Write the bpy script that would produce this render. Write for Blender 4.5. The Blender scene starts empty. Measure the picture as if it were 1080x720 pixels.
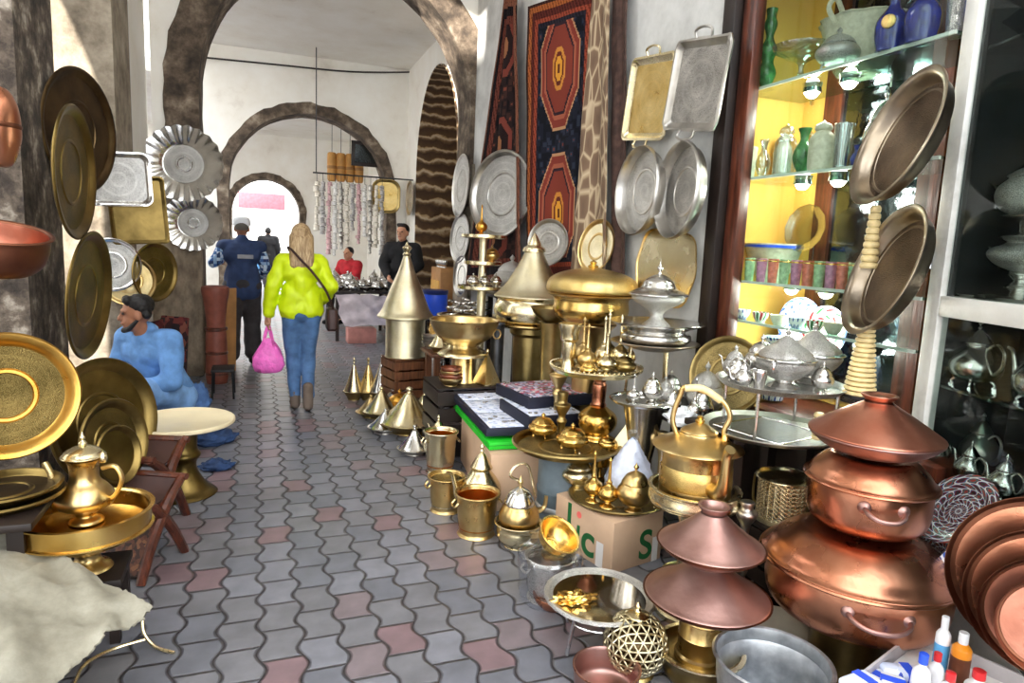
import bpy, bmesh, math, random
from mathutils import Vector as V, Matrix as MX, noise
random.seed(7)
SC = bpy.context.scene
COL = SC.collection
PI = math.pi
R = math.radians
# ------------------------------------------------------------------ camera
FPX = 700.0
yaw, pitch, roll = R(21.2), R(8.2), R(2.5)
CAM = V((0, 0, 1.55))
fw = V((math.sin(yaw)*math.cos(pitch), math.cos(yaw)*math.cos(pitch), -math.sin(pitch)))
r0 = V((math.cos(yaw), -math.sin(yaw), 0)); u0 = r0.cross(fw)
rt = r0*math.cos(roll) + u0*math.sin(roll)
up = u0*math.cos(roll) - r0*math.sin(roll)
cd = bpy.data.cameras.new('camera'); cam = bpy.data.objects.new('camera', cd); COL.objects.link(cam)
cd.sensor_width = 36; cd.lens = 36*FPX/1080; cd.clip_start = .05; cd.clip_end = 200
m = MX((rt, up, -fw)).transposed().to_4x4(); m.translation = CAM
cam.matrix_world = m; SC.camera = cam
def ray(px, py): return fw + rt*((px-540)/FPX) - up*((py-360)/FPX)
def G(px, py, z=0.0):                      # a point of the place at height z
    d = ray(px, py); return CAM + d*((z-CAM.z)/d.z)
def AX(px, py, X): d = ray(px, py); return CAM + d*(X/d.x)
def AY(px, py, Y): d = ray(px, py); return CAM + d*(Y/d.y)
def mpp(p): return (V(p)-CAM).dot(fw)/FPX  # metres per photo pixel at p

# ------------------------------------------------------------------ materials
MATS = {}
def nm(name):
    mt = bpy.data.materials.new(name); mt.use_nodes = True; MATS[name] = mt
    nt = mt.node_tree; return mt, nt, nt.nodes, nt.links, nt.nodes['Principled BSDF']
def lin(c): return tuple(((x/255)/12.92 if x/255 <= .04045 else ((x/255+.055)/1.055)**2.4) for x in c)+(1,)
def ramp(N, stops, const=False):
    r = N.new('ShaderNodeValToRGB'); cr = r.color_ramp
    if const: cr.interpolation = 'CONSTANT'
    while len(cr.elements) < len(stops): cr.elements.new(.5)
    for e, (p, c) in zip(cr.elements, stops): e.position = p; e.color = c if len(c) == 4 else tuple(c)+(1,)
    return r
def metal(name, c1, c2, rough=.3, eng=0, escale=60, nscale=6, met=1.0, bump=.004, ecol=.28, estr=.6):
    mt, nt, N, K, B = nm(name)
    tc = N.new('ShaderNodeTexCoord')
    n = N.new('ShaderNodeTexNoise'); n.inputs['Scale'].default_value = nscale; n.inputs['Detail'].default_value = 5
    K.new(tc.outputs['Object'], n.inputs['Vector'])
    rp = ramp(N, [(.35, lin(c1)), (.68, lin(c2))]); K.new(n.outputs['Fac'], rp.inputs['Fac'])
    col = rp.outputs['Color']
    B.inputs['Metallic'].default_value = met
    rr = N.new('ShaderNodeMapRange'); rr.inputs['To Min'].default_value = rough*.75; rr.inputs['To Max'].default_value = rough*1.35
    K.new(n.outputs['Fac'], rr.inputs['Value']); K.new(rr.outputs['Result'], B.inputs['Roughness'])
    bp = N.new('ShaderNodeBump'); bp.inputs['Distance'].default_value = bump
    if eng:
        v = N.new('ShaderNodeTexVoronoi'); v.inputs['Scale'].default_value = escale*2.4; v.feature = 'DISTANCE_TO_EDGE'
        K.new(tc.outputs['Object'], v.inputs['Vector'])
        xy = N.new('ShaderNodeVectorMath'); xy.operation = 'MULTIPLY'; xy.inputs[1].default_value = (1, 1, .6); K.new(tc.outputs['Object'], xy.inputs[0])
        ln = N.new('ShaderNodeVectorMath'); ln.operation = 'LENGTH'; K.new(xy.outputs[0], ln.inputs[0])
        wv = N.new('ShaderNodeMath'); wv.operation = 'MULTIPLY'; wv.inputs[1].default_value = escale*1.5; K.new(ln.outputs['Value'], wv.inputs[0])
        sn = N.new('ShaderNodeMath'); sn.operation = 'SINE'; K.new(wv.outputs[0], sn.inputs[0])
        bn = N.new('ShaderNodeMapRange'); bn.inputs['To Min'].default_value = .55; bn.inputs['From Min'].default_value = -1.0; bn.inputs['From Max'].default_value = -.5; K.new(sn.outputs[0], bn.inputs['Value'])
        er = ramp(N, [(.0, (0, 0, 0, 1)), (.2, (1, 1, 1, 1))]); K.new(v.outputs['Distance'], er.inputs['Fac'])
        mm_ = N.new('ShaderNodeMath'); mm_.operation = 'MULTIPLY'; K.new(bn.outputs[0], mm_.inputs[1])
        iv = N.new('ShaderNodeMath'); iv.operation = 'SUBTRACT'; iv.inputs[0].default_value = 1; K.new(er.outputs['Color'], iv.inputs[1]); K.new(iv.outputs[0], mm_.inputs[0])
        K.new(mm_.outputs[0], bp.inputs['Height']); bp.invert = True
        mx = N.new('ShaderNodeMixRGB'); mx.blend_type = 'MULTIPLY'; mx.inputs['Color2'].default_value = (ecol,)*3+(1,)
        fm = N.new('ShaderNodeMath'); fm.operation = 'MULTIPLY'; fm.inputs[1].default_value = eng; K.new(mm_.outputs[0], fm.inputs[0]); K.new(fm.outputs[0], mx.inputs['Fac'])
        K.new(col, mx.inputs['Color1']); col = mx.outputs['Color']
        bp.inputs['Strength'].default_value = estr
    else:
        n2 = N.new('ShaderNodeTexNoise'); n2.inputs['Scale'].default_value = 40; K.new(tc.outputs['Object'], n2.inputs['Vector'])
        K.new(n2.outputs['Fac'], bp.inputs['Height']); bp.inputs['Strength'].default_value = .18
    K.new(bp.outputs['Normal'], B.inputs['Normal'])
    K.new(col, B.inputs['Base Color'])
    return mt
def plain(name, c, rough=.6, var=.15, nscale=8, bump=.0, bscale=60, spec=.4, met=0, sub=0):
    mt, nt, N, K, B = nm(name)
    tc = N.new('ShaderNodeTexCoord'); n = N.new('ShaderNodeTexNoise'); n.inputs['Scale'].default_value = nscale; n.inputs['Detail'].default_value = 4
    K.new(tc.outputs['Object'], n.inputs['Vector'])
    l = lin(c); lo = tuple(x*(1-var) for x in l[:3])+(1,); hi = tuple(min(1, x*(1+var)) for x in l[:3])+(1,)
    rp = ramp(N, [(.35, lo), (.65, hi)]); K.new(n.outputs['Fac'], rp.inputs['Fac']); K.new(rp.outputs['Color'], B.inputs['Base Color'])
    B.inputs['Roughness'].default_value = rough; B.inputs['Specular IOR Level'].default_value = spec; B.inputs['Metallic'].default_value = met
    if bump:
        n2 = N.new('ShaderNodeTexNoise'); n2.inputs['Scale'].default_value = bscale; n2.inputs['Detail'].default_value = 6
        K.new(tc.outputs['Object'], n2.inputs['Vector'])
        bp = N.new('ShaderNodeBump'); bp.inputs['Distance'].default_value = bump; K.new(n2.outputs['Fac'], bp.inputs['Height']); K.new(bp.outputs['Normal'], B.inputs['Normal'])
    return mt
def speck(name, stops, scale=4, rough=.85, bump=.02, detail=8, vec='Object', stretch=None):
    mt, nt, N, K, B = nm(name)
    tc = N.new('ShaderNodeTexCoord'); n = N.new('ShaderNodeTexNoise'); n.inputs['Scale'].default_value = scale; n.inputs['Detail'].default_value = detail; n.inputs['Roughness'].default_value = .65
    src = tc.outputs[vec]
    if stretch:
        mp = N.new('ShaderNodeMapping'); mp.inputs['Scale'].default_value = stretch; K.new(src, mp.inputs['Vector']); src = mp.outputs['Vector']
    K.new(src, n.inputs['Vector'])
    rp = ramp(N, [(p, lin(c)) for p, c in stops]); K.new(n.outputs['Fac'], rp.inputs['Fac']); K.new(rp.outputs['Color'], B.inputs['Base Color'])
    B.inputs['Roughness'].default_value = rough
    bp = N.new('ShaderNodeBump'); bp.inputs['Distance'].default_value = bump; K.new(n.outputs['Fac'], bp.inputs['Height']); K.new(bp.outputs['Normal'], B.inputs['Normal'])
    return mt
def glassy(name, tint, gl=.12, refl=(1, 1, 1), rough=.02):
    mt, nt, N, K, B = nm(name)
    N.remove(B); out = N['Material Output']
    t = N.new('ShaderNodeBsdfTransparent'); t.inputs['Color'].default_value = lin(tint)
    g = N.new('ShaderNodeBsdfGlossy'); g.inputs['Roughness'].default_value = rough; g.inputs['Color'].default_value = refl+(1,)
    lw = N.new('ShaderNodeLayerWeight'); lw.inputs['Blend'].default_value = .5; fr = N.new('ShaderNodeMath'); fr.operation = 'POWER'; fr.inputs[1].default_value = 5; K.new(lw.outputs['Facing'], fr.inputs[0])
    ad = N.new('ShaderNodeMath'); ad.operation = 'ADD'; ad.use_clamp = True; ad.inputs[1].default_value = gl; K.new(fr.outputs[0], ad.inputs[0])
    mx = N.new('ShaderNodeMixShader'); K.new(ad.outputs[0], mx.inputs['Fac']); K.new(t.outputs[0], mx.inputs[1]); K.new(g.outputs[0], mx.inputs[2])
    K.new(mx.outputs[0], out.inputs['Surface'])
    return mt
def emit(name, c, s):
    mt, nt, N, K, B = nm(name)
    B.inputs['Base Color'].default_value = lin(c); B.inputs['Emission Color'].default_value = lin(c); B.inputs['Emission Strength'].default_value = s
    return mt

gold = metal('gold_brass', (208, 164, 84), (236, 204, 128), .24, bump=.003)
goldE = metal('engraved_gold_brass', (212, 176, 100), (238, 212, 146), .28, eng=.4, escale=70, estr=.22)
brass = metal('brass', (196, 164, 104), (226, 200, 144), .28)
brassE = metal('engraved_brass', (194, 168, 112), (226, 206, 156), .3, eng=.4, escale=60, estr=.22)
pale = metal('pale_brass', (218, 202, 160), (238, 226, 192), .25)
paleE = metal('engraved_pale_brass', (216, 202, 162), (240, 230, 200), .3, eng=.35, escale=75, estr=.2)
old = metal('aged_brass', (136, 116, 72), (184, 162, 108), .33)
oldE = metal('engraved_aged_brass', (136, 120, 78), (190, 168, 114), .4, eng=.8, escale=45)
oldD = metal('dull_olive_brass', (92, 76, 42), (138, 116, 68), .36)
oldDE = metal('engraved_olive_brass', (96, 82, 46), (146, 124, 74), .38, eng=.5, escale=80, estr=.35)
goldD = metal('deep_gold_brass', (170, 124, 50), (206, 162, 84), .27)
dark = metal('dark_bronze', (66, 52, 36), (108, 88, 60), .4)
silver = metal('silver', (196, 194, 190), (228, 226, 222), .2)
silverE = metal('engraved_silver', (206, 204, 200), (234, 232, 228), .34, eng=.75, escale=65)
pew = metal('pewter', (162, 158, 152), (204, 200, 194), .33)
pewE = metal('engraved_pewter', (172, 168, 162), (214, 210, 204), .4, eng=.8, escale=55)
tarn = metal('tarnished_silver', (120, 108, 94), (186, 172, 152), .3, nscale=4)
copper = metal('copper', (176, 112, 84), (206, 146, 116), .27, nscale=5)
copperR = metal('red_copper', (180, 112, 90), (208, 146, 122), .33, nscale=5)
copperD = metal('brown_copper', (160, 122, 114), (190, 154, 146), .42, nscale=5)
copperX = metal('dark_copper', (92, 56, 42), (134, 86, 64), .4, nscale=5)
zinc = metal('galvanised_zinc', (168, 172, 178), (206, 210, 214), .48, nscale=18)
chrome = metal('chrome', (200, 202, 206), (226, 228, 230), .16)
steel = metal('dark_steel', (60, 60, 62), (96, 96, 98), .42)
amber = metal('amber_reflection_brass', (198, 112, 34), (226, 146, 60), .3)  # amber of the reflections in the pails, put into the metal's colour
orangeb = metal('orange_brass', (206, 150, 60), (230, 180, 90), .28)

plaster = speck('plaster', [(.25, (214, 206, 194)), (.4, (234, 229, 219)), (.6, (240, 237, 230)), (.8, (244, 242, 237))], 1.6, .9, .006, 6)
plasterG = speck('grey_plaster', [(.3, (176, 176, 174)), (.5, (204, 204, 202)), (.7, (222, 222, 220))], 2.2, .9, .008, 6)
stone = speck('dark_stone', [(.28, (40, 34, 28)), (.44, (78, 66, 55)), (.56, (112, 97, 82)), (.72, (168, 154, 136))], 5, .9, .03, 9)
stoneM = speck('mottled_stone', [(.32, (30, 25, 20)), (.45, (62, 52, 44)), (.55, (100, 88, 76)), (.68, (176, 166, 152))], 7, .9, .04, 10)
stoneP = speck('pier_stone', [(.28, (84, 74, 62)), (.45, (128, 116, 100)), (.62, (158, 146, 128)), (.78, (182, 172, 156))], 5, .9, .02, 8)
stoneB = speck('pillar_stone', [(.28, (68, 56, 44)), (.45, (112, 98, 82)), (.6, (148, 132, 112)), (.78, (196, 184, 166))], 5, .9, .025, 9, stretch=(1, 1, .5))
cardboard = plain('cardboard', (196, 164, 136), .8, .08, 5)
cardboardW = plain('white_cardboard', (226, 222, 220), .7, .05, 5)
wood = speck('brown_wood', [(.3, (70, 40, 24)), (.5, (104, 62, 38)), (.7, (136, 88, 56))], 6, .5, .003, 5, stretch=(6, 6, .7))
woodR = speck('red_brown_wood', [(.3, (46, 20, 12)), (.5, (78, 36, 22)), (.7, (108, 54, 34))], 6, .35, .002, 5, stretch=(6, 6, .7))
woodD = plain('dark_wood', (34, 24, 20), .5, .3, 6)
woodL = plain('light_wood', (168, 120, 70), .6, .2, 6)
woodY = plain('yellow_wood', (206, 156, 70), .6, .12, 5)
whitep = speck('white_paint', [(.3, (186, 184, 178)), (.5, (218, 217, 212)), (.7, (228, 228, 224))], 4, .5, .002, 6)
blackp = plain('black_paint', (22, 22, 24), .5, .2)
navy = plain('navy_card', (26, 28, 46), .6, .15)
green = plain('green_card', (30, 190, 40), .55, .1)
greenD = plain('green_print', (24, 92, 46), .6, .1)
redp = plain('red_print', (226, 104, 96), .6, .1)
whitef = plain('white_plastic', (232, 234, 238), .35, .03)
bluep = plain('blue_plastic', (44, 84, 214), .35, .06)
blueL = plain('light_blue_label', (92, 164, 216), .45, .06)
redc = plain('red_plastic', (206, 44, 48), .35, .06)
orange = plain('orange_plastic', (226, 138, 32), .35, .06)
brownl = plain('brown_label', (96, 48, 24), .5, .15, 30)
skin = plain('skin', (192, 140, 110), .55, .08, 20)
skinD = plain('tan_skin', (150, 100, 74), .5, .1, 20)
hairK = plain('black_hair', (22, 18, 17), .6, .3, 40)
hairB = speck('blond_hair', [(.3, (112, 84, 58)), (.5, (168, 138, 98)), (.7, (206, 180, 136))], 10, .5, .006, 5, stretch=(9, 9, .6))
lime = plain('lime_nylon', (204, 224, 10), .5, .06, 12)
denim = plain('denim', (74, 106, 148), .8, .22, 14, .002, 120)
denimL = plain('light_denim', (122, 162, 212), .85, .16, 14, .002, 120)
navyC = plain('navy_cloth', (48, 64, 100), .85, .15, 12)
blackC = plain('black_cloth', (24, 23, 25), .9, .2, 12)
greyC = plain('dark_grey_cloth', (60, 56, 58), .9, .2, 12)
redC = plain('red_cloth', (176, 34, 44), .85, .2, 12)
pinkB = plain('pink_plastic_bag', (240, 110, 196), .3, .12, 14, .01, 30)
leather = plain('brown_leather', (62, 40, 36), .5, .2)
boot = plain('grey_brown_suede', (104, 90, 80), .9, .2)
blueC = plain('blue_cloth', (82, 116, 168), .85, .25, 10, .004, 40)
jeansN = plain('navy_fabric', (40, 62, 100), .85, .35, 12, .004, 40)
sackm = speck('woven_sacking', [(.3, (104, 98, 84)), (.5, (134, 129, 114)), (.7, (164, 160, 146))], 4, .95, .006, 8)
bone = plain('cream_bone', (226, 204, 150), .45, .15, 30)
film = glassy('cling_film', (246, 248, 252), .16, rough=.1)
pane = glassy('pane_glass', (236, 242, 240), .015)
shelfg = glassy('shelf_glass', (196, 222, 214), .08)
clearg = glassy('clear_glass', (224, 230, 230), .22, rough=.08)
cobalt = plain('cobalt_glass', (24, 38, 120), .12, .3, 40, spec=.8)
greeng = plain('green_glaze', (60, 112, 62), .2, .5, 30, spec=.7)
creamg = plain('cream_glaze', (206, 200, 178), .3, .15, 40)
yellowW = plain('ochre_wall', (224, 178, 86), .8, .1, 3)
mirror = metal('mirror_glass', (90, 100, 104), (104, 112, 116), .06)
lampm = emit('lamp_white', (255, 250, 238), 14)
skyblue = plain('blue_bodywork', (96, 150, 200), .4, .1)

def platemat(name, cols, k=10, f=70, g=120):
    mt, nt, N, K, B = nm(name)
    tc = N.new('ShaderNodeTexCoord'); sp = N.new('ShaderNodeSeparateXYZ'); K.new(tc.outputs['Object'], sp.inputs[0])
    def mh(op, a, b=None):
        n = N.new('ShaderNodeMath'); n.operation = op
        for i, x in enumerate((a, b)):
            if x is None: continue
            if isinstance(x, (int, float)): n.inputs[i].default_value = x
            else: K.new(x, n.inputs[i])
        return n.outputs[0]
    X, Y = sp.outputs['X'], sp.outputs['Y']; r = mh('SQRT', mh('ADD', mh('MULTIPLY', X, X), mh('MULTIPLY', Y, Y))); a = mh('ARCTAN2', Y, X)
    v = mh('MULTIPLY', mh('SINE', mh('ADD', mh('MULTIPLY', a, k), mh('MULTIPLY', mh('SINE', mh('MULTIPLY', r, f)), 2.5))), mh('COSINE', mh('MULTIPLY', r, g)))
    v = mh('ADD', mh('MULTIPLY', v, .5), .5); n_ = len(cols); rp = ramp(N, [(i/n_, lin(c)) for i, c in enumerate(cols)], True); K.new(v, rp.inputs['Fac'])
    K.new(rp.outputs['Color'], B.inputs['Base Color']); B.inputs['Roughness'].default_value = .25; B.inputs['Specular IOR Level'].default_value = .6; return mt
def multi(name, cols, scale, rough=.5, feature='F1', spec=.4, rnd=1.0):
    mt, nt, N, K, B = nm(name)
    tc = N.new('ShaderNodeTexCoord'); v = N.new('ShaderNodeTexVoronoi'); v.inputs['Scale'].default_value = scale; v.inputs['Randomness'].default_value = rnd
    K.new(tc.outputs['Object'], v.inputs['Vector'])
    sp = N.new('ShaderNodeSeparateColor'); K.new(v.outputs['Color'], sp.inputs['Color'])
    k = len(cols); rp = ramp(N, [(i/k, lin(c)) for i, c in enumerate(cols)], True); K.new(sp.outputs[0], rp.inputs['Fac'])
    K.new(rp.outputs['Color'], B.inputs['Base Color']); B.inputs['Roughness'].default_value = rough; B.inputs['Specular IOR Level'].default_value = spec
    return mt
jewels = multi('trinkets_on_lilac_felt', [(222, 226, 244), (212, 218, 240), (232, 236, 248), (190, 200, 226), (226, 230, 246), (170, 180, 206), (218, 224, 244)], 42)
jewelC = multi('coloured_trinkets', [(170, 176, 206), (120, 120, 140), (196, 196, 220), (160, 60, 90), (206, 196, 200), (80, 80, 100), (200, 90, 110)], 45)
paintW = platemat('painted_ceramic_blue', [(46, 66, 140), (60, 84, 156), (226, 230, 236), (232, 234, 238), (220, 226, 234), (70, 96, 170)], 12)
paintR = platemat('painted_ceramic_red', [(40, 36, 40), (96, 26, 28), (60, 76, 116), (176, 180, 180), (84, 24, 28), (50, 90, 92), (120, 50, 44)], 9, 90, 150)
floral = platemat('floral_ceramic', [(180, 40, 50), (226, 226, 216), (222, 222, 210), (230, 228, 220), (60, 120, 70)], 6, 50, 80)
terraz = multi('patterned_cloth', [(40, 40, 36), (150, 140, 110), (30, 28, 28), (90, 86, 60), (196, 190, 170), (20, 20, 22)], 60, .9)
confetti = multi('blue_white_packets', [(226, 232, 246), (206, 216, 240), (60, 84, 190), (232, 236, 250), (150, 176, 226)], 18, .4)
plaid = multi('blue_check', [(206, 220, 236), (66, 102, 160), (40, 60, 104), (150, 180, 214)], 28, .85, rnd=0)
rugred = multi('red_kilim', [(74, 24, 26), (44, 18, 22), (96, 40, 36), (30, 18, 22), (110, 62, 50)], 22, .95)
saddle = multi('carved_dark_wood', [(70, 36, 22), (48, 24, 16), (110, 70, 44), (40, 20, 14), (84, 46, 28)], 60, .6)

# ------------------------------------------------------------------ mesh helpers
def cr(pts, k=5):
    out = []; n = len(pts)
    P = [V(p) for p in pts]
    for i in range(n-1):
        a, b, c, d = P[max(i-1, 0)], P[i], P[i+1], P[min(i+2, n-1)]
        for j in range(k):
            t = j/k
            out.append(.5*((2*b)+(c-a)*t+(2*a-5*b+4*c-d)*t*t+(3*b-a-3*c+d)*t**3))
    out.append(P[-1]); return out
def prof(pts, s=1.0, h=None, k=4, smooth=True):
    h = s if h is None else h
    q = [(p[0]*s, p[1]*h, 0) for p in pts]
    if smooth: return [(max(0, v.x), v.y) for v in cr(q, k)]
    return [(p[0], p[1]) for p in q]
def lathe(pr, n=32, bm=None, lobes=0, amp=0, lz=None, M=None):
    bm = bm or bmesh.new(); rings = []
    for (r, z) in pr:
        if r < 1e-5: rings.append([bm.verts.new((0, 0, z))]); continue
        ring = []
        for i in range(n):
            a = 2*PI*i/n; rr = r
            if lobes and (lz is None or lz[0] <= z <= lz[1]): rr = r*(1+amp*math.cos(lobes*a))
            ring.append(bm.verts.new((rr*math.cos(a), rr*math.sin(a), z)))
        rings.append(ring)
    new = [v for r_ in rings for v in r_]
    for a, b in zip(rings, rings[1:]):
        if len(a) == 1 and len(b) == 1: continue
        for i in range(n):
            j = (i+1) % n
            if len(a) == 1: bm.faces.new((a[0], b[i], b[j]))
            elif len(b) == 1: bm.faces.new((a[i], a[j], b[0]))
            else: bm.faces.new((a[i], a[j], b[j], b[i]))
    if M is not None: bmesh.ops.transform(bm, matrix=M, verts=new)
    return bm
def tube(pts, r, n=8, bm=None, smooth=5, closed=False):
    bm = bm or bmesh.new()
    P = cr(pts, smooth) if smooth and len(pts) > 2 else [V(p) for p in pts]
    m_ = len(P); rs = r if isinstance(r, (list, tuple)) else [r]*2
    t0 = (P[1]-P[0]).normalized(); nx = t0.orthogonal().normalized(); rings = []
    for i, p in enumerate(P):
        t = (P[min(i+1, m_-1)]-P[max(i-1, 0)]).normalized()
        nx = (nx - t*nx.dot(t)); nx = nx.normalized() if nx.length > 1e-6 else t.orthogonal().normalized()
        by = t.cross(nx); f = i/(m_-1)*(len(rs)-1); k = min(int(f), len(rs)-2); rr = rs[k]+(rs[k+1]-rs[k])*(f-k)
        rings.append([bm.verts.new(p+nx*rr*math.cos(2*PI*j/n)+by*rr*math.sin(2*PI*j/n)) for j in range(n)])
    for a, b in zip(rings, rings[1:]):
        for j in range(n): bm.faces.new((a[j], a[(j+1) % n], b[(j+1) % n], b[j]))
    if closed:
        pass
    bm.faces.new(rings[0][::-1]); bm.faces.new(rings[-1])
    return bm
def box(sx, sy, sz, loc=(0, 0, 0), bev=0.0, bm=None, M=None, taper=1.0):
    """centred in x and y, from z=0 up"""
    bm = bm or bmesh.new()
    vs = []
    for z, t in ((0, 1), (sz, taper)):
        for x, y in ((-1, -1), (1, -1), (1, 1), (-1, 1)): vs.append(bm.verts.new((x*sx/2*t+loc[0], y*sy/2*t+loc[1], z+loc[2])))
    fs = [bm.faces.new([vs[i] for i in q]) for q in ((3, 2, 1, 0), (4, 5, 6, 7), (0, 1, 5, 4), (1, 2, 6, 5), (2, 3, 7, 6), (3, 0, 4, 7))]
    if bev:
        es = list({e for f in fs for e in f.edges})
        r_ = bmesh.ops.bevel(bm, geom=es, offset=bev, segments=2, affect='EDGES', profile=.5)
        vs = list({v for f in r_['faces'] for v in f.verts} | {v for v in vs if v.is_valid})
    if M is not None: bmesh.ops.transform(bm, matrix=M, verts=[v for v in vs if v.is_valid])
    return bm
def loft(loops, bm=None, cap0=True, cap1=True, closed=True):
    bm = bm or bmesh.new(); rs = [[bm.verts.new(p) for p in l] for l in loops]; n = len(rs[0])
    for a, b in zip(rs, rs[1:]):
        for i in range(n if closed else n-1): bm.faces.new((a[i], a[(i+1) % n], b[(i+1) % n], b[i]))
    if cap0: bm.faces.new(rs[0][::-1])
    if cap1: bm.faces.new(rs[-1])
    return bm
def rrect(w, h, r, z, k=5, wob=0):
    out = []
    for cx, cy, a0 in ((w/2-r, h/2-r, 0), (-w/2+r, h/2-r, 90), (-w/2+r, -h/2+r, 180), (w/2-r, -h/2+r, 270)):
        for i in range(k+1):
            a = R(a0+90*i/k); out.append((cx+r*math.cos(a), cy+r*math.sin(a), z))
    return out
def grid(nx, ny, fn, bm=None, thick=0):
    bm = bm or bmesh.new(); vs = [[bm.verts.new(fn(i/nx, j/ny)) for i in range(nx+1)] for j in range(ny+1)]
    uvl = bm.loops.layers.uv.verify()
    for j in range(ny):
        for i in range(nx):
            f = bm.faces.new((vs[j][i], vs[j][i+1], vs[j+1][i+1], vs[j+1][i]))
            for l, (a, b) in zip(f.loops, ((i, j), (i+1, j), (i+1, j+1), (i, j+1))): l[uvl].uv = (a/nx, b/ny)
    if thick:
        bmesh.ops.recalc_face_normals(bm, faces=bm.faces)
        bmesh.ops.solidify(bm, geom=bm.faces[:], thickness=thick)
    return bm
def obj(name, bm, mat, parent=None, ang=38, recalc=True, loc=None):
    if recalc: bmesh.ops.recalc_face_normals(bm, faces=bm.faces)
    me = bpy.data.meshes.new(name); bm.to_mesh(me); bm.free()
    me.polygons.foreach_set('use_smooth', [True]*len(me.polygons)); me.set_sharp_from_angle(angle=R(ang))
    me.materials.append(mat)
    o = bpy.data.objects.new(name, me); COL.objects.link(o)
    if parent: o.parent = parent
    if loc is not None: o.location = loc
    return o
def tag(o, label, cat, group=None):
    o['label'] = label; o['category'] = cat
    if group: o['group'] = group
    return o
def thing(name, label, cat, loc=(0, 0, 0), rz=0, group=None, rot=None, M=None):
    o = bpy.data.objects.new(name, None); o.empty_display_size = .05; COL.objects.link(o)
    if M is not None: o.matrix_world = M
    else:
        o.location = loc; o.rotation_euler = rot if rot else (0, 0, rz)
    return tag(o, label, cat, group)
def struct(name, bm, mat, **k):
    o = obj(name, bm, mat, **k); o['kind'] = 'structure'; return o
def kids(o): return list(o.children)
def dup(root, loc, rz=None, label=None, group=None, scale=None, rot=None):
    def cp(o, par):
        c = o.copy(); COL.objects.link(c)
        if par: c.parent = par
        for ch in kids(o): cp(ch, c)
        return c
    r_ = cp(root, None); r_.location = loc
    if rot: r_.rotation_euler = rot
    elif rz is not None: r_.rotation_euler = (0, 0, rz)
    if label: r_['label'] = label
    if group: r_['group'] = group
    if scale: r_.scale = (scale,)*3 if not isinstance(scale, tuple) else scale
    return r_
def frameM(loc, x, z, scale=1.0):
    """matrix with local x along x, local z along z (made orthogonal)"""
    z = V(z).normalized(); x = V(x); x = (x - z*x.dot(z)).normalized(); y = z.cross(x)
    mm = MX((x, y, z)).transposed().to_4x4(); mm.translation = V(loc); return mm
ORD = ['leftmost', 'second from left', 'third from left', 'fourth from left', 'fifth from left', 'sixth from left', 'seventh from left', 'eighth from left', 'ninth from left', 'tenth from left', 'eleventh from left', 'twelfth from left', 'thirteenth from left', 'fourteenth from left', 'fifteenth from left']
# ================================================================== SETTING
XR = 2.45
YA, YB, YC = 7.88, 11.7, 18.0
# paving: wavy interlocking blocks in columns along the street
mt, nt, N, K, B = nm('interlocking_paving')
tc = N.new('ShaderNodeTexCoord'); sx = N.new('ShaderNodeSeparateXYZ'); K.new(tc.outputs['Object'], sx.inputs[0])
def mth(op, a, b=None, c=None):
    n = N.new('ShaderNodeMath'); n.operation = op
    for i, x in enumerate((a, b, c)):
        if x is None: continue
        if isinstance(x, (int, float)): n.inputs[i].default_value = x
        else: K.new(x, n.inputs[i])
    return n.outputs[0]
CW, RL = .148, .2
xx, yy = sx.outputs['X'], sx.outputs['Y']
tri = mth('MULTIPLY', mth('SINE', mth('MULTIPLY', yy, 2*PI/RL)), .27)
u_ = mth('ADD', mth('DIVIDE', xx, CW), mth('MULTIPLY', tri, .42))
ci = mth('FLOOR', u_); fu = mth('SUBTRACT', u_, ci)
v_ = mth('ADD', mth('DIVIDE', yy, RL), mth('MULTIPLY', mth('MODULO', mth('ABSOLUTE', ci), 2), .5))
ri = mth('FLOOR', v_); fv = mth('SUBTRACT', v_, ri)
du = mth('MULTIPLY', mth('MINIMUM', fu, mth('SUBTRACT', 1, fu)), CW)
dv = mth('MULTIPLY', mth('MINIMUM', fv, mth('SUBTRACT', 1, fv)), RL)
de = mth('MINIMUM', du, dv)
nz = N.new('ShaderNodeTexNoise'); nz.inputs['Scale'].default_value = 30; K.new(tc.outputs['Object'], nz.inputs['Vector'])
de2 = mth('SUBTRACT', de, mth('MULTIPLY', nz.outputs['Fac'], .003))
jr = ramp(N, [(0, (0, 0, 0)), (.45, (.5,)*3), (1, (1,)*3)]); K.new(mth('DIVIDE', de2, .0095), jr.inputs['Fac'])
cv = N.new('ShaderNodeCombineXYZ'); K.new(ci, cv.inputs[0]); K.new(ri, cv.inputs[1])
wn = N.new('ShaderNodeTexWhiteNoise'); wn.noise_dimensions = '3D'; K.new(cv.outputs[0], wn.inputs['Vector'])
cr_ = ramp(N, [(0, lin((108, 109, 117))), (.3, lin((122, 122, 130))), (.55, lin((114, 113, 118))), (.78, lin((120, 108, 112))), (.9, lin((124, 102, 106)))], True)
K.new(wn.outputs['Value'], cr_.inputs['Fac'])
n2 = N.new('ShaderNodeTexNoise'); n2.inputs['Scale'].default_value = 9; n2.inputs['Detail'].default_value = 8; K.new(tc.outputs['Object'], n2.inputs['Vector'])
m1 = N.new('ShaderNodeMixRGB'); m1.blend_type = 'MULTIPLY'; m1.inputs['Fac'].default_value = .7
g1 = ramp(N, [(.3, (.62,)*3), (.7, (1.1,)*3)]); K.new(n2.outputs['Fac'], g1.inputs['Fac'])
K.new(cr_.outputs['Color'], m1.inputs['Color1']); K.new(g1.outputs['Color'], m1.inputs['Color2'])
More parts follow.
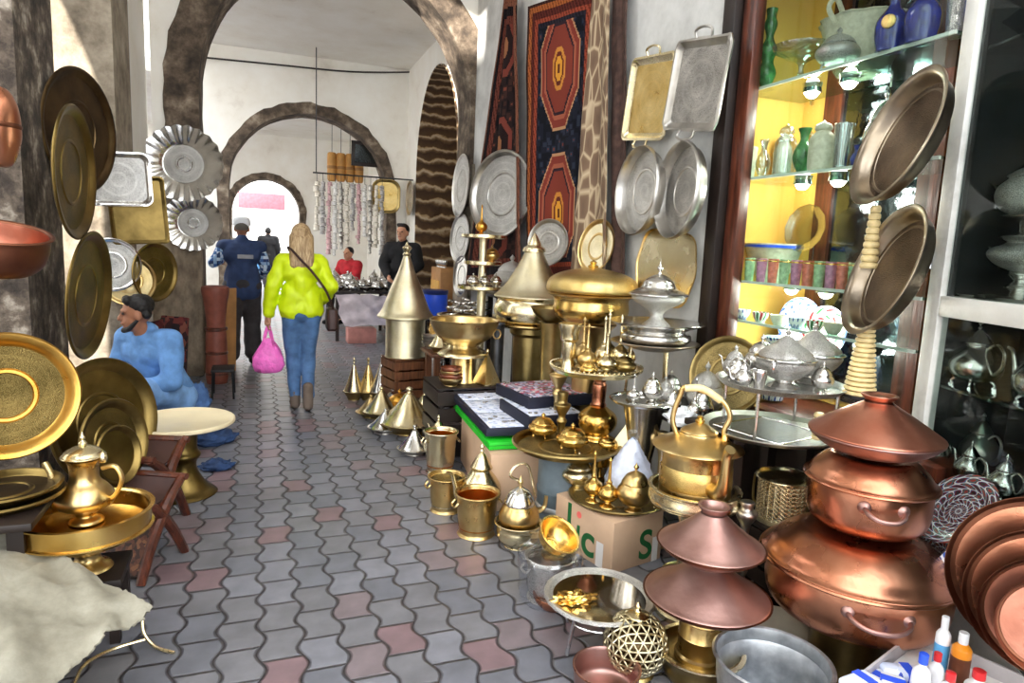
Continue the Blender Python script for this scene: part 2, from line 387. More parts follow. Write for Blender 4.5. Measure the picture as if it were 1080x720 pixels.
m2 = N.new('ShaderNodeMixRGB'); m2.inputs['Color1'].default_value = lin((50, 46, 48)); K.new(jr.outputs['Color'], m2.inputs['Fac']); K.new(m1.outputs['Color'], m2.inputs['Color2'])
K.new(m2.outputs['Color'], B.inputs['Base Color']); B.inputs['Roughness'].default_value = .4
bp = N.new('ShaderNodeBump'); bp.inputs['Distance'].default_value = .006; K.new(mth('ADD', jr.outputs['Color'], mth('MULTIPLY', n2.outputs['Fac'], .3)), bp.inputs['Height']); K.new(bp.outputs['Normal'], B.inputs['Normal'])
paving = mt
bm = bmesh.new(); vs = [bm.verts.new(p) for p in ((-14, -8, 0), (14, -8, 0), (14, 60, 0), (-14, 60, 0))]; bm.faces.new(vs)
struct('floor', bm, paving)

def arch_wall(name, Y, th, x0, x1, z1, ax0, ax1, zs, mat, rz=None, pts=28, zk=1.0, rise=None):
    """wall across the street at Y with an arched opening; the arch springs at zs"""
    cx = (ax0+ax1)/2; rr = (ax1-ax0)/2; rise = rise or rr
    arc = [(cx+rr*math.cos(PI*i/pts), zs+rise*math.sin(PI*i/pts)) for i in range(pts+1)]
    bm = bmesh.new()
    poly = [(x0, 0), (x0, z1), (x1, z1), (x1, 0), (ax1, 0)]+arc+[(ax0, 0)]
    a = [bm.verts.new((x, Y, z)) for x, z in poly]; f = bm.faces.new(a)
    r_ = bmesh.ops.extrude_face_region(bm, geom=[f]); bmesh.ops.translate(bm, vec=(0, th, 0), verts=[v for v in r_['geom'] if isinstance(v, bmesh.types.BMVert)])
    struct(name, bm, mat, ang=25)
    return arc
def arch_ring(name, Y, th, ax0, ax1, zs, w, mat, zfoot, pts=36, rise=None, jag=.012, proud=.025):
    cx = (ax0+ax1)/2; rr = (ax1-ax0)/2; rise = rise or rr
    path = [(ax1, zfoot+(zs-zfoot)*i/8, 1, 0) for i in range(8)]
    path += [(cx+rr*math.cos(PI*i/pts), zs+rise*math.sin(PI*i/pts), math.cos(PI*i/pts), math.sin(PI*i/pts)) for i in range(pts+1)]
    path += [(ax0, zs-(zs-zfoot)*i/8, -1, 0) for i in range(1, 9)]
    loops = []
    for x, z, nx, nz in path:
        j = random.uniform(-jag, jag); w_ = w+random.uniform(-1, 1)*jag*1.5; i_ = -.02+j*.5
        loops.append([(x+nx*i_, Y-proud, z+nz*i_), (x+nx*w_, Y-proud, z+nz*w_), (x+nx*w_, Y+th+.02, z+nz*w_), (x+nx*i_, Y+th+.02, z+nz*i_)])
    struct(name, loft(loops), mat, ang=25)
# the first arch, right across the street
arch_wall('wall_front_arch', YA, .5, -.98, 4.2, 5.6, -.56, 2.42, 3.05, plaster, rise=1.58)
arch_ring('trim_1', YA, .5, -.56, 2.42, 3.05, .3, stone, 2.0, rise=1.58)
# stone pillar carrying its left foot
bm = box(.5, .6, 2.4, (-.79, YA+.2, 0), .03); struct('wall_left_pillar', bm, stoneB)
bm = box(.5, .7, 2.5, (2.66, YA+.25, 0), .03); struct('wall_right_pillar', bm, stoneP)
arch_wall('wall_second_arch', YB, .45, -1.2, 4.2, 4.5, -.42, 2.12, 2.33, plaster, rise=1.22)
arch_ring('trim_2', YB, .45, -.42, 2.12, 2.33, .15, stone, .0, rise=1.22)
arch_wall('wall_third_arch', YC, .5, -2.5, 4.6, 4.4, -.58, 1.06, 2.1, plaster, rise=.84)
arch_ring('trim_3', YC, .5, -.58, 1.06, 2.1, .14, stone, 0, rise=.84)
def slab(name, x0, x1, y0, y1, z0, z1, mat):
    return struct(name, box(x1-x0, y1-y0, z1-z0, ((x0+x1)/2, (y0+y1)/2, z0)), mat)
slab('ceiling_front', -1.35, 4.2, .6, YA, 5.6, 5.75, plaster)
slab('ceiling_middle', -1.2, 4.2, YA, YB+.45, 4.42, 4.6, plaster)
slab('ceiling_back', -2.5, 4.6, YB+.45, YC+.5, 4.0, 4.2, plaster)
# right wall, from the display window to the first arch, and onwards
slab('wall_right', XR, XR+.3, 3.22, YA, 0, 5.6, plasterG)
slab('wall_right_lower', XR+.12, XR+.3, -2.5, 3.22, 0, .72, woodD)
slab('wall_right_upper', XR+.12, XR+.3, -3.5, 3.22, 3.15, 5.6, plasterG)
slab('wall_right_shop_end', 3.3, 3.4, -3.5, 3.4, 0, 3.15, woodD)
# right wall beyond the first arch, with a side arch of brick courses
def side_wall(name, X, th, y0, y1, z1, a0, a1, zs, rise, mat, pts=24):
    cy = (a0+a1)/2; rr = (a1-a0)/2
    arc = [(cy+rr*math.cos(PI*i/pts), zs+rise*math.sin(PI*i/pts)) for i in range(pts+1)]
    poly = [(y0, 0), (y0, z1), (y1, z1), (y1, 0), (a1, 0)]+arc+[(a0, 0)]
    bm = bmesh.new(); f = bm.faces.new([bm.verts.new((X, y, z)) for y, z in poly])
    r_ = bmesh.ops.extrude_face_region(bm, geom=[f]); bmesh.ops.translate(bm, vec=(th, 0, 0), verts=[v for v in r_['geom'] if isinstance(v, bmesh.types.BMVert)])
    struct(name, bm, mat, ang=25)
side_wall('wall_right_side_arch', XR, .5, YA+.5, YB, 4.42, 8.5, 10.9, 2.6, 1.45, plaster)
mt, nt, N, K, B = nm('brick_courses')
tc = N.new('ShaderNodeTexCoord'); n = N.new('ShaderNodeTexNoise'); n.inputs['Scale'].default_value = 5; n.inputs['Detail'].default_value = 6; K.new(tc.outputs['Object'], n.inputs['Vector'])
uv = N.new('ShaderNodeUVMap'); su = N.new('ShaderNodeSeparateXYZ'); K.new(uv.outputs[0], su.inputs[0])
ad = mth('ADD', mth('MULTIPLY', su.outputs['X'], 46.0), mth('MULTIPLY', n.outputs['Fac'], 1.1)); fr = mth('FRACT', ad)
rp = ramp(N, [(0, lin((206, 188, 160))), (.13, lin((170, 140, 100))), (.2, lin((92, 66, 42))), (.7, lin((70, 50, 34))), (.86, lin((120, 92, 62))), (1, lin((200, 180, 150)))]); K.new(fr, rp.inputs['Fac'])
K.new(rp.outputs['Color'], B.inputs['Base Color']); B.inputs['Roughness'].default_value = .95
bp = N.new('ShaderNodeBump'); bp.inputs['Distance'].default_value = .05; K.new(fr, bp.inputs['Height']); K.new(bp.outputs['Normal'], B.inputs['Normal'])
brick = mt
def soffit(name, a0, a1, zs, rise, X0, X1, mat, t=.06):
    cy = (a0+a1)/2; rr = (a1-a0)/2-.004
    path = [(a1-.004, zs*i/14) for i in range(14)]+[(cy+rr*math.cos(PI*i/30), zs+(rise-.004)*math.sin(PI*i/30)) for i in range(31)]+[(a0+.004, zs*(1-i/14)) for i in range(1, 15)]
    n = len(path)-1
    def fn(u, v):
        y, z = path[round(u*n)]; return (X0+(X1-X0)*v, y, z)
    return struct(name, grid(n, 4, fn, thick=.02), mat, recalc=True)
soffit('trim_4', 8.5, 10.9, 2.6, 1.45, XR-.02, XR+.9, brick)
slab('wall_right_recess', XR+.9, XR+1.0, YA+.5, YB+1, 0, 4.42, stoneP)
slab('wall_right_back', XR+.3, XR+.6, YB+.45, YC, 0, 4.0, plaster)
# left side
slab('wall_left_near', -2.3, -1.0, 3.72, 4.36, 0, 4.2, stoneM)
slab('wall_left_pier', -1.62, -.93, 5.62, 6.3, 0, 4.6, stoneP)
slab('wall_left', -1.2, -1.02, 6.3, YA, 0, 5.6, plaster)
slab('wall_left_behind', -1.4, -1.15, -3.5, 3.72, 3.3, 5.6, plaster)  # unseen wall and piers below, put in against sun, opened for sky light
for i, y in enumerate((-3.5, -.6, 2.2)): slab('wall_left_behind_pier', -1.45, -1.15, y, y+.5, 0, 3.3, plaster)
side_wall('wall_left_sun_mask', -2.3, .25, 4.1, 7.4, 5.0, 4.2, 6.9, 2.0, 2.2, plaster)  # unseen arch wall added so its shadow curves the sun patch on the pier
slab('wall_left_sun_block', -8.4, -8.0, -1.0, 30, 0, 7.7, plaster); slab('wall_left_sun_block_near', -8.4, -8.0, -14, -2.3, 0, 7.7, plaster)  # unseen street walls added to block the sun, gapped for the pier's patch
# black and grey pipes running down the left wall
def pipe(name, x, y, r_, z1, mat, label):
    o = obj(name, lathe([(0, 0), (r_, 0), (r_, z1), (0, z1)], 14), mat, loc=(x, y, 0)); tag(o, label, 'pipe'); return o
pipe('drain_pipe', -.985, 6.36, .035, 4.6, blackp, 'black pipe running up the corner of the stone pier')
pipe('conduit_pipe', -.99, 6.62, .014, 4.6, steel, 'thin grey pipe running up the white wall beside the black pipe')
# cable sagging across the arch wall and right wall
a, b = AY(210, 60, YB-.03), AY(432, 76, YB-.03)
tag(obj('cable', tube([a, a.lerp(b, .33)+V((0, 0, -.03)), a.lerp(b, .7)+V((0, 0, -.06)), b], .013, 6), woodD), 'dark cable sagging along the wall above the second arch', 'cable')
a, b = AX(436, 70, XR-.03), AX(462, 40, XR-.03)
# outside, beyond the last arch
slab('wall_street_far', -9, 12, 40, 40.5, 0, 7, plaster)
s = AY(276, 212, 39.98)
o = obj('shop_sign', box(2.4, .06, .85, (0, 0, -.42), .01), plain('sign_red', (176, 70, 80), .6)); o.location = s; tag(o, 'small dull red sign on the white building beyond the last arch', 'sign')
def car(name, label, loc, rz, mat):
    t = thing(name, label, 'car', loc, rz, 'cars beyond the last arch')
    b_ = loft([[(x*s_, y*s2, z) for x, y in ((-2, -.8), (2, -.8), (2.05, 0), (2, .8), (-2, .8), (-2.05, 0))] for z, s_, s2 in ((.3, .97, .95), (.55, 1.02, 1.05), (.85, 1.0, 1.03))])
    obj('body', b_, mat, t)
    obj('cabin', loft([[(x*s_-.15, y*s2, z) for x, y in ((-1.2, -.78), (1.0, -.78), (1.0, .78), (-1.2, .78))] for z, s_, s2 in ((.85, 1, 1), (1.2, .85, .92), (1.42, .66, .85))]), steel, t)
    for x in (-1.25, 1.25):
        for y in (-.82, .82): obj('wheel', lathe([(0, -.1), (.28, -.1), (.32, -.05), (.32, .05), (.28, .1), (0, .1)], 18, M=MX.Translation((x, y, .32)) @ MX.Rotation(R(90), 4, 'X')), blackp, t)
car('parked_car', 'light blue car parked outside, left of the dark walker', (-.9, 27, 0), R(8), skyblue)
car('parked_car', 'pale silver blue car parked outside, right of the dark walker', (3.6, 29, 0), R(4), plain('pale_blue_bodywork', (150, 176, 214), .4, .1))

# ------------------------------------------------------------------ light
w = bpy.data.worlds.new('world'); SC.world = w; w.use_nodes = True
bgn = w.node_tree.nodes['Background']; bgn.inputs['Color'].default_value = (.93, .97, 1, 1); bgn.inputs['Strength'].default_value = WORLD = 4.0
sd = bpy.data.lights.new('sun', 'SUN'); so = bpy.data.objects.new('sun', sd); COL.objects.link(so)
sd.energy = 12; sd.angle = R(1.0); sd.color = (1, .95, .86)
so.rotation_euler = V((1, 1, -.38)).to_track_quat('-Z', 'Y').to_euler()
SC.view_settings.view_transform = 'Standard'; SC.view_settings.look = 'None'; SC.view_settings.exposure = 0.6; SC.view_settings.gamma = 1; SC.view_settings.use_curve_mapping = False
SC.cycles.max_bounces = 10; SC.cycles.diffuse_bounces = 6; SC.cycles.use_denoising = True
# ================================================================== PEOPLE
def capsule(bm, p, r1, q, r2, k=5):
    p, q = V(p), V(q); d = q-p; L = max(d.length, 1e-4)
    al = math.asin(max(-.99, min(.99, (r1-r2)/L))) if L > abs(r1-r2) else 0
    pr = [(r1*math.cos(t_), r1*math.sin(t_)) for t_ in [-PI/2+(al+PI/2)*i/k for i in range(k+1)]]
    pr += [(r2*math.cos(t_), L+r2*math.sin(t_)) for t_ in [al+(PI/2-al)*i/k for i in range(k+1)]]
    pr[0] = (0, pr[0][1]); pr[-1] = (0, pr[-1][1])
    z = d.normalized() if d.length > 1e-5 else V((0, 0, 1))
    lathe(pr, 14, bm, M=frameM(p, z.orthogonal(), z))
def ell(bm, c, rx, ry, rz, M=None):
    mm = MX.Translation(c) @ (M or MX.Identity(4)) @ MX.Diagonal((rx, ry, rz, 1))
    bmesh.ops.create_icosphere(bm, subdivisions=3, radius=1, matrix=mm)
def fuse(name, bm, mat, parent, vox=.012, sm=4, bump=None):
    me = bpy.data.meshes.new(name); bm.to_mesh(me); bm.free()
    o = bpy.data.objects.new(name, me); COL.objects.link(o)
    md = o.modifiers.new('r', 'REMESH'); md.mode = 'VOXEL'; md.voxel_size = vox
    if sm: s = o.modifiers.new('s', 'SMOOTH'); s.iterations = sm; s.factor = .5
    bpy.context.view_layer.update()
    dg = bpy.context.evaluated_depsgraph_get(); me2 = bpy.data.meshes.new_from_object(o.evaluated_get(dg))
    o.modifiers.clear(); o.data = me2; me2.name = name; bpy.data.meshes.remove(me)
    if bump:
        for v in me2.vertices:
            n_ = noise.noise(V(v.co)*bump[0]); v.co += v.normal*n_*bump[1]
    me2.polygons.foreach_set('use_smooth', [True]*len(me2.polygons)); me2.materials.clear(); me2.materials.append(mat)
    o.parent = parent; return o
def joints(H=1.7, fem=False, **k):
    s = H/1.7; w_ = .155 if fem else .18
    J = dict(pelvis=(0, 0, .93), belly=(0, 0, 1.08), chest=(0, -.01, 1.27), neck=(0, 0, 1.43), head=(0, .02, 1.575),
             shL=(-w_, 0, 1.362), elL=(-w_-.06, -.02, 1.11), wrL=(-w_-.07, .05, .87), shR=(w_, 0, 1.362), elR=(w_+.06, -.02, 1.11), wrR=(w_+.07, .05, .87),
             hipL=(-.085, 0, .92), knL=(-.09, .02, .5), anL=(-.09, -.02, .09), hipR=(.085, 0, .92), knR=(.09, .02, .5), anR=(.09, -.02, .09),
             toL=(-.105, .13, .035), toR=(.105, .13, .035))
    for a, b in k.items(): J[a] = b
    return {a: V(b)*s for a, b in J.items()}, s
def hand(bm, wr, el, s, side, curl=.6, f=None, pn=None):
    d = (f or (wr-el)).normalized(); pn = V(pn) if pn else V((side, 0, 0))
    pn = (pn-d*pn.dot(d)).normalized(); ac = d.cross(pn)
    palm = wr+d*.05*s
    capsule(bm, wr, .026*s, palm+d*.03*s, .03*s)
    for i, (o, ln) in enumerate(((-.03, .062), (-.01, .075), (.01, .07), (.03, .055))):
        b = palm+d*.035*s+ac*o*s; m_ = b+d*ln*.55*s-pn*curl*.02*s; e = m_+d*ln*.3*s-pn*curl*.045*s
        capsule(bm, b, .0105*s, m_, .0095*s); capsule(bm, m_, .0095*s, e, .008*s)
    b = wr+d*.025*s-ac*.025*s; m_ = b-ac*.028*s+d*.03*s-pn*.012*s
    capsule(bm, b, .013*s, m_, .011*s); capsule(bm, m_, .011*s, m_+d*.03*s-pn*.012*s, .009*s)
def person(label, loc, rz, J, s, skinm, fem=False, look=0, tilt=0, hands=None, vox=.01, group=None):
    t = thing('person', label, 'person', loc, rz, group)
    bm = bmesh.new()
    HM = MX.Rotation(look, 4, 'Z') @ MX.Rotation(tilt, 4, 'X')
    h = J['head']
    def hp(x, y, z): return h+HM @ (V((x, y, z))*s)
    ell(bm, hp(0, -.012, .025), .074*s, .093*s, .098*s, HM); ell(bm, hp(0, .018, -.045), .056*s, .068*s, .078*s, HM)
    capsule(bm, hp(0, .07, -.095), .022*s, hp(0, .05, -.09), .03*s)
    capsule(bm, hp(0, .084, .012), .011*s, hp(0, .103, -.024), .016*s)
    for x in (-1, 1):
        ell(bm, hp(x*.076, -.01, -.008), .012*s, .022*s, .034*s, HM)
        capsule(bm, hp(x*.015, .083, .03), .011*s, hp(x*.05, .068, .03), .011*s)
    capsule(bm, hp(-.018, .084, -.055), .011*s, hp(.018, .084, -.055), .011*s)
    capsule(bm, J['neck']-V((0, 0, .05))*s, .058*s, h+V((0, -.01, -.06))*s, .05*s)
    k = .92 if fem else 1
    capsule(bm, J['chest']+V((-.07, 0, 0))*s, .11*s*k, J['chest']+V((.07, 0, 0))*s, .11*s*k)
    capsule(bm, J['chest'], .115*s*k, J['belly'], .105*s*k); capsule(bm, J['belly'], .11*s*k, J['pelvis'], .125*s)
    capsule(bm, J['neck']+V((0, 0, -.04))*s, .06*s, J['chest'], .09*s)
    for L, sd_ in (('L', -1), ('R', 1)):
        sh, el, wr = J['sh'+L], J['el'+L], J['wr'+L]
        capsule(bm, J['neck']-V((0, 0, .05))*s, .05*s, sh, .058*s*k)
        capsule(bm, sh, .055*s*k, el, .04*s*k); capsule(bm, el, .04*s*k, wr, .026*s)
        hk = (hands or {}).get(L, {}); hand(bm, wr, el, s, sd_, **hk)
        hi, kn, an, to = J['hip'+L], J['kn'+L], J['an'+L], J['to'+L]
        capsule(bm, J['pelvis'], .11*s, hi, .095*s); capsule(bm, hi, .09*s, kn, .055*s); capsule(bm, kn, .053*s, an, .036*s)
        capsule(bm, an-V((0, 0, .035))*s, .036*s, to, .028*s)
    b = fuse('body', bm, skinm, t, vox*s, 3)
    for x in (-1, 1):
        e = bmesh.new(); ell(e, hp(x*.032, .078, .012), .012*s, .009*s, .008*s, HM); obj('eye', e, EYE, b)
    e = bmesh.new(); ell(e, hp(0, .092, -.056), .022*s, .008*s, .008*s, HM); obj('lips', e, LIP, b)
    return t, hp, HM
EYE = plain('eye_dark', (40, 30, 26), .3, .1); LIP = plain('lip', (150, 86, 78), .5, .1)
def top(t, J, s, mat, name='jacket', off=.02, hem=0, sleeves=True, collar=True, belt=.0, bump=(9, .012), fem=False, cuff=.0, vox=.012):
    bm = bmesh.new(); k = .94 if fem else 1.02
    capsule(bm, J['chest']+V((-.075, 0, .02))*s, .11*s*k+off, J['chest']+V((.075, 0, .02))*s, .11*s*k+off)
    capsule(bm, J['chest'], .12*s*k+off, J['belly'], .112*s*k+off)
    d = (J['pelvis']-J['belly']).normalized()
    for x in (-.055, 0, .055): capsule(bm, J['belly']+V((x, 0, 0))*s, .10*s+off, J['pelvis']+V((x*1.3, 0, 0))*s+d*hem*s, .108*s+off)
    for L in 'LR':
        sh, el, wr = J['sh'+L], J['el'+L], J['wr'+L]
        capsule(bm, J['neck']-V((0, 0, .055))*s, .05*s+off, sh, .06*s*k+off)
        if sleeves:
            capsule(bm, sh, .06*s*k+off, el, .048*s*k+off); capsule(bm, el, .048*s*k+off, wr.lerp(el, .06), .036*s+off*.8)
    if collar: capsule(bm, J['neck']-V((0, 0, .05))*s, .062*s+off, J['neck']+V((0, -.01, .005))*s, .058*s+off*.6)
    return fuse(name, bm, mat, t, vox, 3, bump)
def legs(t, J, s, mat, name='jeans', off=.012, bump=(10, .01), loose=0, short=0.0):
    bm = bmesh.new()
    for L in 'LR':
        hi, kn, an = J['hip'+L], J['kn'+L], J['an'+L]
        capsule(bm, J['pelvis'], .12*s+off, hi, .1*s+off); capsule(bm, hi, .094*s+off, kn, .058*s+off+loose*.6); capsule(bm, kn, .058*s+off+loose*.6, an.lerp(kn, .12+short), .044*s+off+loose)
    return fuse(name, bm, mat, t, .012, 3, bump)
def shoes(t, J, s, mat, up_=0.0, name='shoe'):
    for L in 'LR':
        an, to = J['an'+L], J['to'+L]; bm = bmesh.new()
        capsule(bm, an+V((0, 0, up_-.03))*s, .048*s, an-V((0, .01, .04))*s, .046*s); capsule(bm, an-V((0, .01, .045))*s, .042*s, to, .036*s)
        o = fuse(name, bm, mat, t, .009, 3)
# ---- woman in the lime jacket, walking away
p = G(318, 431); s_ = 1.0
J, s = joints(1.66, True, elL=(-.25, -.03, 1.13), wrL=(-.28, .02, .88), elR=(.25, -.09, 1.15), wrR=(.2, .12, 1.0),
              knL=(-.075, .05, .5), anL=(-.055, .02, .09), toL=(-.065, .17, .035), knR=(.06, .02, .5), anR=(.05, -.12, .1), toR=(.06, .02, .035), hipL=(-.08, 0, .92), hipR=(.08, 0, .92))
t, hp, HM = person('woman walking away in a lime green puffer jacket and blue jeans', p, 0, J, s, skin, True)
top(t, J, s, lime, 'jacket', .02, -.01, fem=True, bump=(13, .016), vox=.01)
legs(t, J, s, denim, 'jeans', .01); shoes(t, J, s, boot, .16, 'boot')
bm = bmesh.new()
ell(bm, hp(0, -.022, .035), .088*s, .098*s, .1*s); 
for x in (-.05, -.02, .02, .05): capsule(bm, hp(x*1.05, -.055, .0), .055*s, hp(x*1.3, -.115, -.235), .042*s)
for x in (-.07, .07): capsule(bm, hp(x, -.02, .0), .034*s, hp(x*1.1, -.07, -.22), .03*s)
for i in range(26):
    x = -.085+.17*i/25; capsule(bm, hp(x*.9, -.08-.035*math.cos(x*14), .0), .013*s, hp(x*1.1+random.uniform(-.008, .008), -.155+abs(x)*.4, -.25-random.uniform(0, .05)), .007*s)
fuse('hair', bm, hairB, t, .009, 2)
WOM = t
b = thing('shoulder_bag', 'dark brown shoulder bag on a thin strap at the woman\'s right hip', 'bag', p)
obj('bag_body', loft([[V((.27, .02, .74))*s+V((x*k_, y*k_, z)) for x, y, _ in rrect(.09, .22, .03, 0)] for z, k_ in ((0, .9), (.02, 1.05), (.12, 1.05), (.19, .95), (.2, .7))]), leather, b)
obj('strap', tube([V((.27, -.06, .92)), V((.2, -.175, 1.08)), V((.09, -.185, 1.24)), V((-.02, -.168, 1.36)), V((-.09, -.09, 1.44)), V((-.11, 0, 1.45)), V((-.08, .1, 1.4)), V((.05, .18, 1.2)), V((.22, .16, .97)), V((.27, .08, .92))], .011, 6), leather, b)
# pink carrier bag
hnd = p+J['wrL']+V((-.005, .01, -.1))
b = thing('carrier_bag', 'bright pink plastic carrier bag hanging from the woman\'s left hand', 'bag', (hnd.x, hnd.y, hnd.z-.42))
bm = loft([[(x*k_+random.uniform(-.01, .01), y*k_*.8+random.uniform(-.01, .01), z) for x, y, _ in rrect(.24, .2, .08, 0, 6)] for z, k_ in ((0, .55), (.015, .9), (.07, 1.12), (.14, 1.05), (.2, .8), (.26, .5), (.31, .25))])
obj('bag_body', bm, pinkB, b, ang=60)
for x in (-.03, .03): obj('handle', tube([(x*1.3, -.01, .29), (x*.8, 0, .36), (0, .0, .43), (x*.5, .015, .36), (x, .02, .29)], .012, 6), pinkB, b)
# ---- man in the navy vest
p = G(257, 384)
J, s = joints(1.74, elL=(-.3, -.05, 1.18), wrL=(-.24, .17, 1.2), elR=(.25, .0, 1.13), wrR=(.2, .2, 1.02), knL=(-.12, .02, .5), anL=(-.13, -.06, .09), toL=(-.15, .09, .035), knR=(.1, .1, .5), anR=(.1, .02, .09), toR=(.12, .17, .035))
t, hp, HM = person('man walking away in a navy vest, checked shirt and white cap', p, 0, J, s, skinD)
top(t, J, s, plaid, 'checked_shirt', .012, -.1); v = top(t, J, s, navyC, 'vest', .032, .05, sleeves=False)
ptc = obj('back_patch', box(.17, .012, .045, (.04, -.188, 1.27), .003), plain('grey_patch', (150, 152, 158), .7), v)
legs(t, J, s, greyC, 'trousers', .03, loose=.02); shoes(t, J, s, blackC, 0)
bm = bmesh.new(); ell(bm, hp(0, -.02, .03), .083*s, .1*s, .075*s); fuse('hair', bm, plain('grey_hair', (110, 104, 98), .8), t, .01)
obj('cap', lathe(prof([(.094, .03), (.097, .06), (.094, .1), (.07, .13), (0, .137)], s), 24, M=MX.Translation(hp(0, -.012, 0))), whitef, t)
# ---- man in the black jacket
p = AY(424, 300, 9.8); p.z = 0
J, s = joints(1.8, elL=(-.26, .06, 1.14), wrL=(-.12, .2, 1.0), elR=(.26, .04, 1.14), wrR=(.12, .22, .98), knL=(-.1, .16, .52), anL=(-.11, .16, .09), toL=(-.13, .31, .035))
t, hp, HM = person('dark haired man in a black jacket and light jeans standing by the stall', p, R(148), J, s, skin, look=R(-6))
top(t, J, s, blackC, 'jacket', .03, .08); legs(t, J, s, denimL, 'jeans', .015, loose=.01); shoes(t, J, s, whitef, 0)
bm = bmesh.new(); ell(bm, hp(0, -.03, .045), .083*s, .09*s, .088*s); capsule(bm, hp(-.04, .05, .105), .025*s, hp(.04, .05, .105), .025*s); fuse('hair', bm, hairK, t, .01)
# ---- seated man in denim
p = G(158, 447); p = V((-.62, 5.44, 0))
J, s = joints(1.72, pelvis=(0, 0, .34), belly=(0, .06, .48), chest=(0, .15, .66), neck=(0, .2, .82), head=(0, .27, .955), shL=(-.19, .17, .77), shR=(.19, .17, .77),
              elL=(-.24, .22, .5), wrL=(-.07, .42, .45), elR=(.25, .2, .5), wrR=(.07, .4, .43), hipL=(-.1, .0, .33), knL=(-.17, .42, .47), anL=(-.15, .4, .09), toL=(-.17, .55, .035), hipR=(.1, 0, .33), knR=(.17, .42, .45), anR=(.15, .42, .09), toR=(.17, .57, .035))
t, hp, HM = person('seated man in a denim jacket and light jeans, looking left', p, R(142), J, s, skinD, look=R(-42), tilt=R(-4), vox=.008)
j_ = top(t, J, s, plain('mid_denim', (96, 138, 190), .85, .18, 14, .002, 120), 'denim_jacket', .024, -.03)
obj('collar', tube([J['neck']+V((-.09, .02, -.03)), J['neck']+V((0, -.08, .03)), J['neck']+V((.09, .02, -.03))], .022, 8), denimL, j_)
legs(t, J, s, denimL, 'jeans', .02, loose=.01); shoes(t, J, s, blackC, 0)
bm = bmesh.new(); ell(bm, hp(0, -.03, .06), .085*s, .09*s, .08*s, HM); capsule(bm, hp(-.045, .045, .1), .03*s, hp(.045, .045, .1), .03*s); capsule(bm, hp(-.05, -.06, .0), .035*s, hp(.05, -.06, .0), .035*s)
fuse('hair', bm, hairK, t, .008, 2, (60, .006))
bm = bmesh.new()
for x in (-1, 1): capsule(bm, hp(x*.062, .0, -.04), .012*s, hp(x*.045, .055, -.095), .018*s); capsule(bm, hp(x*.045, .055, -.095), .018*s, hp(0, .083, -.105), .02*s)
fuse('beard', bm, hairK, t, .007, 1)
# low stool under him
st = thing('stool', 'low wooden stool under the seated man in denim', 'stool', (p.x, p.y, 0), R(142))
obj('seat', lathe([(0, .17), (.16, .17), (.17, .185), (.17, .2), (0, .2)], 20), wood, st)
for a in range(4): obj('leg', tube([(.13*math.cos(a*PI/2+.8), .13*math.sin(a*PI/2+.8), .17), (.15*math.cos(a*PI/2+.8), .15*math.sin(a*PI/2+.8), 0)], .014, 8, smooth=0), wood, st)
# ---- seated person in red
p = AY(371, 300, 12.6); p.z = 0
J, s = joints(1.7, pelvis=(0, 0, .62), belly=(0, .03, .78), chest=(0, .05, .97), neck=(0, .07, 1.13), head=(0, .1, 1.27), shL=(-.19, .05, 1.08), shR=(.19, .05, 1.08), elL=(-.24, .16, .84), wrL=(-.1, .36, .86), elR=(.24, .16, .84), wrR=(.1, .36, .86),
              hipL=(-.1, .02, .6), knL=(-.13, .42, .56), anL=(-.13, .42, .1), toL=(-.14, .56, .035), hipR=(.1, .02, .6), knR=(.13, .42, .56), anR=(.13, .42, .1), toR=(.14, .56, .035))
t, hp, HM = person('person in a red jacket sitting behind the silverware stall', p, R(130), J, s, skin)
top(t, J, s, redC, 'jacket', .03, 0); legs(t, J, s, greyC, 'trousers', .02); shoes(t, J, s, blackC)
bm = bmesh.new(); ell(bm, hp(0, -.03, .05), .083*s, .09*s, .086*s); fuse('hair', bm, hairK, t, .01)
st = thing('stool', 'tall stool behind the stall under the person in red', 'stool', p)
obj('seat', lathe([(0, .45), (.17, .45), (.18, .47), (.17, .49), (0, .49)], 18), woodD, st)
for a in range(4): obj('leg', tube([(.12*math.cos(a*PI/2), .12*math.sin(a*PI/2), .46), (.17*math.cos(a*PI/2), .17*math.sin(a*PI/2), 0)], .014, 6, smooth=0), woodD, st)
# ---- far walker
p = AY(283, 262, 21.0); p.z = 0
J, s = joints(1.78); t, hp, HM = person('far figure in a dark coat beyond the last arch', p, 0, J, s, skinD, vox=.014)
top(t, J, s, blackC, 'coat', .05, .25); legs(t, J, s, greyC, 'trousers', .03); shoes(t, J, s, blackC)
bm = bmesh.new(); ell(bm, hp(0, -.02, .03), .086*s, .1*s, .1*s); fuse('hair', bm, hairK, t, .012)
# ================================================================== WARES: kinds
def disc_tray(label, M, r, rim, field, depth=.025, rw=.16, lobes=0, amp=0, group=None, name='round_tray', cat='tray', emb=True, n=48, ring=None):
    """a round tray; local z is the way its face looks, z=0 its back"""
    t = thing(name, label, cat, M=M, group=group); rf = r*(1-rw)
    pr = [(rf, .0), (rf, .006), (rf+r*rw*.25, depth*.35), (rf+r*rw*.5, depth*.9), (r-.006, depth), (r, depth*.8), (r-.003, depth*.6), (rf+r*rw*.5, depth*.6), (rf, .0)]
    obj('rim', lathe(pr, n, lobes=lobes, amp=amp, lz=(depth*.5, 9)), rim, t, ang=50)
    f = obj('engraved_field', lathe([(0, .001), (rf, .001), (rf, .005), (0, .005)], n), field, t)
    if emb:
        for q in ring or (.55,): obj('embossed_ring', lathe([(rf*q-.01, .005), (rf*q-.006, .010), (rf*q+.004, .010), (rf*q+.01, .005)], n), rim, t)
    return t
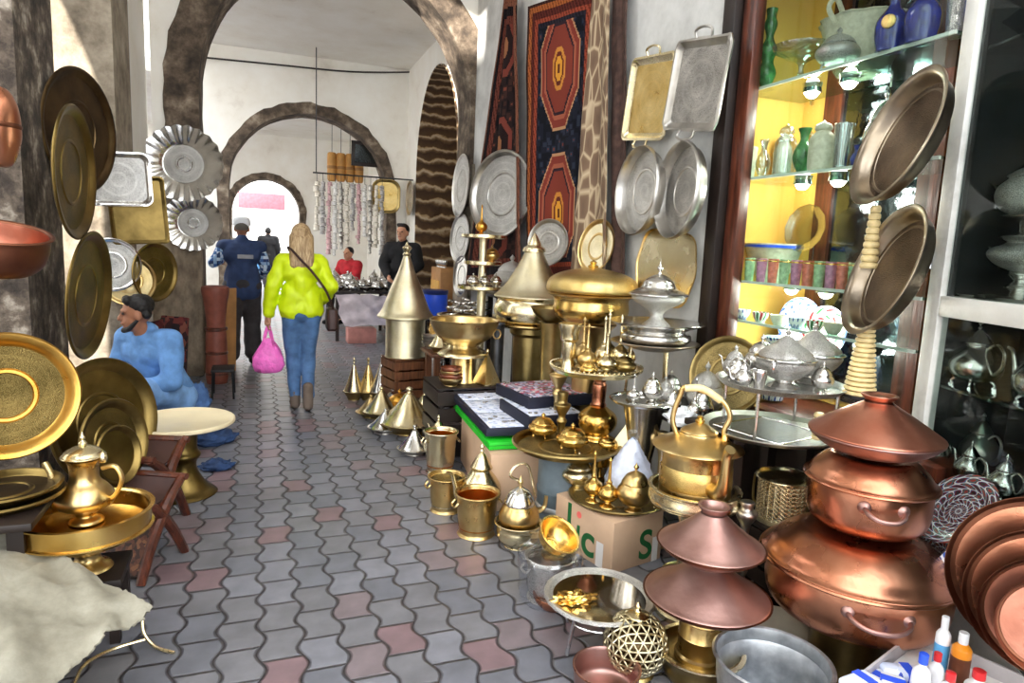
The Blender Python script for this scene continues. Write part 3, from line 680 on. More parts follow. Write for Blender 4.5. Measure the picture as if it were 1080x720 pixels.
def rect_tray(label, M, w, h, rim, field, depth=.02, rr=.04, rw=.1, handles='', group=None, name='rectangular_tray', wavy=0):
    t = thing(name, label, 'tray', M=M, group=group); q = min(w, h)*rw
    def lp(d, z, wv=0):
        L = rrect(w-2*d, h-2*d, max(.008, rr-d*.5), z, 9); out = []
        # refine the straight sides so that the edge may scallop
        pts = []
        for a, b in zip(L, L[1:]+L[:1]):
            a, b = V(a), V(b); k = 8 if (b-a).length > .06 else 1
            for i in range(k): pts.append(a.lerp(b, i/k))
        n = len(pts)
        for i, p in enumerate(pts):
            if wv: p = p*(1+wv*math.cos(2*PI*i/n*10))
            out.append((p.x, p.y, z))
        return out
    obj('rim', loft([lp(q, 0), lp(q, .005), lp(q*.6, depth*.5), lp(q*.3, depth), lp(0, depth*.9, wavy), lp(0, depth*.6, wavy), lp(q*.4, .2*depth), lp(q, 0)], cap0=False, cap1=False), rim, t, ang=50)
    obj('engraved_field', loft([lp(q, .0005), lp(q, .005)]), field, t)
    for c in handles:
        sg = 1 if c == 't' else -1; a = w*.13
        obj('handle', tube([(-a, sg*(h/2-.004), depth*.8), (-a*1.05, sg*(h/2+.035), depth*1.2), (0, sg*(h/2+.05), depth*1.3), (a*1.05, sg*(h/2+.035), depth*1.2), (a, sg*(h/2-.004), depth*.8)], .008, 8), rim, t)
    return t
def facing(loc, toward, upv=(0, 0, 1), rollv=0):
    """frame whose z looks along 'toward' and whose y is up"""
    z = V(toward).normalized(); x = V(upv).cross(z).normalized(); mm = frameM(loc, x, z)
    return mm @ MX.Rotation(rollv, 4, 'Z') if rollv else mm
def vessel(name, label, cat, loc, H, r, specs, rz=0, group=None, n=28):
    """specs: (part, material, profile in units of r and H, options)"""
    t = thing(name, label, cat, loc, rz, group); last = {}
    for sp in specs:
        pn, mt_, pf = sp[:3]; o_ = sp[3] if len(sp) > 3 else {}
        pr = prof(pf, r, H, o_.get('k', 4), o_.get('smooth', True))
        par = last.get(o_.get('under'), t)
        last[pn] = obj(pn, lathe(pr, n, lobes=o_.get('lobes', 0), amp=o_.get('amp', 0), lz=o_.get('lz')), mt_, par, ang=o_.get('ang', 42))
    return t
DISH = [(0, 0), (.5, 0), (.55, .02), (.62, .08), (.9, .2), (1, .27), (1.0, .3), (.96, .3), (.85, .24), (0, .22)]
def tagine(label, loc, r, H, mb, ml, group=None, name='tagine', rz=0, slim=False, knobmat=None, cat='tagine'):
    d = .2 if slim else .24
    return vessel(name, label, cat, loc, H, r, [
        ('dish', mb, [(0, 0), (.55, 0), (.58, d*.12), (.7, d*.4), (.95, d*.85), (1.0, d), (.97, d*1.02), (.0, d*.9)], dict(k=3)),
        ('lid', ml, [(.98, d), (1.0, d*1.04), (.93, d*1.15), (.72, d+.16), (.5, d+.31), (.3, d+.47), (.15, d+.6), (.1, .92*(d+.68)), (0, .92*(d+.7))], dict(k=4)),
        ('knob', knobmat or ml, [(.08, .84), (.1, .86), (.07, .89), (.12, .93), (.1, .97), (0, 1)], dict(k=3, under='lid'))], rz, group)
def lidpot(label, loc, r, H, mb, group=None, name='sugar_bowl', rz=0, feet=3, foot=True, lobes=0, mlid=None):
    """bulbous lidded bowl with a finial"""
    sp = [('body', mb, [(0, .1), (.4, .1), (.8, .2), (1, .34), (.97, .45), (.8, .54), (.72, .57), (.7, .55), (0, .5)], dict(lobes=lobes, amp=.03 if lobes else 0)),
          ('lid', mlid or mb, [(.74, .56), (.78, .58), (.7, .64), (.5, .74), (.22, .8), (.1, .82), (0, .82)], dict(lobes=lobes, amp=.03 if lobes else 0)),
          ('finial', mb, [(.1, .81), (.07, .84), (.15, .89), (.1, .93), (.04, .96), (0, 1)], dict(under='lid', k=3))]
    t = vessel(name, label, 'bowl', loc, H, r, sp, rz, group)
    if feet:
        for i in range(feet):
            a = 2*PI*i/feet+.4; c, s2 = math.cos(a), math.sin(a)
            obj('foot', tube([(.55*r*c, .55*r*s2, .14*H), (.68*r*c, .68*r*s2, .07*H), (.62*r*c, .62*r*s2, .012*H), (.72*r*c, .72*r*s2, 0.008*H)], [.07*r, .05*r, .06*r], 6), mb, t)
    else: obj('foot', lathe(prof([(0, 0), (.5, 0), (.5, .03), (.3, .08), (.42, .12), (0, .12)], r, H), 24), mb, t)
    return t
def teapot(label, loc, r, H, mb, rz=0, group=None, cat='teapot', legs_=4, plump=1.0):
    t = vessel('teapot', label, cat, loc, H, r, [
        ('body', mb, [(0, .09), (.5, .09), (.88, .17), (1*plump, .3), (.93, .42), (.7, .53), (.5, .6), (.47, .63), (.52, .65), (0, .65)], {}),
        ('lid', mb, [(.5, .65), (.53, .665), (.46, .7), (.3, .78), (.14, .84), (.06, .86), (0, .87)], {}),
        ('finial', mb, [(.05, .86), (.1, .885), (.05, .91), (.11, .94), (.05, .97), (0, 1)], dict(under='lid', k=3))], rz, group)
    obj('spout', tube([(.85*r, 0, .26*H), (1.25*r, 0, .3*H), (1.42*r, 0, .46*H), (1.6*r, 0, .62*H), (1.86*r, 0, .66*H)], [.2*r, .15*r, .1*r, .075*r, .06*r], 10), mb, t)
    obj('handle', tube([(-.5*r, 0, .58*H), (-1.0*r, 0, .68*H), (-1.42*r, 0, .58*H), (-1.4*r, 0, .38*H), (-1.12*r, 0, .27*H), (-.86*r, 0, .24*H)], [.05*r, .07*r, .075*r, .055*r], 8), mb, t)
    for i in range(legs_):
        a = PI/4+i*PI/2; c, s2 = math.cos(a), math.sin(a)
        obj('foot', tube([(.55*r*c, .55*r*s2, .13*H), (.75*r*c, .75*r*s2, .06*H), (.68*r*c, .68*r*s2, .012*H), (.82*r*c, .82*r*s2, .008*H)], [.07*r, .045*r, .06*r], 6), mb, t)
    return t
def sprinkler(label, loc, r, H, mb, group=None, cat='rosewater bottle'):
    return vessel('rosewater_sprinkler', label, cat, loc, H, r, [
        ('foot', mb, [(0, 0), (.75, 0), (.75, .02), (.35, .07), (.25, .1), (0, .1)], dict(k=3)),
        ('body', mb, [(.24, .1), (.7, .15), (1, .25), (.85, .36), (.4, .43), (.25, .47)], {}),
        ('neck', mb, [(.26, .46), (.3, .5), (.18, .53), (.14, .7), (.12, .9), (.2, .93), (.1, .96), (0, 1)], dict(k=3))], 0, group, n=18)
def pedestal(name, label, cat, loc, r, H, mb, pf, group=None, n=30):
    return vessel(name, label, cat, loc, H, r, [('column', mb, pf, dict(smooth=False))], 0, group, n)
def crate(label, loc, sx, sy, sz, mt_, rz=0, slats=4, name='wooden_crate', cat='crate', group=None):
    """slatted wooden crate standing with its open side up"""
    t = thing(name, label, cat, loc, rz, group)
    obj('base_board', box(sx*.96, sy*.96, .014), mt_, t); g = sz/slats
    for i in range(slats):
        for y in (-1, 1): obj('slat', box(sx, .012, g*.8, (0, y*(sy/2-.006), i*g+g*.1)), mt_, t)
        for x in (-1, 1): obj('slat', box(.012, sy-.024, g*.8, (x*(sx/2-.006), 0, i*g+g*.1)), mt_, t)
    for x in (-1, 1):
        for y in (-1, 1): obj('post', box(.03, .03, sz, (x*(sx/2-.03), y*(sy/2-.03), 0)), mt_, t)
    obj('top_board', box(sx, sy, .012, (0, 0, sz-.0)), mt_, t)
    return t
def plinth_table(label, x0, x1, y0, y1, h, mt_, name='display_table', cat='table', inset=.06):
    t = thing(name, label, cat, ((x0+x1)/2, (y0+y1)/2, 0)); sx, sy = x1-x0, y1-y0
    obj('tabletop', box(sx, sy, .03, (0, 0, h-.03), .006), mt_, t)
    for x in (-1, 1):
        for y in (-1, 1): obj('leg', box(.05, .05, h-.03, (x*(sx/2-inset), y*(sy/2-inset), 0)), mt_, t)
    return t
def cloth(name, label, cat, pts, mat, amp=.02, fr=9, n=14, thick=.006, kind=None):
    """soft sheet over four corners, crumpled"""
    a, b, c, d = [V(p) for p in pts]
    def fn(u, v):
        p = a.lerp(b, u).lerp(d.lerp(c, u), v); q = V((p.x*fr, p.y*fr, p.z*fr)); return p+V((noise.noise(q), noise.noise(q+V((7, 3, 1))), noise.noise(q+V((1, 9, 4)))))*amp
    o = obj(name, grid(n, n, fn, thick=thick), mat, ang=80); return tag(o, label, cat)
def heap(name, label, cat, loc, rx, ry, h, mat, seed=0, amp=.35):
    """crumpled cloth lying in a heap"""
    bm = bmesh.new(); bmesh.ops.create_icosphere(bm, subdivisions=4, radius=1)
    for v in bm.verts:
        n_ = noise.fractal(v.co*2.2+V((seed, 0, 0)), 1, 2, 3); s_ = 1+amp*n_
        v.co = V((v.co.x*rx*s_, v.co.y*ry*s_, max(0, (v.co.z*.6+.35)*h*(s_+.25*noise.noise(v.co*6+V((seed, 5, 0)))))))
    o = obj(name, bm, mat, loc=loc, ang=80); return tag(o, label, cat)
# ================================================================== LEFT SIDE
# fluted silver dishes hung on the pillar
for (px, py, rp, lb, ml) in ((194, 173, 39, 'larger fluted silver dish hung high on the stone pillar', 0), (204, 235, 29, 'smaller fluted silver dish hung below the large one on the stone pillar', 1)):
    p = AY(px, py, YA-.13); r_ = rp*mpp(p)
    t = thing('fluted_dish', lb, 'dish', M=facing(p, (-.05, -1, .02)))
    pr = [(0, 0), (.52, 0), (.55, .02), (.62, .08), (.96, .14), (1, .15), (.99, .13), (.62, .05), (.5, -.02), (0, -.02)]
    bm = bmesh.new(); n = 88; rings = []
    for r2, z in pr:
        if r2 == 0: rings.append([bm.verts.new((0, 0, z*r_))]); continue
        rings.append([bm.verts.new((r2*r_*math.cos(2*PI*i/n)*(1+(.02*math.cos(i*2*PI/4) if r2 > .9 else 0)), r2*r_*math.sin(2*PI*i/n)*(1+(.02*math.cos(i*2*PI/4) if r2 > .9 else 0)), z*r_+(.016*r_*math.cos(i*2*PI/4) if r2 > .6 else 0))) for i in range(n)])
    for a, b in zip(rings, rings[1:]):
        for i in range(n):
            j = (i+1) % n
            if len(a) == 1: bm.faces.new((a[0], b[i], b[j]))
            elif len(b) == 1: bm.faces.new((a[i], a[j], b[0]))
            else: bm.faces.new((a[i], a[j], b[j], b[i]))
    obj('fluted_rim', bm, silver, t, ang=60)
    obj('engraved_field', lathe([(0, .004), (.5*r_, .004), (.5*r_, .002)], 40), silverE, t)
    obj('embossed_ring', lathe([(.14*r_, .004), (.16*r_, .01), (.2*r_, .01), (.22*r_, .004)], 40), silver, t)
# trays hung on and beside the pier
PY_ = 5.62
def hang(px, py, Y, lb, wpx, hpx, kind, rim, field, toward=(.1, -1, 0), ro=0, dz=0, **k):
    p = AY(px, py, Y); s = mpp(p)
    M = facing(p, toward, rollv=ro)
    if kind == 'd': return disc_tray(lb, M, wpx*s/2, rim, field, **k)
    return rect_tray(lb, M, wpx*s, hpx*s, rim, field, **k)
hang(125, 189, PY_-.06, 'silver rectangular tray with rounded corners hung on the pier beside the pipe', 62, 56, 'r', silver, silverE, ro=R(3), rr=.06, rw=.1)
hang(146, 222, PY_-.03, 'old gold rectangular tray hung behind the silver rectangular tray', 54, 70, 'r', oldD, oldD, ro=R(4), rr=.03, rw=.08)
hang(118, 279, PY_-.06, 'silver round tray hung on the pier above the seated man', 56, 56, 'd', silver, silverE)
hang(136, 296, PY_-.03, 'thin brass tray peeping out below the silver round tray', 52, 52, 'd', brass, brassE)
hang(162, 287, 5.7, 'dull brass oval tray hung on the white wall between pier and pillar', 62, 62, 'd', oldD, oldDE, toward=(1, -.75, 0))
# column of trays on the near pillar
def ptray(px, py, X, rpx, lb, toward, rim, field, sx=1.0, ro=0, **k):
    p = AX(px, py, X); s = mpp(p); t = disc_tray(lb, facing(p, toward, rollv=ro), rpx*s, rim, field, **k)
    if sx != 1: t.matrix_world = t.matrix_world @ MX.Diagonal((sx, 1, 1, 1))
    return t
ptray(82, 138, -.91, 64, 'dark bronze round tray, highest on the near left pillar', (1, -.36, -.02), dark, dark)
ptray(74, 182, -.80, 70, 'gold toned round tray overlapping the dark bronze one on the near left pillar', (1, -.06, -.02), oldD, oldDE, sx=1, depth=.03)
ptray(90, 311, -.80, 68, 'greenish gold round tray hung below the others on the near left pillar', (.97, -.1, -.08), oldD, oldDE, depth=.03)
# big leaning trays behind the coffee pot
p = AX(108, 444, -.74); disc_tray('large aged brass tray leaning behind the brass coffee pot', facing(p, (.8, -.58, .14)), 67*mpp(p), oldD, oldD, depth=.04, rw=.2)
p = AX(116, 466, -.66); disc_tray('medium aged brass tray leaning inside the large aged one', facing(p, (.84, -.52, .16)), 46*mpp(p), oldD, oldDE, depth=.04, rw=.22)
p = AX(121, 480, -.60); disc_tray('small olive brass tray in front of the leaning aged trays', facing(p, (.85, -.5, .16)), 32*mpp(p), oldD, oldD, depth=.03, rw=.2, emb=False)
# big engraved gold tray at the left edge
p = AX(6, 417, -.86); disc_tray('large engraved gold tray with a broad bright rim at the left edge', facing(p, (.36, -.93, .1)), 67*mpp(p), goldD, oldDE, depth=.04, rw=.22, ring=(.5,), n=64)
# shelf stand of aged trays
zt = .62
p = G(10, 512, .6)
plinth_table('old wooden table under the stacked aged trays at the left edge', p.x-.4, p.x+.13, p.y-.25, p.y+.2, .545, woodD)
for i, (lb, r_) in enumerate((('lower aged brass tray of the stack at the left edge', .205), ('upper aged brass tray of the stack at the left edge', .19))):
    disc_tray(lb, MX.Translation((p.x-.03+i*.008, p.y, .547+i*.03)), r_, oldD, dark, depth=.03)
vessel('copper_jug', 'dark copper jug standing on the aged trays at the left edge', 'jug', (p.x-.1, p.y-.02, .585), .2, .055, [
    ('body', copperX, [(0, 0), (.7, 0), (.75, .05), (.95, .3), (1, .45), (.7, .65), (.5, .8), (.65, .95), (.7, 1), (.6, 1), (0, .9)]), ('neck_ring', copperX, [(.5, .76), (.6, .78), (.6, .82), (.5, .84)], dict(k=2))])
# copper pot hung at head height, another above it
p = AX(-6, 246, -.74); s = mpp(p)
t = thing('copper_pot', 'wide copper pot with a pink worn inside hung at the left edge', 'pot', M=frameM(p, (1, 0, 0), (.16, -.2, 1)))
rr = 52*s
obj('body', lathe(prof([(0, -.8), (.6, -.78), (.85, -.6), (.95, -.3), (.97, 0), (1.03, .04), (1.0, .07), (.93, .02), (.9, -.3), (.8, -.55), (.5, -.7), (0, -.7)], rr), 48), copperX, t)
obj('lining', lathe(prof([(.925, .02), (.89, -.3), (.79, -.54), (.5, -.68), (0, -.68)], rr), 48), copperR, t)
obj('hanging_bar', tube([(-.97*rr, 0, .02*rr), (-.8*rr, 0, .5*rr), (-.55*rr, .1, 1.0*rr)], .008, 8), steel, t)
p = AX(-8, 132, -.86); s = mpp(p)
cp_ = vessel('copper_pan', 'rounded copper pan at the left edge above the wide copper pot', 'pan', p-V((0, 0, .14)), .28, 25*s, [('body', copper, [(0, 0), (.6, .02), (.95, .3), (1, .5), (.92, .75), (.6, .95), (0, 1)]), ('rim', copperX, [(.98, .46), (1.04, .5), (.98, .54)], dict(k=2))])
obj('hanging_cord', tube([(0, 0, .27), (-.08, .06, 1.2), (-.12, .12, 2.2)], .006, 6), steel, cp_)
# brass basin on a foot, with a coffee pot in it
p = G(92, 592, .12)
zb = p.z
p = G(90, 536, .5); r_ = 64*mpp(p); p.z = 0
st = thing('wooden_stool', 'dark wooden stool under the brass basin', 'stool', (p.x, p.y, 0))
obj('seat', box(.26, .26, .03, (0, 0, .23), .004), woodD, st)
for x in (-1, 1):
    for y in (-1, 1): obj('leg', box(.035, .035, .23, (x*.1, y*.1, 0)), woodD, st)
vessel('basin', 'brass basin on a foot beneath the brass coffee pot', 'basin', (p.x, p.y, .26), .24, r_, [
    ('foot', brass, [(0, 0), (.34, 0), (.34, .06), (.2, .16), (.2, .3), (.3, .4), (0, .4)], dict(k=3)),
    ('bowl', goldE, [(0, .38), (.3, .38), (.6, .46), (.86, .6), (.95, .66)], {}),
    ('side', gold, [(.95, .66), (1.0, .67), (1.0, .69), (.96, .71), (.97, .96), (1.02, .98), (1.02, 1.0), (.95, 1.0), (.92, .97), (.92, .72), (.8, .66), (.6, .6), (0, .6)], dict(smooth=False))])
for i in range(4):
    a = R(-10+i*9); q = V((p.x+r_*1.03*math.cos(a), p.y+r_*1.03*math.sin(a), .2+.24*.7))
pot = vessel('coffee_pot', 'brass coffee pot with a domed lid standing in the brass basin', 'coffee pot', (p.x-.02, p.y+.1, .26+.24*.62), .365, .1, [
    ('body', brass, [(0, 0), (.55, 0), (.58, .03), (.36, .08), (.5, .13), (.95, .2), (1.02, .29), (.8, .39), (.56, .46), (.5, .54), (.54, .66), (.62, .71), (0, .71)]),
    ('lid', pale, [(.72, .72), (.78, .735), (.72, .75), (.6, .79), (.35, .83), (.14, .85), (0, .85)]),
    ('finial', pale, [(.12, .845), (.16, .87), (.07, .9), (.1, .93), (.05, .96), (0, 1)], dict(under='lid', k=3))], rz=R(160))
obj('spout', tube([(.09, 0, .09), (.13, 0, .12), (.125, 0, .18), (.15, 0, .235)], [.026, .018, .013, .012], 10), brassE, pot)
obj('handle', tube([(-.07, 0, .22), (-.12, 0, .23), (-.145, 0, .18), (-.12, 0, .12), (-.1, 0, .1)], .009, 8), brass, pot)
obj('thumb_piece', lathe(prof([(0, 0), (.012, .0), (.016, .02), (.01, .035), (0, .045)]), 12, M=MX.Translation((-.075, 0, .245))), pale, pot)
# camel saddle stools of red brown wood
def camel_stool(label, p, rz, s=1.0):
    t = thing('camel_saddle_stool', label, 'stool', p, rz)
    for y in (-.2, .2):
        for sg in (-1, 1):
            obj('curved_beam', tube([V((sg*-.2, y, .0))*s, V((sg*-.08, y, .2))*s, V((sg*.06, y, .36))*s, V((sg*.2, y, .46))*s], [.024*s, .03*s, .022*s], 8), woodR, t)
    for x in (-.19, .19): obj('cross_bar', tube([V((x, -.23, .455))*s, V((x, .23, .455))*s], .02*s, 8, smooth=0), woodR, t)
    obj('carved_panel', loft([[V((x, -.21, z))*s, V((x+.012, -.21, z))*s, V((x+.012, .21, z))*s, V((x, .21, z))*s] for x, z in ((-.18, .04), (-.12, .14), (-.05, .24))]), saddle, t)
    obj('leather_seat', grid(10, 6, lambda u, v: V((-.19+.38*u, -.18+.36*v, .46-.09*math.sin(PI*u)))*s, thick=.008), leather, t)
    return t
camel_stool('red brown wooden camel saddle stool with carved panels beside the brass basin', G(150, 606)+V((-.07, .12, 0)), R(64), .85)
camel_stool('second wooden camel saddle stool, behind the first and next to the round table', G(196, 560)+V((-.26, .12, 0)), R(70), .95)
# round cream table
p = G(194, 520); r_ = 50*mpp(G(194, 440, .42))
t = thing('round_table', 'round table with a cream top on a flared brass foot', 'table', p)
obj('brass_foot', lathe(prof([(0, 0), (.17, 0), (.175, .015), (.13, .05), (.08, .14), (.075, .2), (.1, .24), (.08, .28), (.09, .38), (.16, .43), (0, .43)]), 32), oldD, t)
obj('tabletop', lathe([(0, .43), (r_-.01, .43), (r_, .437), (r_, .452), (r_-.006, .458), (r_-.02, .458), (r_-.03, .452), (0, .452)], 48), plain('cream_table', (222, 206, 170), .4, .07, 6), t)
t['label'] = t['label']
# cloths and odds on the floor
heap('crumpled_cloth', 'dark blue crumpled cloth on the paving behind the round table', 'cloth', G(222, 466), .17, .15, .09, jeansN, 3)
heap('crumpled_cloth', 'dark blue crumpled cloth on the paving in front of the round table', 'cloth', G(229, 494), .1, .075, .06, jeansN, 9)
heap('cloth_bundle', 'light blue cloth bundle at the foot of the stone pillar', 'cloth', G(209, 431), .1, .1, .22, blueC, 5, .2)
heap('cloth_bundle', 'dark cloth bundle under the seated man by the round table', 'cloth', G(163, 470)+V((-.05, .1, 0)), .16, .12, .12, jeansN, 12, .25)
a, b = V((-.8, 5.85, .0)), V((-.42, 6.3, 0))
tag(obj('rolled_rug', grid(16, 20, lambda u, v: V((-.88+.24*u+.03*math.sin(u*9)+.04*v, 6.0+.3*u+.12*v, .02+.82*v*(1-.1*abs(u-.5)))), thick=.03), rugred, ang=70), 'dark red patterned rug draped beside the seated man', 'rug')
# things at the foot of the pillar on its street side
p = G(228, 386); 
t = thing('drum', 'tall reddish clay drum standing beside the pillar', 'drum', V((-.4, 7.45, .0)))
obj('body', lathe(prof([(0, 0), (.1, 0), (.105, .3), (.1, .5), (.09, .6), (.11, .82), (.13, 1.0), (0, 1.0)]), 28), plain('red_clay', (122, 66, 52), .55, .2, 10), t)
for z in (.08, .3, .55): obj('band', lathe([(.098, z), (.112, z+.01), (.112, z+.03), (.098, z+.04)], 28), woodR, t)
t = thing('metal_stand', 'low black metal stand on the paving beside the stone pillar', 'stand', V((-.31, 6.8, 0)))
obj('tabletop', box(.2, .3, .02, (0, 0, .26), .003), blackp, t)
for x in (-.085, .085):
    for y in (-.13, .13): obj('leg', tube([(x, y, .26), (x*1.1, y*1.1, 0)], .01, 6, smooth=0), blackp, t)
tag(obj('board', box(.28, .02, .95, (0, 0, 0), .002), woodL, loc=(-.3, 7.95, 0)), 'tan wooden board standing behind the pillar', 'board')
t_ = bpy.data.objects['board']; t_.rotation_euler = (R(4), 0, R(20)); t_.location = (-.37, 8.05, 0)
# sack thrown over a low crate, bottom left
crate('wooden crate hidden under the pale sack, bottom left', (-.86, 2.05, 0), .42, .5, .26, woodD, R(10))
C0, C1, C2, C3 = G(-30, 548, .47), G(62, 556, .46), G(156, 640, .2), G(-60, 800, .18)
def fn(u, v):
    p = G(2, 548, .47).lerp(G(160, 642, .3), u).lerp(G(-190, 720, .42).lerp(G(48, 738, .2), u), v)
    q = p*7; cr2 = abs(math.sin(p.x*13+p.y*5+2*noise.noise(p*3)))**6*.022; p = p+V((noise.noise(q)*.02, 0, cr2))+V((0, noise.noise(q+V((4, 0, 0)))*.02, .02*math.sin(PI*v)+noise.noise(q*1.4)*.028+noise.noise(q*4)*.006))
    if u > .97 or v > .97 or v < .03: p += V((random.uniform(-.006, .006), random.uniform(-.006, .006), random.uniform(-.004, .004)))
    return p
tag(obj('sack', grid(46, 46, fn, thick=.006), sackm, ang=80), 'pale grey woven sack thrown over a crate, bottom left', 'sack')
t = thing('tray_stand', 'thin bent brass stand legs sticking out from under the pale sack', 'stand', G(140, 690))
o = t.location
for pl in ([(150, 652, .1), (152, 668, .06), (164, 682, .02), (184, 688, .008)], [(153, 674, .045), (120, 684, .04), (90, 700, .04), (78, 722, .03), (70, 745, .008)]):
    obj('leg', tube([G(*q)-o for q in pl], .0065, 8), pale, t)
# ================================================================== RIGHT WALL: rugs and hung trays
def rug_mat(name, ground, bands, meds, border, nscale=90):
    """rows of stepped medallions inside a border of narrow bands, woven"""
    mt, nt, N, K, B = nm(name)
    uv = N.new('ShaderNodeUVMap'); sp = N.new('ShaderNodeSeparateXYZ'); K.new(uv.outputs[0], sp.inputs[0])
    def mth(op, a, b=None):
        n = N.new('ShaderNodeMath'); n.operation = op
        for i, x in enumerate((a, b)):
            if x is None: continue
            if isinstance(x, (int, float)): n.inputs[i].default_value = x
            else: K.new(x, n.inputs[i])
        return n.outputs[0]
    def snap(x, k): return mth('DIVIDE', mth('FLOOR', mth('MULTIPLY', x, k)), k)
    U, Vv = snap(sp.outputs['X'], 84), snap(sp.outputs['Y'], 190)
    ed = mth('MINIMUM', mth('MINIMUM', U, mth('SUBTRACT', 1, U)), mth('MULTIPLY', mth('MINIMUM', Vv, mth('SUBTRACT', 1, Vv)), 2.2))
    # medallions, repeating
    vv = mth('SUBTRACT', mth('FRACT', mth('MULTIPLY', Vv, meds)), .5)
    au = mth('ABSOLUTE', mth('MULTIPLY', mth('SUBTRACT', U, .5), 1.5)); av = mth('ABSOLUTE', vv)
    d = mth('MAXIMUM', mth('MAXIMUM', au, av), mth('MULTIPLY', mth('ADD', au, av), .72))
    mr = ramp(N, [(p, lin(c)) for p, c in bands], True); K.new(d, mr.inputs['Fac'])
    # small motifs on the ground
    v = N.new('ShaderNodeTexVoronoi'); v.inputs['Scale'].default_value = 16; v.distance = 'CHEBYCHEV'
    cb = N.new('ShaderNodeCombineXYZ'); K.new(U, cb.inputs[0]); K.new(mth('MULTIPLY', Vv, 2.2), cb.inputs[1]); K.new(cb.outputs[0], v.inputs['Vector'])
    gr = ramp(N, [(p, lin(c)) for p, c in ground], True); K.new(v.outputs['Distance'], gr.inputs['Fac'])
    br = ramp(N, [(p, lin(c)) for p, c in border], True); K.new(mth('MULTIPLY', ed, 5), br.inputs['Fac'])
    x1 = N.new('ShaderNodeMixRGB'); K.new(mth('LESS_THAN', d, bands[-1][0]), x1.inputs['Fac']); K.new(gr.outputs['Color'], x1.inputs['Color1']); K.new(mr.outputs['Color'], x1.inputs['Color2'])
    zz = mth('PINGPONG', mth('MULTIPLY', mth('ADD', U, Vv), 26), .5)
    bx = N.new('ShaderNodeMixRGB'); bx.blend_type = 'MULTIPLY'; K.new(mth('MULTIPLY', mth('GREATER_THAN', zz, .3), .7), bx.inputs['Fac']); K.new(br.outputs['Color'], bx.inputs['Color1']); bx.inputs['Color2'].default_value = (.25, .18, .16, 1)
    x2 = N.new('ShaderNodeMixRGB'); K.new(mth('LESS_THAN', ed, .2), x2.inputs['Fac']); K.new(x1.outputs['Color'], x2.inputs['Color1']); K.new(bx.outputs['Color'], x2.inputs['Color2'])
    K.new(x2.outputs['Color'], B.inputs['Base Color']); B.inputs['Roughness'].default_value = .95; B.inputs['Specular IOR Level'].default_value = .1
    return mt
rugA = rug_mat('medallion_rug', [(0, (110, 60, 48)), (.12, (44, 50, 66)), (.3, (28, 30, 42)), (.5, (20, 21, 28))],
               [(0, (92, 40, 30)), (.035, (222, 156, 56)), (.085, (104, 44, 34)), (.11, (206, 136, 62)), (.15, (128, 58, 46)), (.29, (48, 32, 40)), (.32, (164, 92, 70)), (.345, (128, 56, 46)), (.4, (186, 140, 104)), (.42, (30, 28, 38))], 2.0,
               [(0, (60, 34, 30)), (.14, (170, 96, 50)), (.4, (90, 40, 34)), (.65, (150, 70, 50)), (.85, (40, 36, 46))])
rugB = rug_mat('dark_kilim', [(0, (120, 64, 50)), (.16, (60, 40, 36)), (.35, (40, 30, 30)), (.55, (26, 22, 24))],
               [(0, (150, 100, 70)), (.1, (40, 28, 28)), (.22, (120, 60, 50)), (.3, (34, 26, 28))], 3.0, [(0, (130, 84, 66)), (.4, (34, 28, 30)), (.7, (110, 60, 50))])
mt, nt, N, K, B = nm('lattice_rug')
uv = N.new('ShaderNodeUVMap'); mp = N.new('ShaderNodeMapping'); mp.inputs['Scale'].default_value = (5, 11, 1); K.new(uv.outputs[0], mp.inputs['Vector'])
v = N.new('ShaderNodeTexVoronoi'); v.feature = 'DISTANCE_TO_EDGE'; v.inputs['Scale'].default_value = 1; v.inputs['Randomness'].default_value = .7; K.new(mp.outputs[0], v.inputs['Vector'])
rp = ramp(N, [(0, lin((196, 176, 146))), (.05, lin((170, 148, 120))), (.1, lin((122, 98, 78))), (.6, lin((92, 70, 56)))]); K.new(v.outputs['Distance'], rp.inputs['Fac'])
K.new(rp.outputs['Color'], B.inputs['Base Color']); B.inputs['Roughness'].default_value = .95; rugC = mt
W_ = XR-.03
def wall_rug(lb, quad, mat, wav, nx=40, ny=50, th=.012, side=0.0, pinch=1.0, off=0.02):
    """quad: photo corners top-left, top-right, bottom-right, bottom-left on the wall"""
    a, b, c, d = [AX(q[0], q[1], W_) for q in quad]
    def fn(u, v):
        f = v
        p = d.lerp(c, u).lerp(a.lerp(b, u), f)
        fold = wav*math.sin(u*2*PI*side+v*1.3)*(1 if not pinch else (1-.5*v))
        return p+V((-abs(wav)-off-fold-.012*noise.noise(V((u*4, v*5, wav*90))), 0, 0))
    o = obj('hanging_rug', grid(nx, ny, fn, thick=th), mat, ang=70); return tag(o, lb, 'rug')
wall_rug('dark rug with two big red and orange medallions hung on the white wall', ((562, 8), (640, -18), (629, 300), (560, 300)), rugA, .018, side=1.6)
wall_rug('dark folded rug hung from a point, left of the medallion rug', ((541, 0), (552, -4), (561, 300), (497, 300)), rugB, .05, side=2.2)
wall_rug('brown and cream lattice rug gathered at its top, right of the medallion rug', ((640, -20), (656, -24), (652, 310), (612, 310)), rugC, .03, side=1.2, off=.05)
wall_rug('narrow dark brown rug edge hung right of the lattice rug', ((653, -22), (668, -26), (664, 310), (650, 310)), plain('dark_brown_rug', (74, 54, 48), .95, .35, 20), .015, side=1)
WT = (-1, 0, 0)
def wtray(px, py, wpx, hpx, lb, kind, rim, field, toward=(-1, -.05, .02), out=.05, ro=0, **k):
    p = AX(px, py, XR-out); s = mpp(p)
    M = facing(p, toward, rollv=ro)
    if kind == 'r': return rect_tray(lb, M, wpx, hpx*s, rim, field, **k)
    t = disc_tray(lb, M, hpx*s/2, rim, field, **k); return t
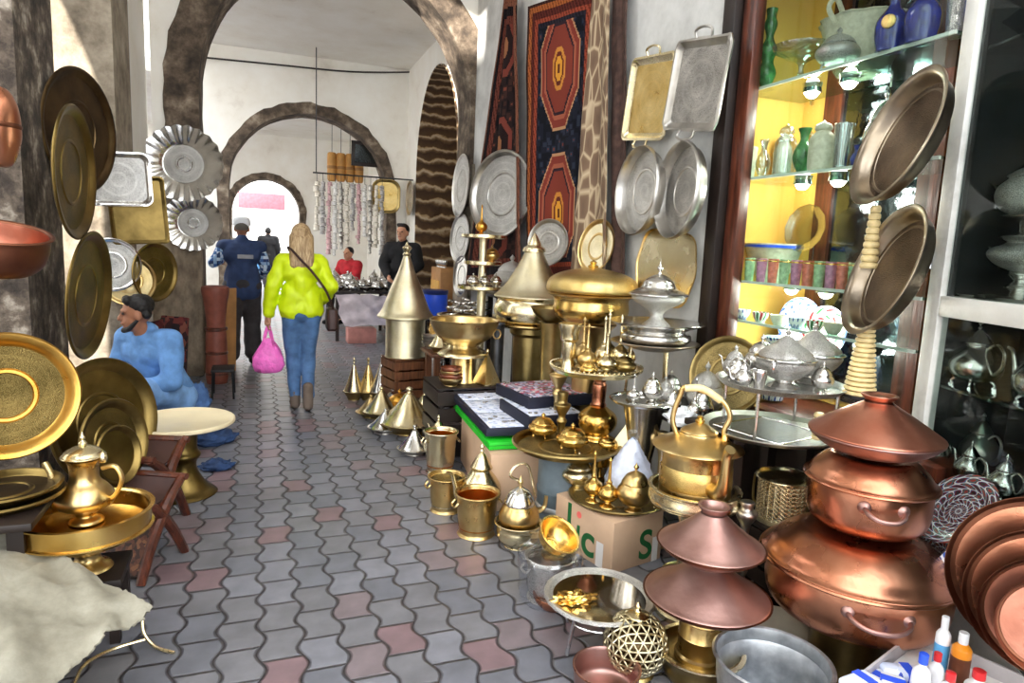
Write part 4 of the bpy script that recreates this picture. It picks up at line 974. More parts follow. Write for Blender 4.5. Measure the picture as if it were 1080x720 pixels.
# two rectangular trays
wtray(686, 104, .50, 86, 'pale gold rectangular tray with a loop handle hung near the rugs', 'r', pale, goldE, out=.06, ro=R(-7), handles='tb', depth=.03, rr=.05)
wtray(737, 90, .50, 94, 'large engraved pewter rectangular tray with scalloped rim hung next to the display window', 'r', pew, pewE, out=.10, ro=R(-9), handles='tb', depth=.03, rr=.05, wavy=.012)
wtray(680, 202, 0, 93, 'oval looking silver tray hung under the gold rectangular tray', 'd', pew, silverE, toward=(-1, .06, .04), out=.09, depth=.075, rw=.1)
wtray(723, 202, 0, 102, 'silver round tray hung under the pewter rectangular tray', 'd', pew, pewE, toward=(-1, .16, .05), out=.09, depth=.075, rw=.1)
# scalloped gold tray
p = AX(702, 282, XR-.06); s = mpp(p); t = thing('scalloped_tray', 'plain gold tray with a wavy top edge hung low on the white wall', 'tray', M=facing(p, (-1, -.05, .05), rollv=R(-5)))
def scal(d, z):
    out = []
    for i in range(72):
        a = 2*PI*i/72; x, y = math.cos(a), math.sin(a); q = (abs(x)**4+abs(y)**4)**-.25; r2 = q*(1+.035*math.cos(6*a))
        out.append((x*r2*(.30-d), y*r2*(38*s-d), z))
    return out
obj('rim', loft([scal(.012, 0), scal(.012, .006), scal(.006, .014), scal(0, .014), scal(0, .008), scal(.012, 0)], cap0=False, cap1=False), brass, t)
obj('polished_field', loft([scal(.012, .0), scal(.012, .005)]), pale, t)
# silver platters further along the wall
wtray(530, 205, 0, 92, 'largest silver platter, hung left of the medallion rug', 'd', pew, silverE, toward=(-.9, -.42, .06), out=.2, depth=.05, rw=.13)
wtray(487, 196, 0, 66, 'upper silver platter of the column hung by the first arch', 'd', pew, silverE, toward=(-1, .02, .05), out=.1, rw=.1)
wtray(486, 251, 0, 52, 'middle silver platter of the column hung by the first arch', 'd', pew, silverE, toward=(-1, -.1, .05), out=.12, rw=.1)
wtray(487, 291, 0, 44, 'lowest silver platter of the column hung by the first arch', 'd', pew, silver, toward=(-1, -.05, .05), out=.14, rw=.1)
wtray(579, 256, 0, 50, 'grey silver platter behind the tall brass cone', 'd', pew, pewE, toward=(-.8, -.55, .1), out=.2, depth=.03)
p = AX(630, 260, XR-.16); s = mpp(p); t = disc_tray('oval gold tray standing behind the domed gold bowl', facing(p, (-.8, -.55, .12), rollv=R(-10)), 29*s, brass, paleE, depth=.03); t.matrix_world = t.matrix_world @ MX.Diagonal((.72, 1, 1, 1))

# ================================================================== FAR RIGHT STALLS (beyond the first arch)
# gold tray and dark oval plate on the wall by the second arch
p = AY(407, 207, YB-.08); s = mpp(p); rect_tray('old gold tray with round corners hung by the second arch', facing(p, (-.1, -1, 0)), 30*s, 35*s, old, goldE, rr=.16, depth=.03)
p = AX(433, 209, XR-.06); disc_tray('grey platter seen edge on by the brick side arch', facing(p, (-1, -.0, 0)), 18*mpp(p), tarn, pewE)
# stall table with silverware
ta = AY(378, 318, 10.6); tb = AY(378, 318, 10.6)
plinth_table('stall table heaped with silverware, left of the man in black', ta.x-.42, ta.x+.55, 10.2, 11.5, .76, woodD)
tag(obj('table_cloth', cloth('x', 'x', 'x', ((ta.x-.4, 10.16, .74), (ta.x+.5, 10.16, .74), (ta.x+.5, 10.06, .22), (ta.x-.36, 10.06, .2)), plain('lilac_sheet', (188, 176, 182), .85, .15, 8), .03, 8).data and bmesh.new(), plaster) if False else cloth('table_sheet', 'pale lilac plastic sheet hanging over the front of the silverware stall', 'cloth', ((ta.x-.4, 10.16, .72), (ta.x+.5, 10.16, .72), (ta.x+.44, 10.0, .28), (ta.x-.3, 10.0, .26)), plain('lilac_sheet', (188, 176, 182), .6, .15, 8), .05, 8), 'pale lilac plastic sheet hanging over the front of the silverware stall', 'cloth')
tag(obj('carton', box(.42, .3, .22, (0, 0, 0), .006), plain('pink_carton', (176, 120, 112), .8), loc=(ta.x-.02, 10.15, .0)), 'dull pink carton under the silverware stall table', 'box')
random.seed(11)
stallw = []
kinds = [lambda l, p, h: lidpot(l, p, h*.5, h, silver, 'silverware heaped on the far stall'), lambda l, p, h: teapot(l, p, h*.42, h, silver, random.uniform(0, 6), 'silverware heaped on the far stall'),
         lambda l, p, h: vessel('silver_dish', l, 'dish', p, h*.4, h*.6, [('bowl', silver, [(0, 0), (.4, 0), (.4, .1), (.8, .6), (1, 1), (.9, .95), (.4, .25), (0, .22)])], group='silverware heaped on the far stall')]
protos = []
for i in range(15):
    row, k = divmod(i, 5)
    q = V((ta.x-.34+k*.2+random.uniform(-.02, .02), 10.32+row*.26, .76)); h = random.uniform(.15, .24)+.05*row
    lb = '%s piece of silverware in the %s row on the far stall table' % (('leftmost', 'second', 'middle', 'fourth', 'rightmost')[k], ('front', 'middle', 'back')[row])
    if i < 3: protos.append(kinds[i](lb, q, h)); protos[-1]['h'] = h
    else:
        b = protos[(i*2+row) % 3]; dup(b, q, random.uniform(0, 6), lb, scale=h/b['h'])
# things strung up above the stall: bags, strands and lanterns on a rail
ry = 11.1; a, b = AY(330, 182, ry), AY(402, 182, ry)
rail = thing('rail', 'thin rail above the far stall with goods strung on it', 'rail', (0, 0, 0)); obj('bar', tube([V((a.x, ry, 2.55)), V((2.43, ry, 2.55))], .012, 8, smooth=0), steel, rail)
obj('bracket', tube([V((a.x+.05, ry, 2.55)), V((a.x+.05, ry, 4.42))], .008, 6, smooth=0), steel, rail)
cols = [plain('cream_strand', (222, 214, 200), .6, .2, 30), plain('silver_grey_strand', (176, 172, 170), .4, .3, 30), plain('rose_strand', (206, 168, 170), .6, .2, 30), plain('white_strand', (226, 224, 220), .5, .15, 30), pew]
x0, x1 = a.x+.06, min(b.x+.02, 2.4); nst = 12
for i in range(nst):
    x = x0+(x1-x0)*i/(nst-1); L_ = random.uniform(.85, 1.25); mt_ = cols[i % 5]
    t = thing('strand', '%s strand of small wares strung on the rail above the far stall' % (ORD[i],), 'strand', (x, ry, 2.55), 0, 'strands strung above the far stall')
    obj('cord', tube([(0, 0, .01), (0, 0, -L_)], .004, 5, smooth=0), woodD, t)
    z = -.12; bm = bmesh.new()
    while z > -L_:
        r2 = random.uniform(.025, .05); h2 = random.uniform(.05, .12)
        lathe(prof([(0, 0), (r2, .1*h2), (r2*.8, .5*h2), (r2*.95, .8*h2), (0, h2)], 1, 1, 2), 10, bm, M=MX.Translation((random.uniform(-.012, .012), random.uniform(-.012, .012), z-h2))); z -= h2*.9
    obj('wares', bm, mt_, t)
for i in range(4):
    p = AY(350+i*9.5, 177, 12.4); t = thing('gourd_lantern', '%s of the tan drum lanterns hung above the far stall' % ORD[i], 'lantern', (p.x, p.y, 2.55), 0, 'tan lanterns hung above the far stall')
    obj('body', lathe(prof([(0, 0), (.065, .0), (.08, .1), (.08, .4), (.065, .48), (0, .48)]), 16), plain('tan_hide%d' % i, (196, 142, 74), .6, .15), t); obj('cord', tube([(0, 0, .47), (0, 0, 1.44)], .005, 5, smooth=0), woodD, t)
    obj('band', lathe([(.08, .2), (.084, .21), (.084, .25), (.08, .26)], 16), woodL, t)
p = AY(386, 160, 12.0); t = thing('framed_mirror', 'small dark framed mirror hung high above the far stall', 'mirror', (p.x, p.y, p.z-.25)); obj('frame', box(.5, .04, .42, (0, 0, 0), .006), woodD, t); obj('glass', box(.38, .02, .3, (0, -.02, .06)), mirror, t); obj('cord', tube([(0, 0, .42), (0, 0, 4.0-(p.z-.25))], .004, 5, smooth=0), woodD, t)
# shelf behind the man in black: little silver pieces on a ledge, blue drum below
p = AX(462, 276, 2.2); s = mpp(p)
t = thing('cupboard', 'tan wooden cupboard standing in the brick side arch behind the man in black', 'cupboard', (2.5, 8.75, 0)); obj('carcass', box(.5, .5, 1.22, (0, 0, 0), .008), woodL, t); obj('door', box(.012, .42, .9, (-.256, 0, .15), .004), woodY, t)
for i in range(6):
    tag(vessel('silver_cup', '%s little silver cup lined up on the tan cupboard' % ORD[i], 'cup', (2.32+.0*i, 8.92-i*.075, 1.22), .09, .032, [('cup', silver, [(0, 0), (.6, 0), (.3, .2), (.9, .5), (1, 1), (.9, 1), (.8, .6), (0, .4)], dict(k=2))], group='little silver cups on the cupboard', n=14), '%s little silver cup lined up on the tan cupboard' % ORD[i], 'cup')
p = V((2.02, 8.35, 0)); t = thing('plastic_drum', 'royal blue plastic drum standing on a stool in front of the side arch', 'drum', (2.05, 8.0, .62)); obj('body', lathe([(0, 0), (.15, 0), (.16, .02), (.16, .3), (.15, .33), (0, .33)], 24), bluep, t); obj('lid', lathe([(.165, .3), (.17, .31), (.17, .35), (0, .36)], 24), plain('navy_lid', (26, 40, 96), .4), t)
st = thing('stool', 'tall dark stool under the royal blue drum', 'stool', (2.05, 8.0, 0)); obj('seat', box(.36, .36, .03, (0, 0, .59)), woodD, st)
for x in (-.14, .14):
    for y in (-.14, .14): obj('leg', box(.035, .035, .59, (x, y, 0)), woodD, st)
# ================================================================== RIGHT SIDE: wares on the ground
random.seed(5)
def obox(name, lb, cat, A, B_, Cc, z, h, mt_, bev=.004, group=None, inset=None):
    """box whose top has its near corner B and the photo corners A (left) and C (right) at height z"""
    a, b, c = G(*A, z), G(*B_, z), G(*Cc, z); e = (a-b); L = e.length; e.normalize(); n = V((-e.y, e.x, 0)); wd = (c-b).dot(n)
    if wd < 0: n = -n; wd = -wd
    ctr = b+e*L/2+n*wd/2
    t = thing(name, lb, cat, (ctr.x, ctr.y, z-h), math.atan2(-n.y, -n.x)-PI/2 if False else math.atan2(e.y, e.x), group)
    obj('body', box(L, wd, h, (0, 0, 0), bev), mt_, t)
    t['L'] = L; t['W'] = wd; return t, L, wd
# --- slim tagines at the far end of the row
for px, py, r2, h2, lb, a, b in ((373, 421, .1, .42, 'slim cream tagine with a pointed lid, farthest left in the ground row', old, pale), (388, 421, .105, .42, 'slim tan tagine with a pointed lid, between the cream and the silver one', old, brass), (402, 422, .125, .46, 'slim silver tagine with a pointed lid at the far end of the ground row', old, silver)):
    tagine(lb, G(px, py), r2, h2, a, b, slim=True)
tagine('cream tagine with a conical lid in front of the three slim ones', G(402, 440), .17, .28, old, pale)
tagine('pale gold tagine with a broad pointed lid near the wooden crate', G(431, 455), .24, .38, old, pale)
lidpot('small orange gold pot behind the pale tagines', G(421, 437), .13, .24, orangeb, foot=False, feet=0)
tagine('low silver tagine at the edge of the paving', G(404, 452)+V((.0, -.1, 0)), .14, .2, pew, silver)
tagine('white silver tagine with a sharp cone left of the tall brass pail', G(437, 478), .125, .22, pew, silver, slim=True)
tagine('brass tagine lid half hidden behind the white silver cone', G(452, 455)+V((.03, .12, 0)), .13, .3, old, brass)
tagine('small silver white tagine in front of the slatted crate', G(416, 430), .13, .24, old, silver)
tagine('squat tan tagine at the paving edge, left of the low silver one', G(391, 439), .13, .2, old, brass)
tagine('pale tagine between the crate and the tall brass pail', G(449, 440), .14, .28, old, pale)
vessel('dish', 'shallow brass dish on the paving behind the white silver cone', 'dish', G(450, 467)+V((.02, .1, 0)), .05, .12, [('bowl', brass, [(0, 0), (.5, 0), (.9, .6), (1, 1), (.92, 1), (.5, .3), (0, .2)])])
# --- tall cone on a cylinder, on a crate
p = AX(427, 376, 1.3); z0 = p.z; s = mpp(p); p.z = 0
crate('slatted wooden crate under the tall brass cone', p, .34, .34, z0-.012, wood, R(12), 5)
a, b = AX(440, 342, 1.3), AX(440, 255, 1.3); H_ = b.z-z0
t = vessel('cone_lantern', 'tall brass cone with a finial on a square brass drum, on the slatted crate', 'lantern', (p.x+.0, p.y, z0), H_, .2, [
    ('drum', paleE, [(0, 0), (.92, 0), (.95, .01), (.92, .02), (.92, .33), (1.0, .335), (1.0, .35), (0, .35)], dict(smooth=False)),
    ('cone', paleE, [(1.28, .35), (1.32, .36), (1.1, .42), (.72, .6), (.4, .74), (.18, .86), (.14, .88)], dict(k=4)),
    ('finial', pale, [(.13, .87), (.2, .89), (.12, .91), (.2, .935), (.22, .95), (.1, .965), (.05, .985), (0, 1)], dict(k=3))])
# odd pale wares beside it
for i, (px, py, X, lb) in enumerate(((455, 352, 1.32, 'small pale brass cone tagine on the wooden stand beside the tall cone'), (462, 338, 1.42, 'second pale brass cone on the wooden stand, behind the small one'))):
    p = AX(px, py, X)
p = V((1.36, 5.45, 0)); 
plinth_table('rough wooden stand between the tall cone and the brass brazier', 1.36, 1.74, 5.34, 5.76, .62, wood)
tagine('small pale brass cone tagine on the wooden stand beside the tall cone', (1.46, 5.47, .62), .1, .22, old, pale)
tagine('silver cone tagine on the wooden stand, behind the pale brass one', (1.62, 5.64, .62), .1, .26, pew, pale)
lidpot('small gold pot on the wooden stand, nearest the brass brazier', (1.65, 5.44, .62), .07, .16, brass, feet=0)
for i in range(3): vessel('steel_dish', '%s of the grey dishes stacked on the wooden stand' % ('lowest', 'middle', 'topmost')[i], 'dish', (1.45, 5.67, .62+i*.028), .06, .1, [('bowl', pew, [(0, 0), (.5, 0), (.5, .1), (.85, .6), (1, 1), (.92, .98), (.5, .3), (0, .25)])], group=None, n=20)
# clear bag
t = thing('plastic_sack', 'clear plastic sack of pinkish wares in front of the wooden stand', 'sack', G(462, 428)+V((.1, .1, 0)))
bm = loft([[(x*k_+random.uniform(-.012, .012), y*k_+random.uniform(-.012, .012), z) for x, y, _ in rrect(.26, .24, .09, 0, 5)] for z, k_ in ((0, .75), (.02, .95), (.15, 1.0), (.3, 1.03), (.42, 1.06), (.45, 1.02))])
obj('film', bm, film, t, ang=70); obj('contents', lathe(prof([(0, .005), (.1, .005), (.11, .1), (.1, .28), (0, .3)]), 14), plain('pinkish_wares', (206, 178, 168), .6, .3, 20), t)
# --- brazier on a column
p = AX(488, 402, 1.45); z0 = p.z; s = mpp(p)
crate('dark wooden crate under the brass brazier', (p.x, p.y, 0), .5, .46, z0-.012, woodD, 0, 4)
rb = 36*s; t = vessel('brazier', 'wide brass brazier bowl on a brass column with a ring handle', 'brazier', (p.x, p.y, z0), 66*s, rb, [
    ('column', brass, [(0, 0), (.38, 0), (.38, .02), (.34, .05), (.34, .42), (.4, .44), (0, .44)], dict(smooth=False)),
    ('foot_ring', pale, [(.3, .43), (.72, .43), (.74, .46), (.66, .5), (.5, .54), (.42, .6)], dict(k=3)),
    ('bowl', brass, [(.4, .58), (.5, .62), (.8, .74), (.96, .9), (1, .97), (1.04, 1), (.96, .99), (.9, .88), (.7, .74), (0, .68)], {})])
for a in (-.6, 2.5): obj('ring_handle', tube([(rb*.98*math.cos(a)+.03*math.cos(q), rb*.98*math.sin(a)+.0, 66*s*.84+.035*math.sin(q)-.02) for q in [i*PI/5 for i in range(11)]], .006, 6, smooth=0), brass, t)
# stacked bowls and pyramids near the jewellery cases
p = AX(492, 412, 1.38)
bz = AX(488, 402, 1.45)
for i in range(4): vessel('copper_bowl', '%s copper toned bowl of the nested stack at the foot of the brazier column' % ('lowest', 'second', 'third', 'topmost')[i], 'bowl', (bz.x-.13, bz.y-.12, bz.z+.001+i*.026), .055, .09-.005*i, [('bowl', copperR if i % 2 else brass, [(0, 0), (.5, 0), (.55, .1), (.9, .6), (1, 1), (.93, 1), (.5, .3), (0, .25)])], n=24)
for q, lb, mt_ in (((bz.x+.15, bz.y-.12, bz.z+.001), 'pale brass pyramid ornament behind the jewellery cases', pale),):
    t = thing('pyramid_ornament', lb, 'ornament', q, R(20)); obj('pyramid', loft([[(x*k_, y*k_, z) for x, y in ((-.08, -.08), (.08, -.08), (.08, .08), (-.08, .08))] for z, k_ in ((0, 1), (.012, 1), (.015, .92), (.23, .06), (.24, .02))]), mt_, t, ang=20); obj('knob', lathe(prof([(0, 0), (.012, .005), (.008, .02), (0, .03)]), 10, M=MX.Translation((0, 0, .238))), mt_, t)
# --- pails along the edge of the paving
def pail(lb, p, r, H, mt_, inner, rz=0, fl=True, cat='pail'):
    t = vessel('pail', lb, cat, p, H, r, [('body', mt_, [(0, .06), (.72, .06), (.78, .1), (.86, .35), (.9, .7), (.96, .93), (1.04, .96), (1.05, .99), (1, 1), (.94, .98), (.88, .9)], dict(k=3)),
        ('lining', inner, [(.9, .94), (.86, .7), (.82, .35), (.74, .12), (0, .1)], dict(k=3)), ('foot', mt_, [(0, 0), (.8, 0), (.84, .02), (.8, .06), (.7, .09)], dict(k=2))], rz, n=36)
    for a in (0, PI):
        obj('handle', tube([(r*.97*math.cos(a), r*.97*math.sin(a)-.03, H*.82), (r*1.12*math.cos(a), r*1.12*math.sin(a)-.025, H*.72), (r*1.14*math.cos(a), r*1.14*math.sin(a)+.025, H*.72), (r*.97*math.cos(a), r*.97*math.sin(a)+.03, H*.82)], .006, 6), mt_, t)
    return t
p = G(464, 497); pail('tall brass pail with an amber reflection painted inside at the edge of the paving', p, 17.5*mpp(p), .29, pale, amber)
p = G(470, 537); pail('brass pail with pale light painted inside, in the middle of the pail row', p, 19*mpp(p), .21, brass, pale)  # pale metal lining stands for the light inside the pail
p = G(502, 562); pail('brass pail with an amber reflection painted inside, nearest of the three pails', p, 23*mpp(p), .235, brass, amber)
p = V((1.2, 4.47, 0)); tq = teapot('large silver gold teapot between the tall pail and the case stand', p, .1, .34, pale, R(100), legs_=4)
p = G(506, 540); teapot('silver topped brass teapot behind the nearest pail', p, .12, .42, pale, R(190))
obj_ = None
# urn in a basin
p = G(546, 574); r2 = 25*mpp(p)
vessel('basin', 'low pale brass basin with a pedestal urn standing in it', 'basin', p, .13, r2, [('bowl', pale, [(0, 0), (.55, 0), (.6, .04), (.85, .3), (.92, .6), (.9, .8), (1.02, .95), (1.03, 1), (.96, .99), (.85, .8), (.84, .5), (.6, .2), (0, .16)])])
t = lidpot('silver topped brass urn with a hooked handle standing in the low basin', p+V((0, 0, .022)), .105, .36, brass, name='urn', feet=0, mlid=silver)
obj('handle', tube([(-.01, 0, .33), (-.06, 0, .36), (-.03, 0, .41), (.03, 0, .41), (.06, 0, .34), (.085, 0, .24)], .007, 8), pale, t)
obj('spout', tube([(.09, 0, .15), (.14, 0, .17), (.15, 0, .23)], [.02, .012, .01], 8), brass, t)
# white dish behind
vessel('dish', 'white silver dish on the paving behind the film wrapped pail', 'dish', G(577, 585)+V((.03, .12, 0)), .05, .13, [('bowl', silver, [(0, 0), (.6, 0), (.65, .2), (.95, .8), (1, 1), (.93, .98), (.6, .4), (0, .3)])])
# film wrapped pail with a gold bowl on it
p = G(578, 629); r2 = 29*mpp(p); 
t = pail('silver pail wrapped in clear film beneath the tilted gold bowl', p, r2*.9, .2, pewE, silver)
bm = loft([[(x*k_+random.uniform(-.008, .008), y*k_+random.uniform(-.008, .008), z) for x, y, _ in rrect(r2*2.1, r2*2.1, r2, 0, 6)] for z, k_ in ((0, .98), (.03, 1.06), (.1, 1.04), (.17, 1.08), (.21, 1.1), (.222, 1.0))])
obj('film_wrap', bm, film, t, ang=70)
t = thing('bowl', 'deep gold bowl lying tilted on the film wrapped pail', 'bowl', M=frameM(p+V((.035, .02, .262)), (1, .3, 0), (.25, -.5, .82)))
obj('body', lathe(prof([(0, -.06), (.03, -.06), (.045, -.05), (.08, -.02), (.092, .02), (.1, .03), (.1, .036), (.09, .032), (.075, -.01), (.04, -.042), (0, -.045)]), 32), gold, t); obj('embossed_ring', lathe([(.03, -.046), (.034, -.04), (.038, -.044)], 28), goldE, t)
# --- jewellery cases on a green box on a carton
t, L_, W2 = obox('carton', 'plain tan carton under the green box', 'box', (487, 436), (518, 480), (590, 464), .345, .345, cardboard)
obj('tape', box(L_*1.002, .05, .002, (0, 0, .345)), plain('tan_tape', (180, 140, 104), .4), t)
t, L_, W2 = obox('green_box', 'bright green flat box under the jewellery case', 'box', (478, 424), (516, 467), (592, 449), .395, .045, green); obj('lid_seam', box(L_*1.004, W2*1.004, .003, (0, 0, .025)), plain('dark_green', (18, 130, 30), .5), t)
def case(lb, A, B_, Cc, z, h, felt, cells=(5, 2), group=None):
    t, L, W2 = obox('jewellery_case', lb, 'case', A, B_, Cc, z, h, navy)
    for i in range(cells[1]):
        w2 = L/cells[1]
        obj('felt_tray', box(w2*.93, W2*.92, .006, (-L/2+w2*(i+.5), 0, h-.001), .002), felt, t)
        bm = bmesh.new(); rnd = random.Random(i+int(z*100))
        for k in range(26):
            x = -L/2+w2*(i+.5)+rnd.uniform(-.42, .42)*w2; y = rnd.uniform(-.42, .42)*W2; q = rnd.uniform(.008, .016)
            lathe(prof([(q*.6, 0), (q, .3*q), (q, .6*q), (q*.6, .7*q)], 1, 1, 1, False), 8, bm, M=MX.Translation((x, y, h+.005)))
        o = obj('trinkets', bm, silver, t); o['kind'] = 'stuff'
    return t
case('long navy jewellery case full of trinkets on lilac felt, lying on the green box', (474, 411), (513, 452), (594, 431), .47, .05, jewels, (5, 3))
case('plain navy jewellery case under the black one', (527, 420), (558, 440), (606, 430), .545, .075, jewels, (5, 1))
case('black jewellery case with coloured trinkets lying on the navy ones', (523, 404), (558, 420), (614, 410), .62, .075, jewelC, (5, 1))
# --- cardboard box with print and a brass tray of sprinklers on it
zb = .26
a, b, c = G(587, 520, zb), G(648, 552, zb), G(712, 543, zb)
t, L_, W2 = obox('cardboard_box', 'open cardboard box with green print carrying the brass tray of sprinklers', 'box', (587, 520), (648, 552), (712, 543), zb, zb, cardboard)
MW = t.matrix_world.copy(); bpy.context.view_layer.update()
def text_on(txt, size, mt_, M, par, name='printed_letters', ext=.0008):
    cu = bpy.data.curves.new('t', 'FONT'); cu.body = txt; cu.size = size; cu.extrude = ext; cu.align_x = 'CENTER'; cu.align_y = 'CENTER'; cu.offset = size*.018
    o = bpy.data.objects.new('t', cu); COL.objects.link(o); bpy.context.view_layer.update()
    me = bpy.data.meshes.new_from_object(o.evaluated_get(bpy.context.evaluated_depsgraph_get())); bpy.data.objects.remove(o)
    me.materials.clear(); me.materials.append(mt_); o = bpy.data.objects.new(name, me); COL.objects.link(o); o.parent = par; o.matrix_local = M; return o
e = (a-b).normalized(); nside = V((-e.y, e.x, 0)); nside = nside if (c-b).dot(nside) > 0 else -nside
R3 = t.matrix_basis.to_3x3() if False else MX.Rotation(t.rotation_euler.z, 3, 'Z'); Ri = R3.inverted()
org = V(t.location)
def onface(pt, xdir, nrm, upv=V((0, 0, 1))):
    mm = MX((xdir, upv, nrm)).transposed().to_4x4(); mm.translation = pt
    return MX.Translation(org).inverted() and (MX.Rotation(t.rotation_euler.z, 4, 'Z').inverted() @ MX.Translation(-org) @ mm)
fa = b+e*L_*.55; fa.z = zb*.5
lf = -nside
text_on('l', .22, greenD, onface(b+e*L_*.74+lf*.0012+V((0, 0, -.10)), -e, lf), t)
text_on('\u0131', .17, greenD, onface(b+e*L_*.57+lf*.0012+V((0, 0, -.135)), -e, lf), t)
text_on('c', .24, greenD, onface(b+e*L_*.40+lf*.0012+V((0, 0, -.16)), -e, lf), t)
obj('printed_dot', lathe([(0, 0), (.018, 0), (.018, .001), (0, .001)], 20), redp, t).matrix_local = onface(b+e*L_*.57+lf*.0008+V((0, 0, -.05)), -e, lf)
obj('white_stripe', box(.05, zb*.98, .001), cardboardW, t).matrix_local = onface(b+e*L_*.20+lf*.0006+V((0, 0, -zb+.001)), -e, lf)
obj('white_stripe', box(.035, zb*.98, .001), cardboardW, t).matrix_local = onface(b+e*L_*.9+lf*.0006+V((0, 0, -zb+.001)), -e, lf)
rf = -e
text_on('S', .21, greenD, onface(b+nside*W2*.66+rf*.0012+V((0, 0, -.165)), nside, rf), t)
obj('white_stripe', box(.04, zb*.98, .001), cardboardW, t).matrix_local = onface(b+nside*W2*.86+rf*.0006+V((0, 0, -zb+.001)), nside, rf)
p = G(650, 526, zb+.004); tr = 52*mpp(p)
disc_tray('round brass tray on the printed cardboard box', MX.Translation(p), tr*.98, old, oldE, depth=.025, rw=.12)
zt = p.z+.006
def T_(px, py): q = G(px, py, zt); return q
lidpot('squat silvery gold pot on the brass tray, leftmost on the printed box', T_(609, 514), .09, .2, pale, feet=0)
sprinkler('left rosewater sprinkler with a long neck on the printed box tray', T_(625, 528), .05, .27, gold)
sprinkler('right rosewater sprinkler with a long neck on the printed box tray', T_(641, 534), .054, .26, gold)
lidpot('fat brass pot with a tall finial on the printed box tray', T_(668, 538), .088, .25, brass, name='urn', feet=0)
lidpot('small gold bowl between the sprinklers and the fat brass pot', T_(652, 522), .045, .09, old, feet=3)
lidpot('small brass dish at the right end of the printed box tray', T_(697, 536), .05, .07, pale, feet=3)
vessel('brass_cup', 'gold pedestal cup at the back of the printed box tray', 'cup', T_(632, 505), .13, .05, [('cup', gold, [(0, 0), (.7, 0), (.3, .15), (.25, .5), (.9, .65), (1, 1), (.92, 1), (.8, .7), (0, .62)])])
# plastic wrapped lid
p = T_(663, 520)
t = thing('wrapped_tagine', 'pointed tagine wrapped in white crinkled plastic at the back of the printed box', 'tagine', p)
bm = lathe(prof([(0, 0), (.1, 0), (.13, .05), (.125, .11), (.085, .19), (.045, .26), (.014, .3), (0, .305)]), 30)
for v in bm.verts: v.co += V((noise.noise(v.co*30), noise.noise(v.co*30+V((5, 0, 0))), noise.noise(v.co*30+V((0, 5, 0)))))*.012*(1 if v.co.z > .004 else 0)
obj('plastic_wrap', bm, plain('crinkled_plastic', (206, 212, 232), .22, .1, 30, spec=.7), t, ang=25)
obj('tied_top', lathe(prof([(.012, 0), (.02, .02), (.03, .05), (0, .05)]), 10, M=MX.Translation((0, 0, .29))), film, t)
# --- drum with the gold tray
p = V((1.6, 3.22, 0)); zd = .45
t = thing('metal_drum', 'grey blue metal drum under the gold tray', 'drum', p); obj('body', lathe([(0, 0), (.15, 0), (.152, .02), (.15, .04), (.15, .2), (.155, .21), (.155, .225), (.15, .235), (.15, zd-.02), (.157, zd-.015), (.157, zd), (0, zd)], 32), plain('grey_blue_paint', (92, 104, 112), .45, .2, 10), t)
obj('hoop', lathe([(.151, .1), (.158, .11), (.158, .13), (.151, .14)], 32), zinc, t)
tr = 58*mpp((1.6, 3.22, .5)); disc_tray('old gold tray on the grey blue drum, holding two ribbed gold bowls', MX.Translation((1.6, 3.22, zd)), tr, old, oldE, depth=.04, rw=.12)
zt = zd+.006
lidpot('ribbed gold bowl with a lid, left one on the drum tray', G(575, 463, zt)+V((.0, .04, 0)), .085, .15, gold, lobes=10)
lidpot('ribbed gold bowl with a lid, front one on the drum tray', G(603, 474, zt), .088, .155, gold, lobes=10)
lidpot('small gold bowl on the right of the drum tray', G(640, 474, zt), .05, .09, gold, lobes=8)
p = G(634, 466, zt)+V((.0, .06, 0))
pb = vessel('brass_pedestal', 'round bellied gold pedestal with a copper neck carrying the tray of small vases', 'pedestal', p, .40, .115, [
    ('belly', gold, [(0, 0), (.7, 0), (.75, .03), (.6, .08), (.9, .18), (1, .28), (.9, .38), (.55, .46), (.35, .5), (0, .5)]),
    ('copper_neck', copper, [(.36, .49), (.42, .52), (.34, .56), (.36, .8), (.3, .86), (.5, .96), (.5, 1), (0, 1)], dict(k=3))])
ztr = p.z+.40; pt = V((p.x-.03, p.y, ztr)); r2 = 49*mpp(pt)
gt = disc_tray('gallery edged brass tray of small vases on the copper necked pedestal', MX.Translation(pt), r2, pale, oldE, depth=.035, rw=.09)
bm = bmesh.new()
for i in range(60):
    a = 2*PI*i/60; lathe([(0, -.006), (.006, 0), (0, .006)], 6, bm, M=MX.Translation((r2*.985*math.cos(a), r2*.985*math.sin(a), .04)))
obj('beaded_edge', bm, pale, gt)
zt = ztr+.006
def Vt(dx, dy): return V((pt.x+dx*r2, pt.y+dy*r2, zt))
vessel('brass_goblet', 'stepped pale brass goblet at the left of the gallery tray', 'goblet', Vt(-.62, .1), .27, .065, [('goblet', pale, [(0, 0), (.8, 0), (.6, .08), (.5, .3), (.65, .4), (.62, .62), (.85, .68), (.85, .82), (1, .9), (1, 1), (.9, 1), (0, .9)], dict(smooth=False))])
sprinkler('slender brass sprinkler beside the stepped goblet on the gallery tray', Vt(-.3, -.14), .058, .28, brass)
sprinkler('brass sprinkler at the back left of the gallery tray', Vt(-.1, .45), .055, .3, brass)
sprinkler('brass sprinkler in the middle front of the gallery tray', Vt(.0, -.44), .06, .24, pale)
for i, (dx, dy, h2) in enumerate(((.2, .05, .29), (.38, .2, .31), (.52, -.08, .3))):
    sprinkler('%s of the three tall ringed candlesticks on the gallery tray' % ('left', 'middle', 'right')[i], Vt(dx, dy), .055, h2*1.1, pale, cat='candlestick')
sprinkler('thin brass sprinkler at the far right of the gallery tray', Vt(.78, -.05), .035, .28, brass)
lidpot('small dark gold bowl at the front right of the gallery tray', Vt(.42, -.48), .065, .13, old)
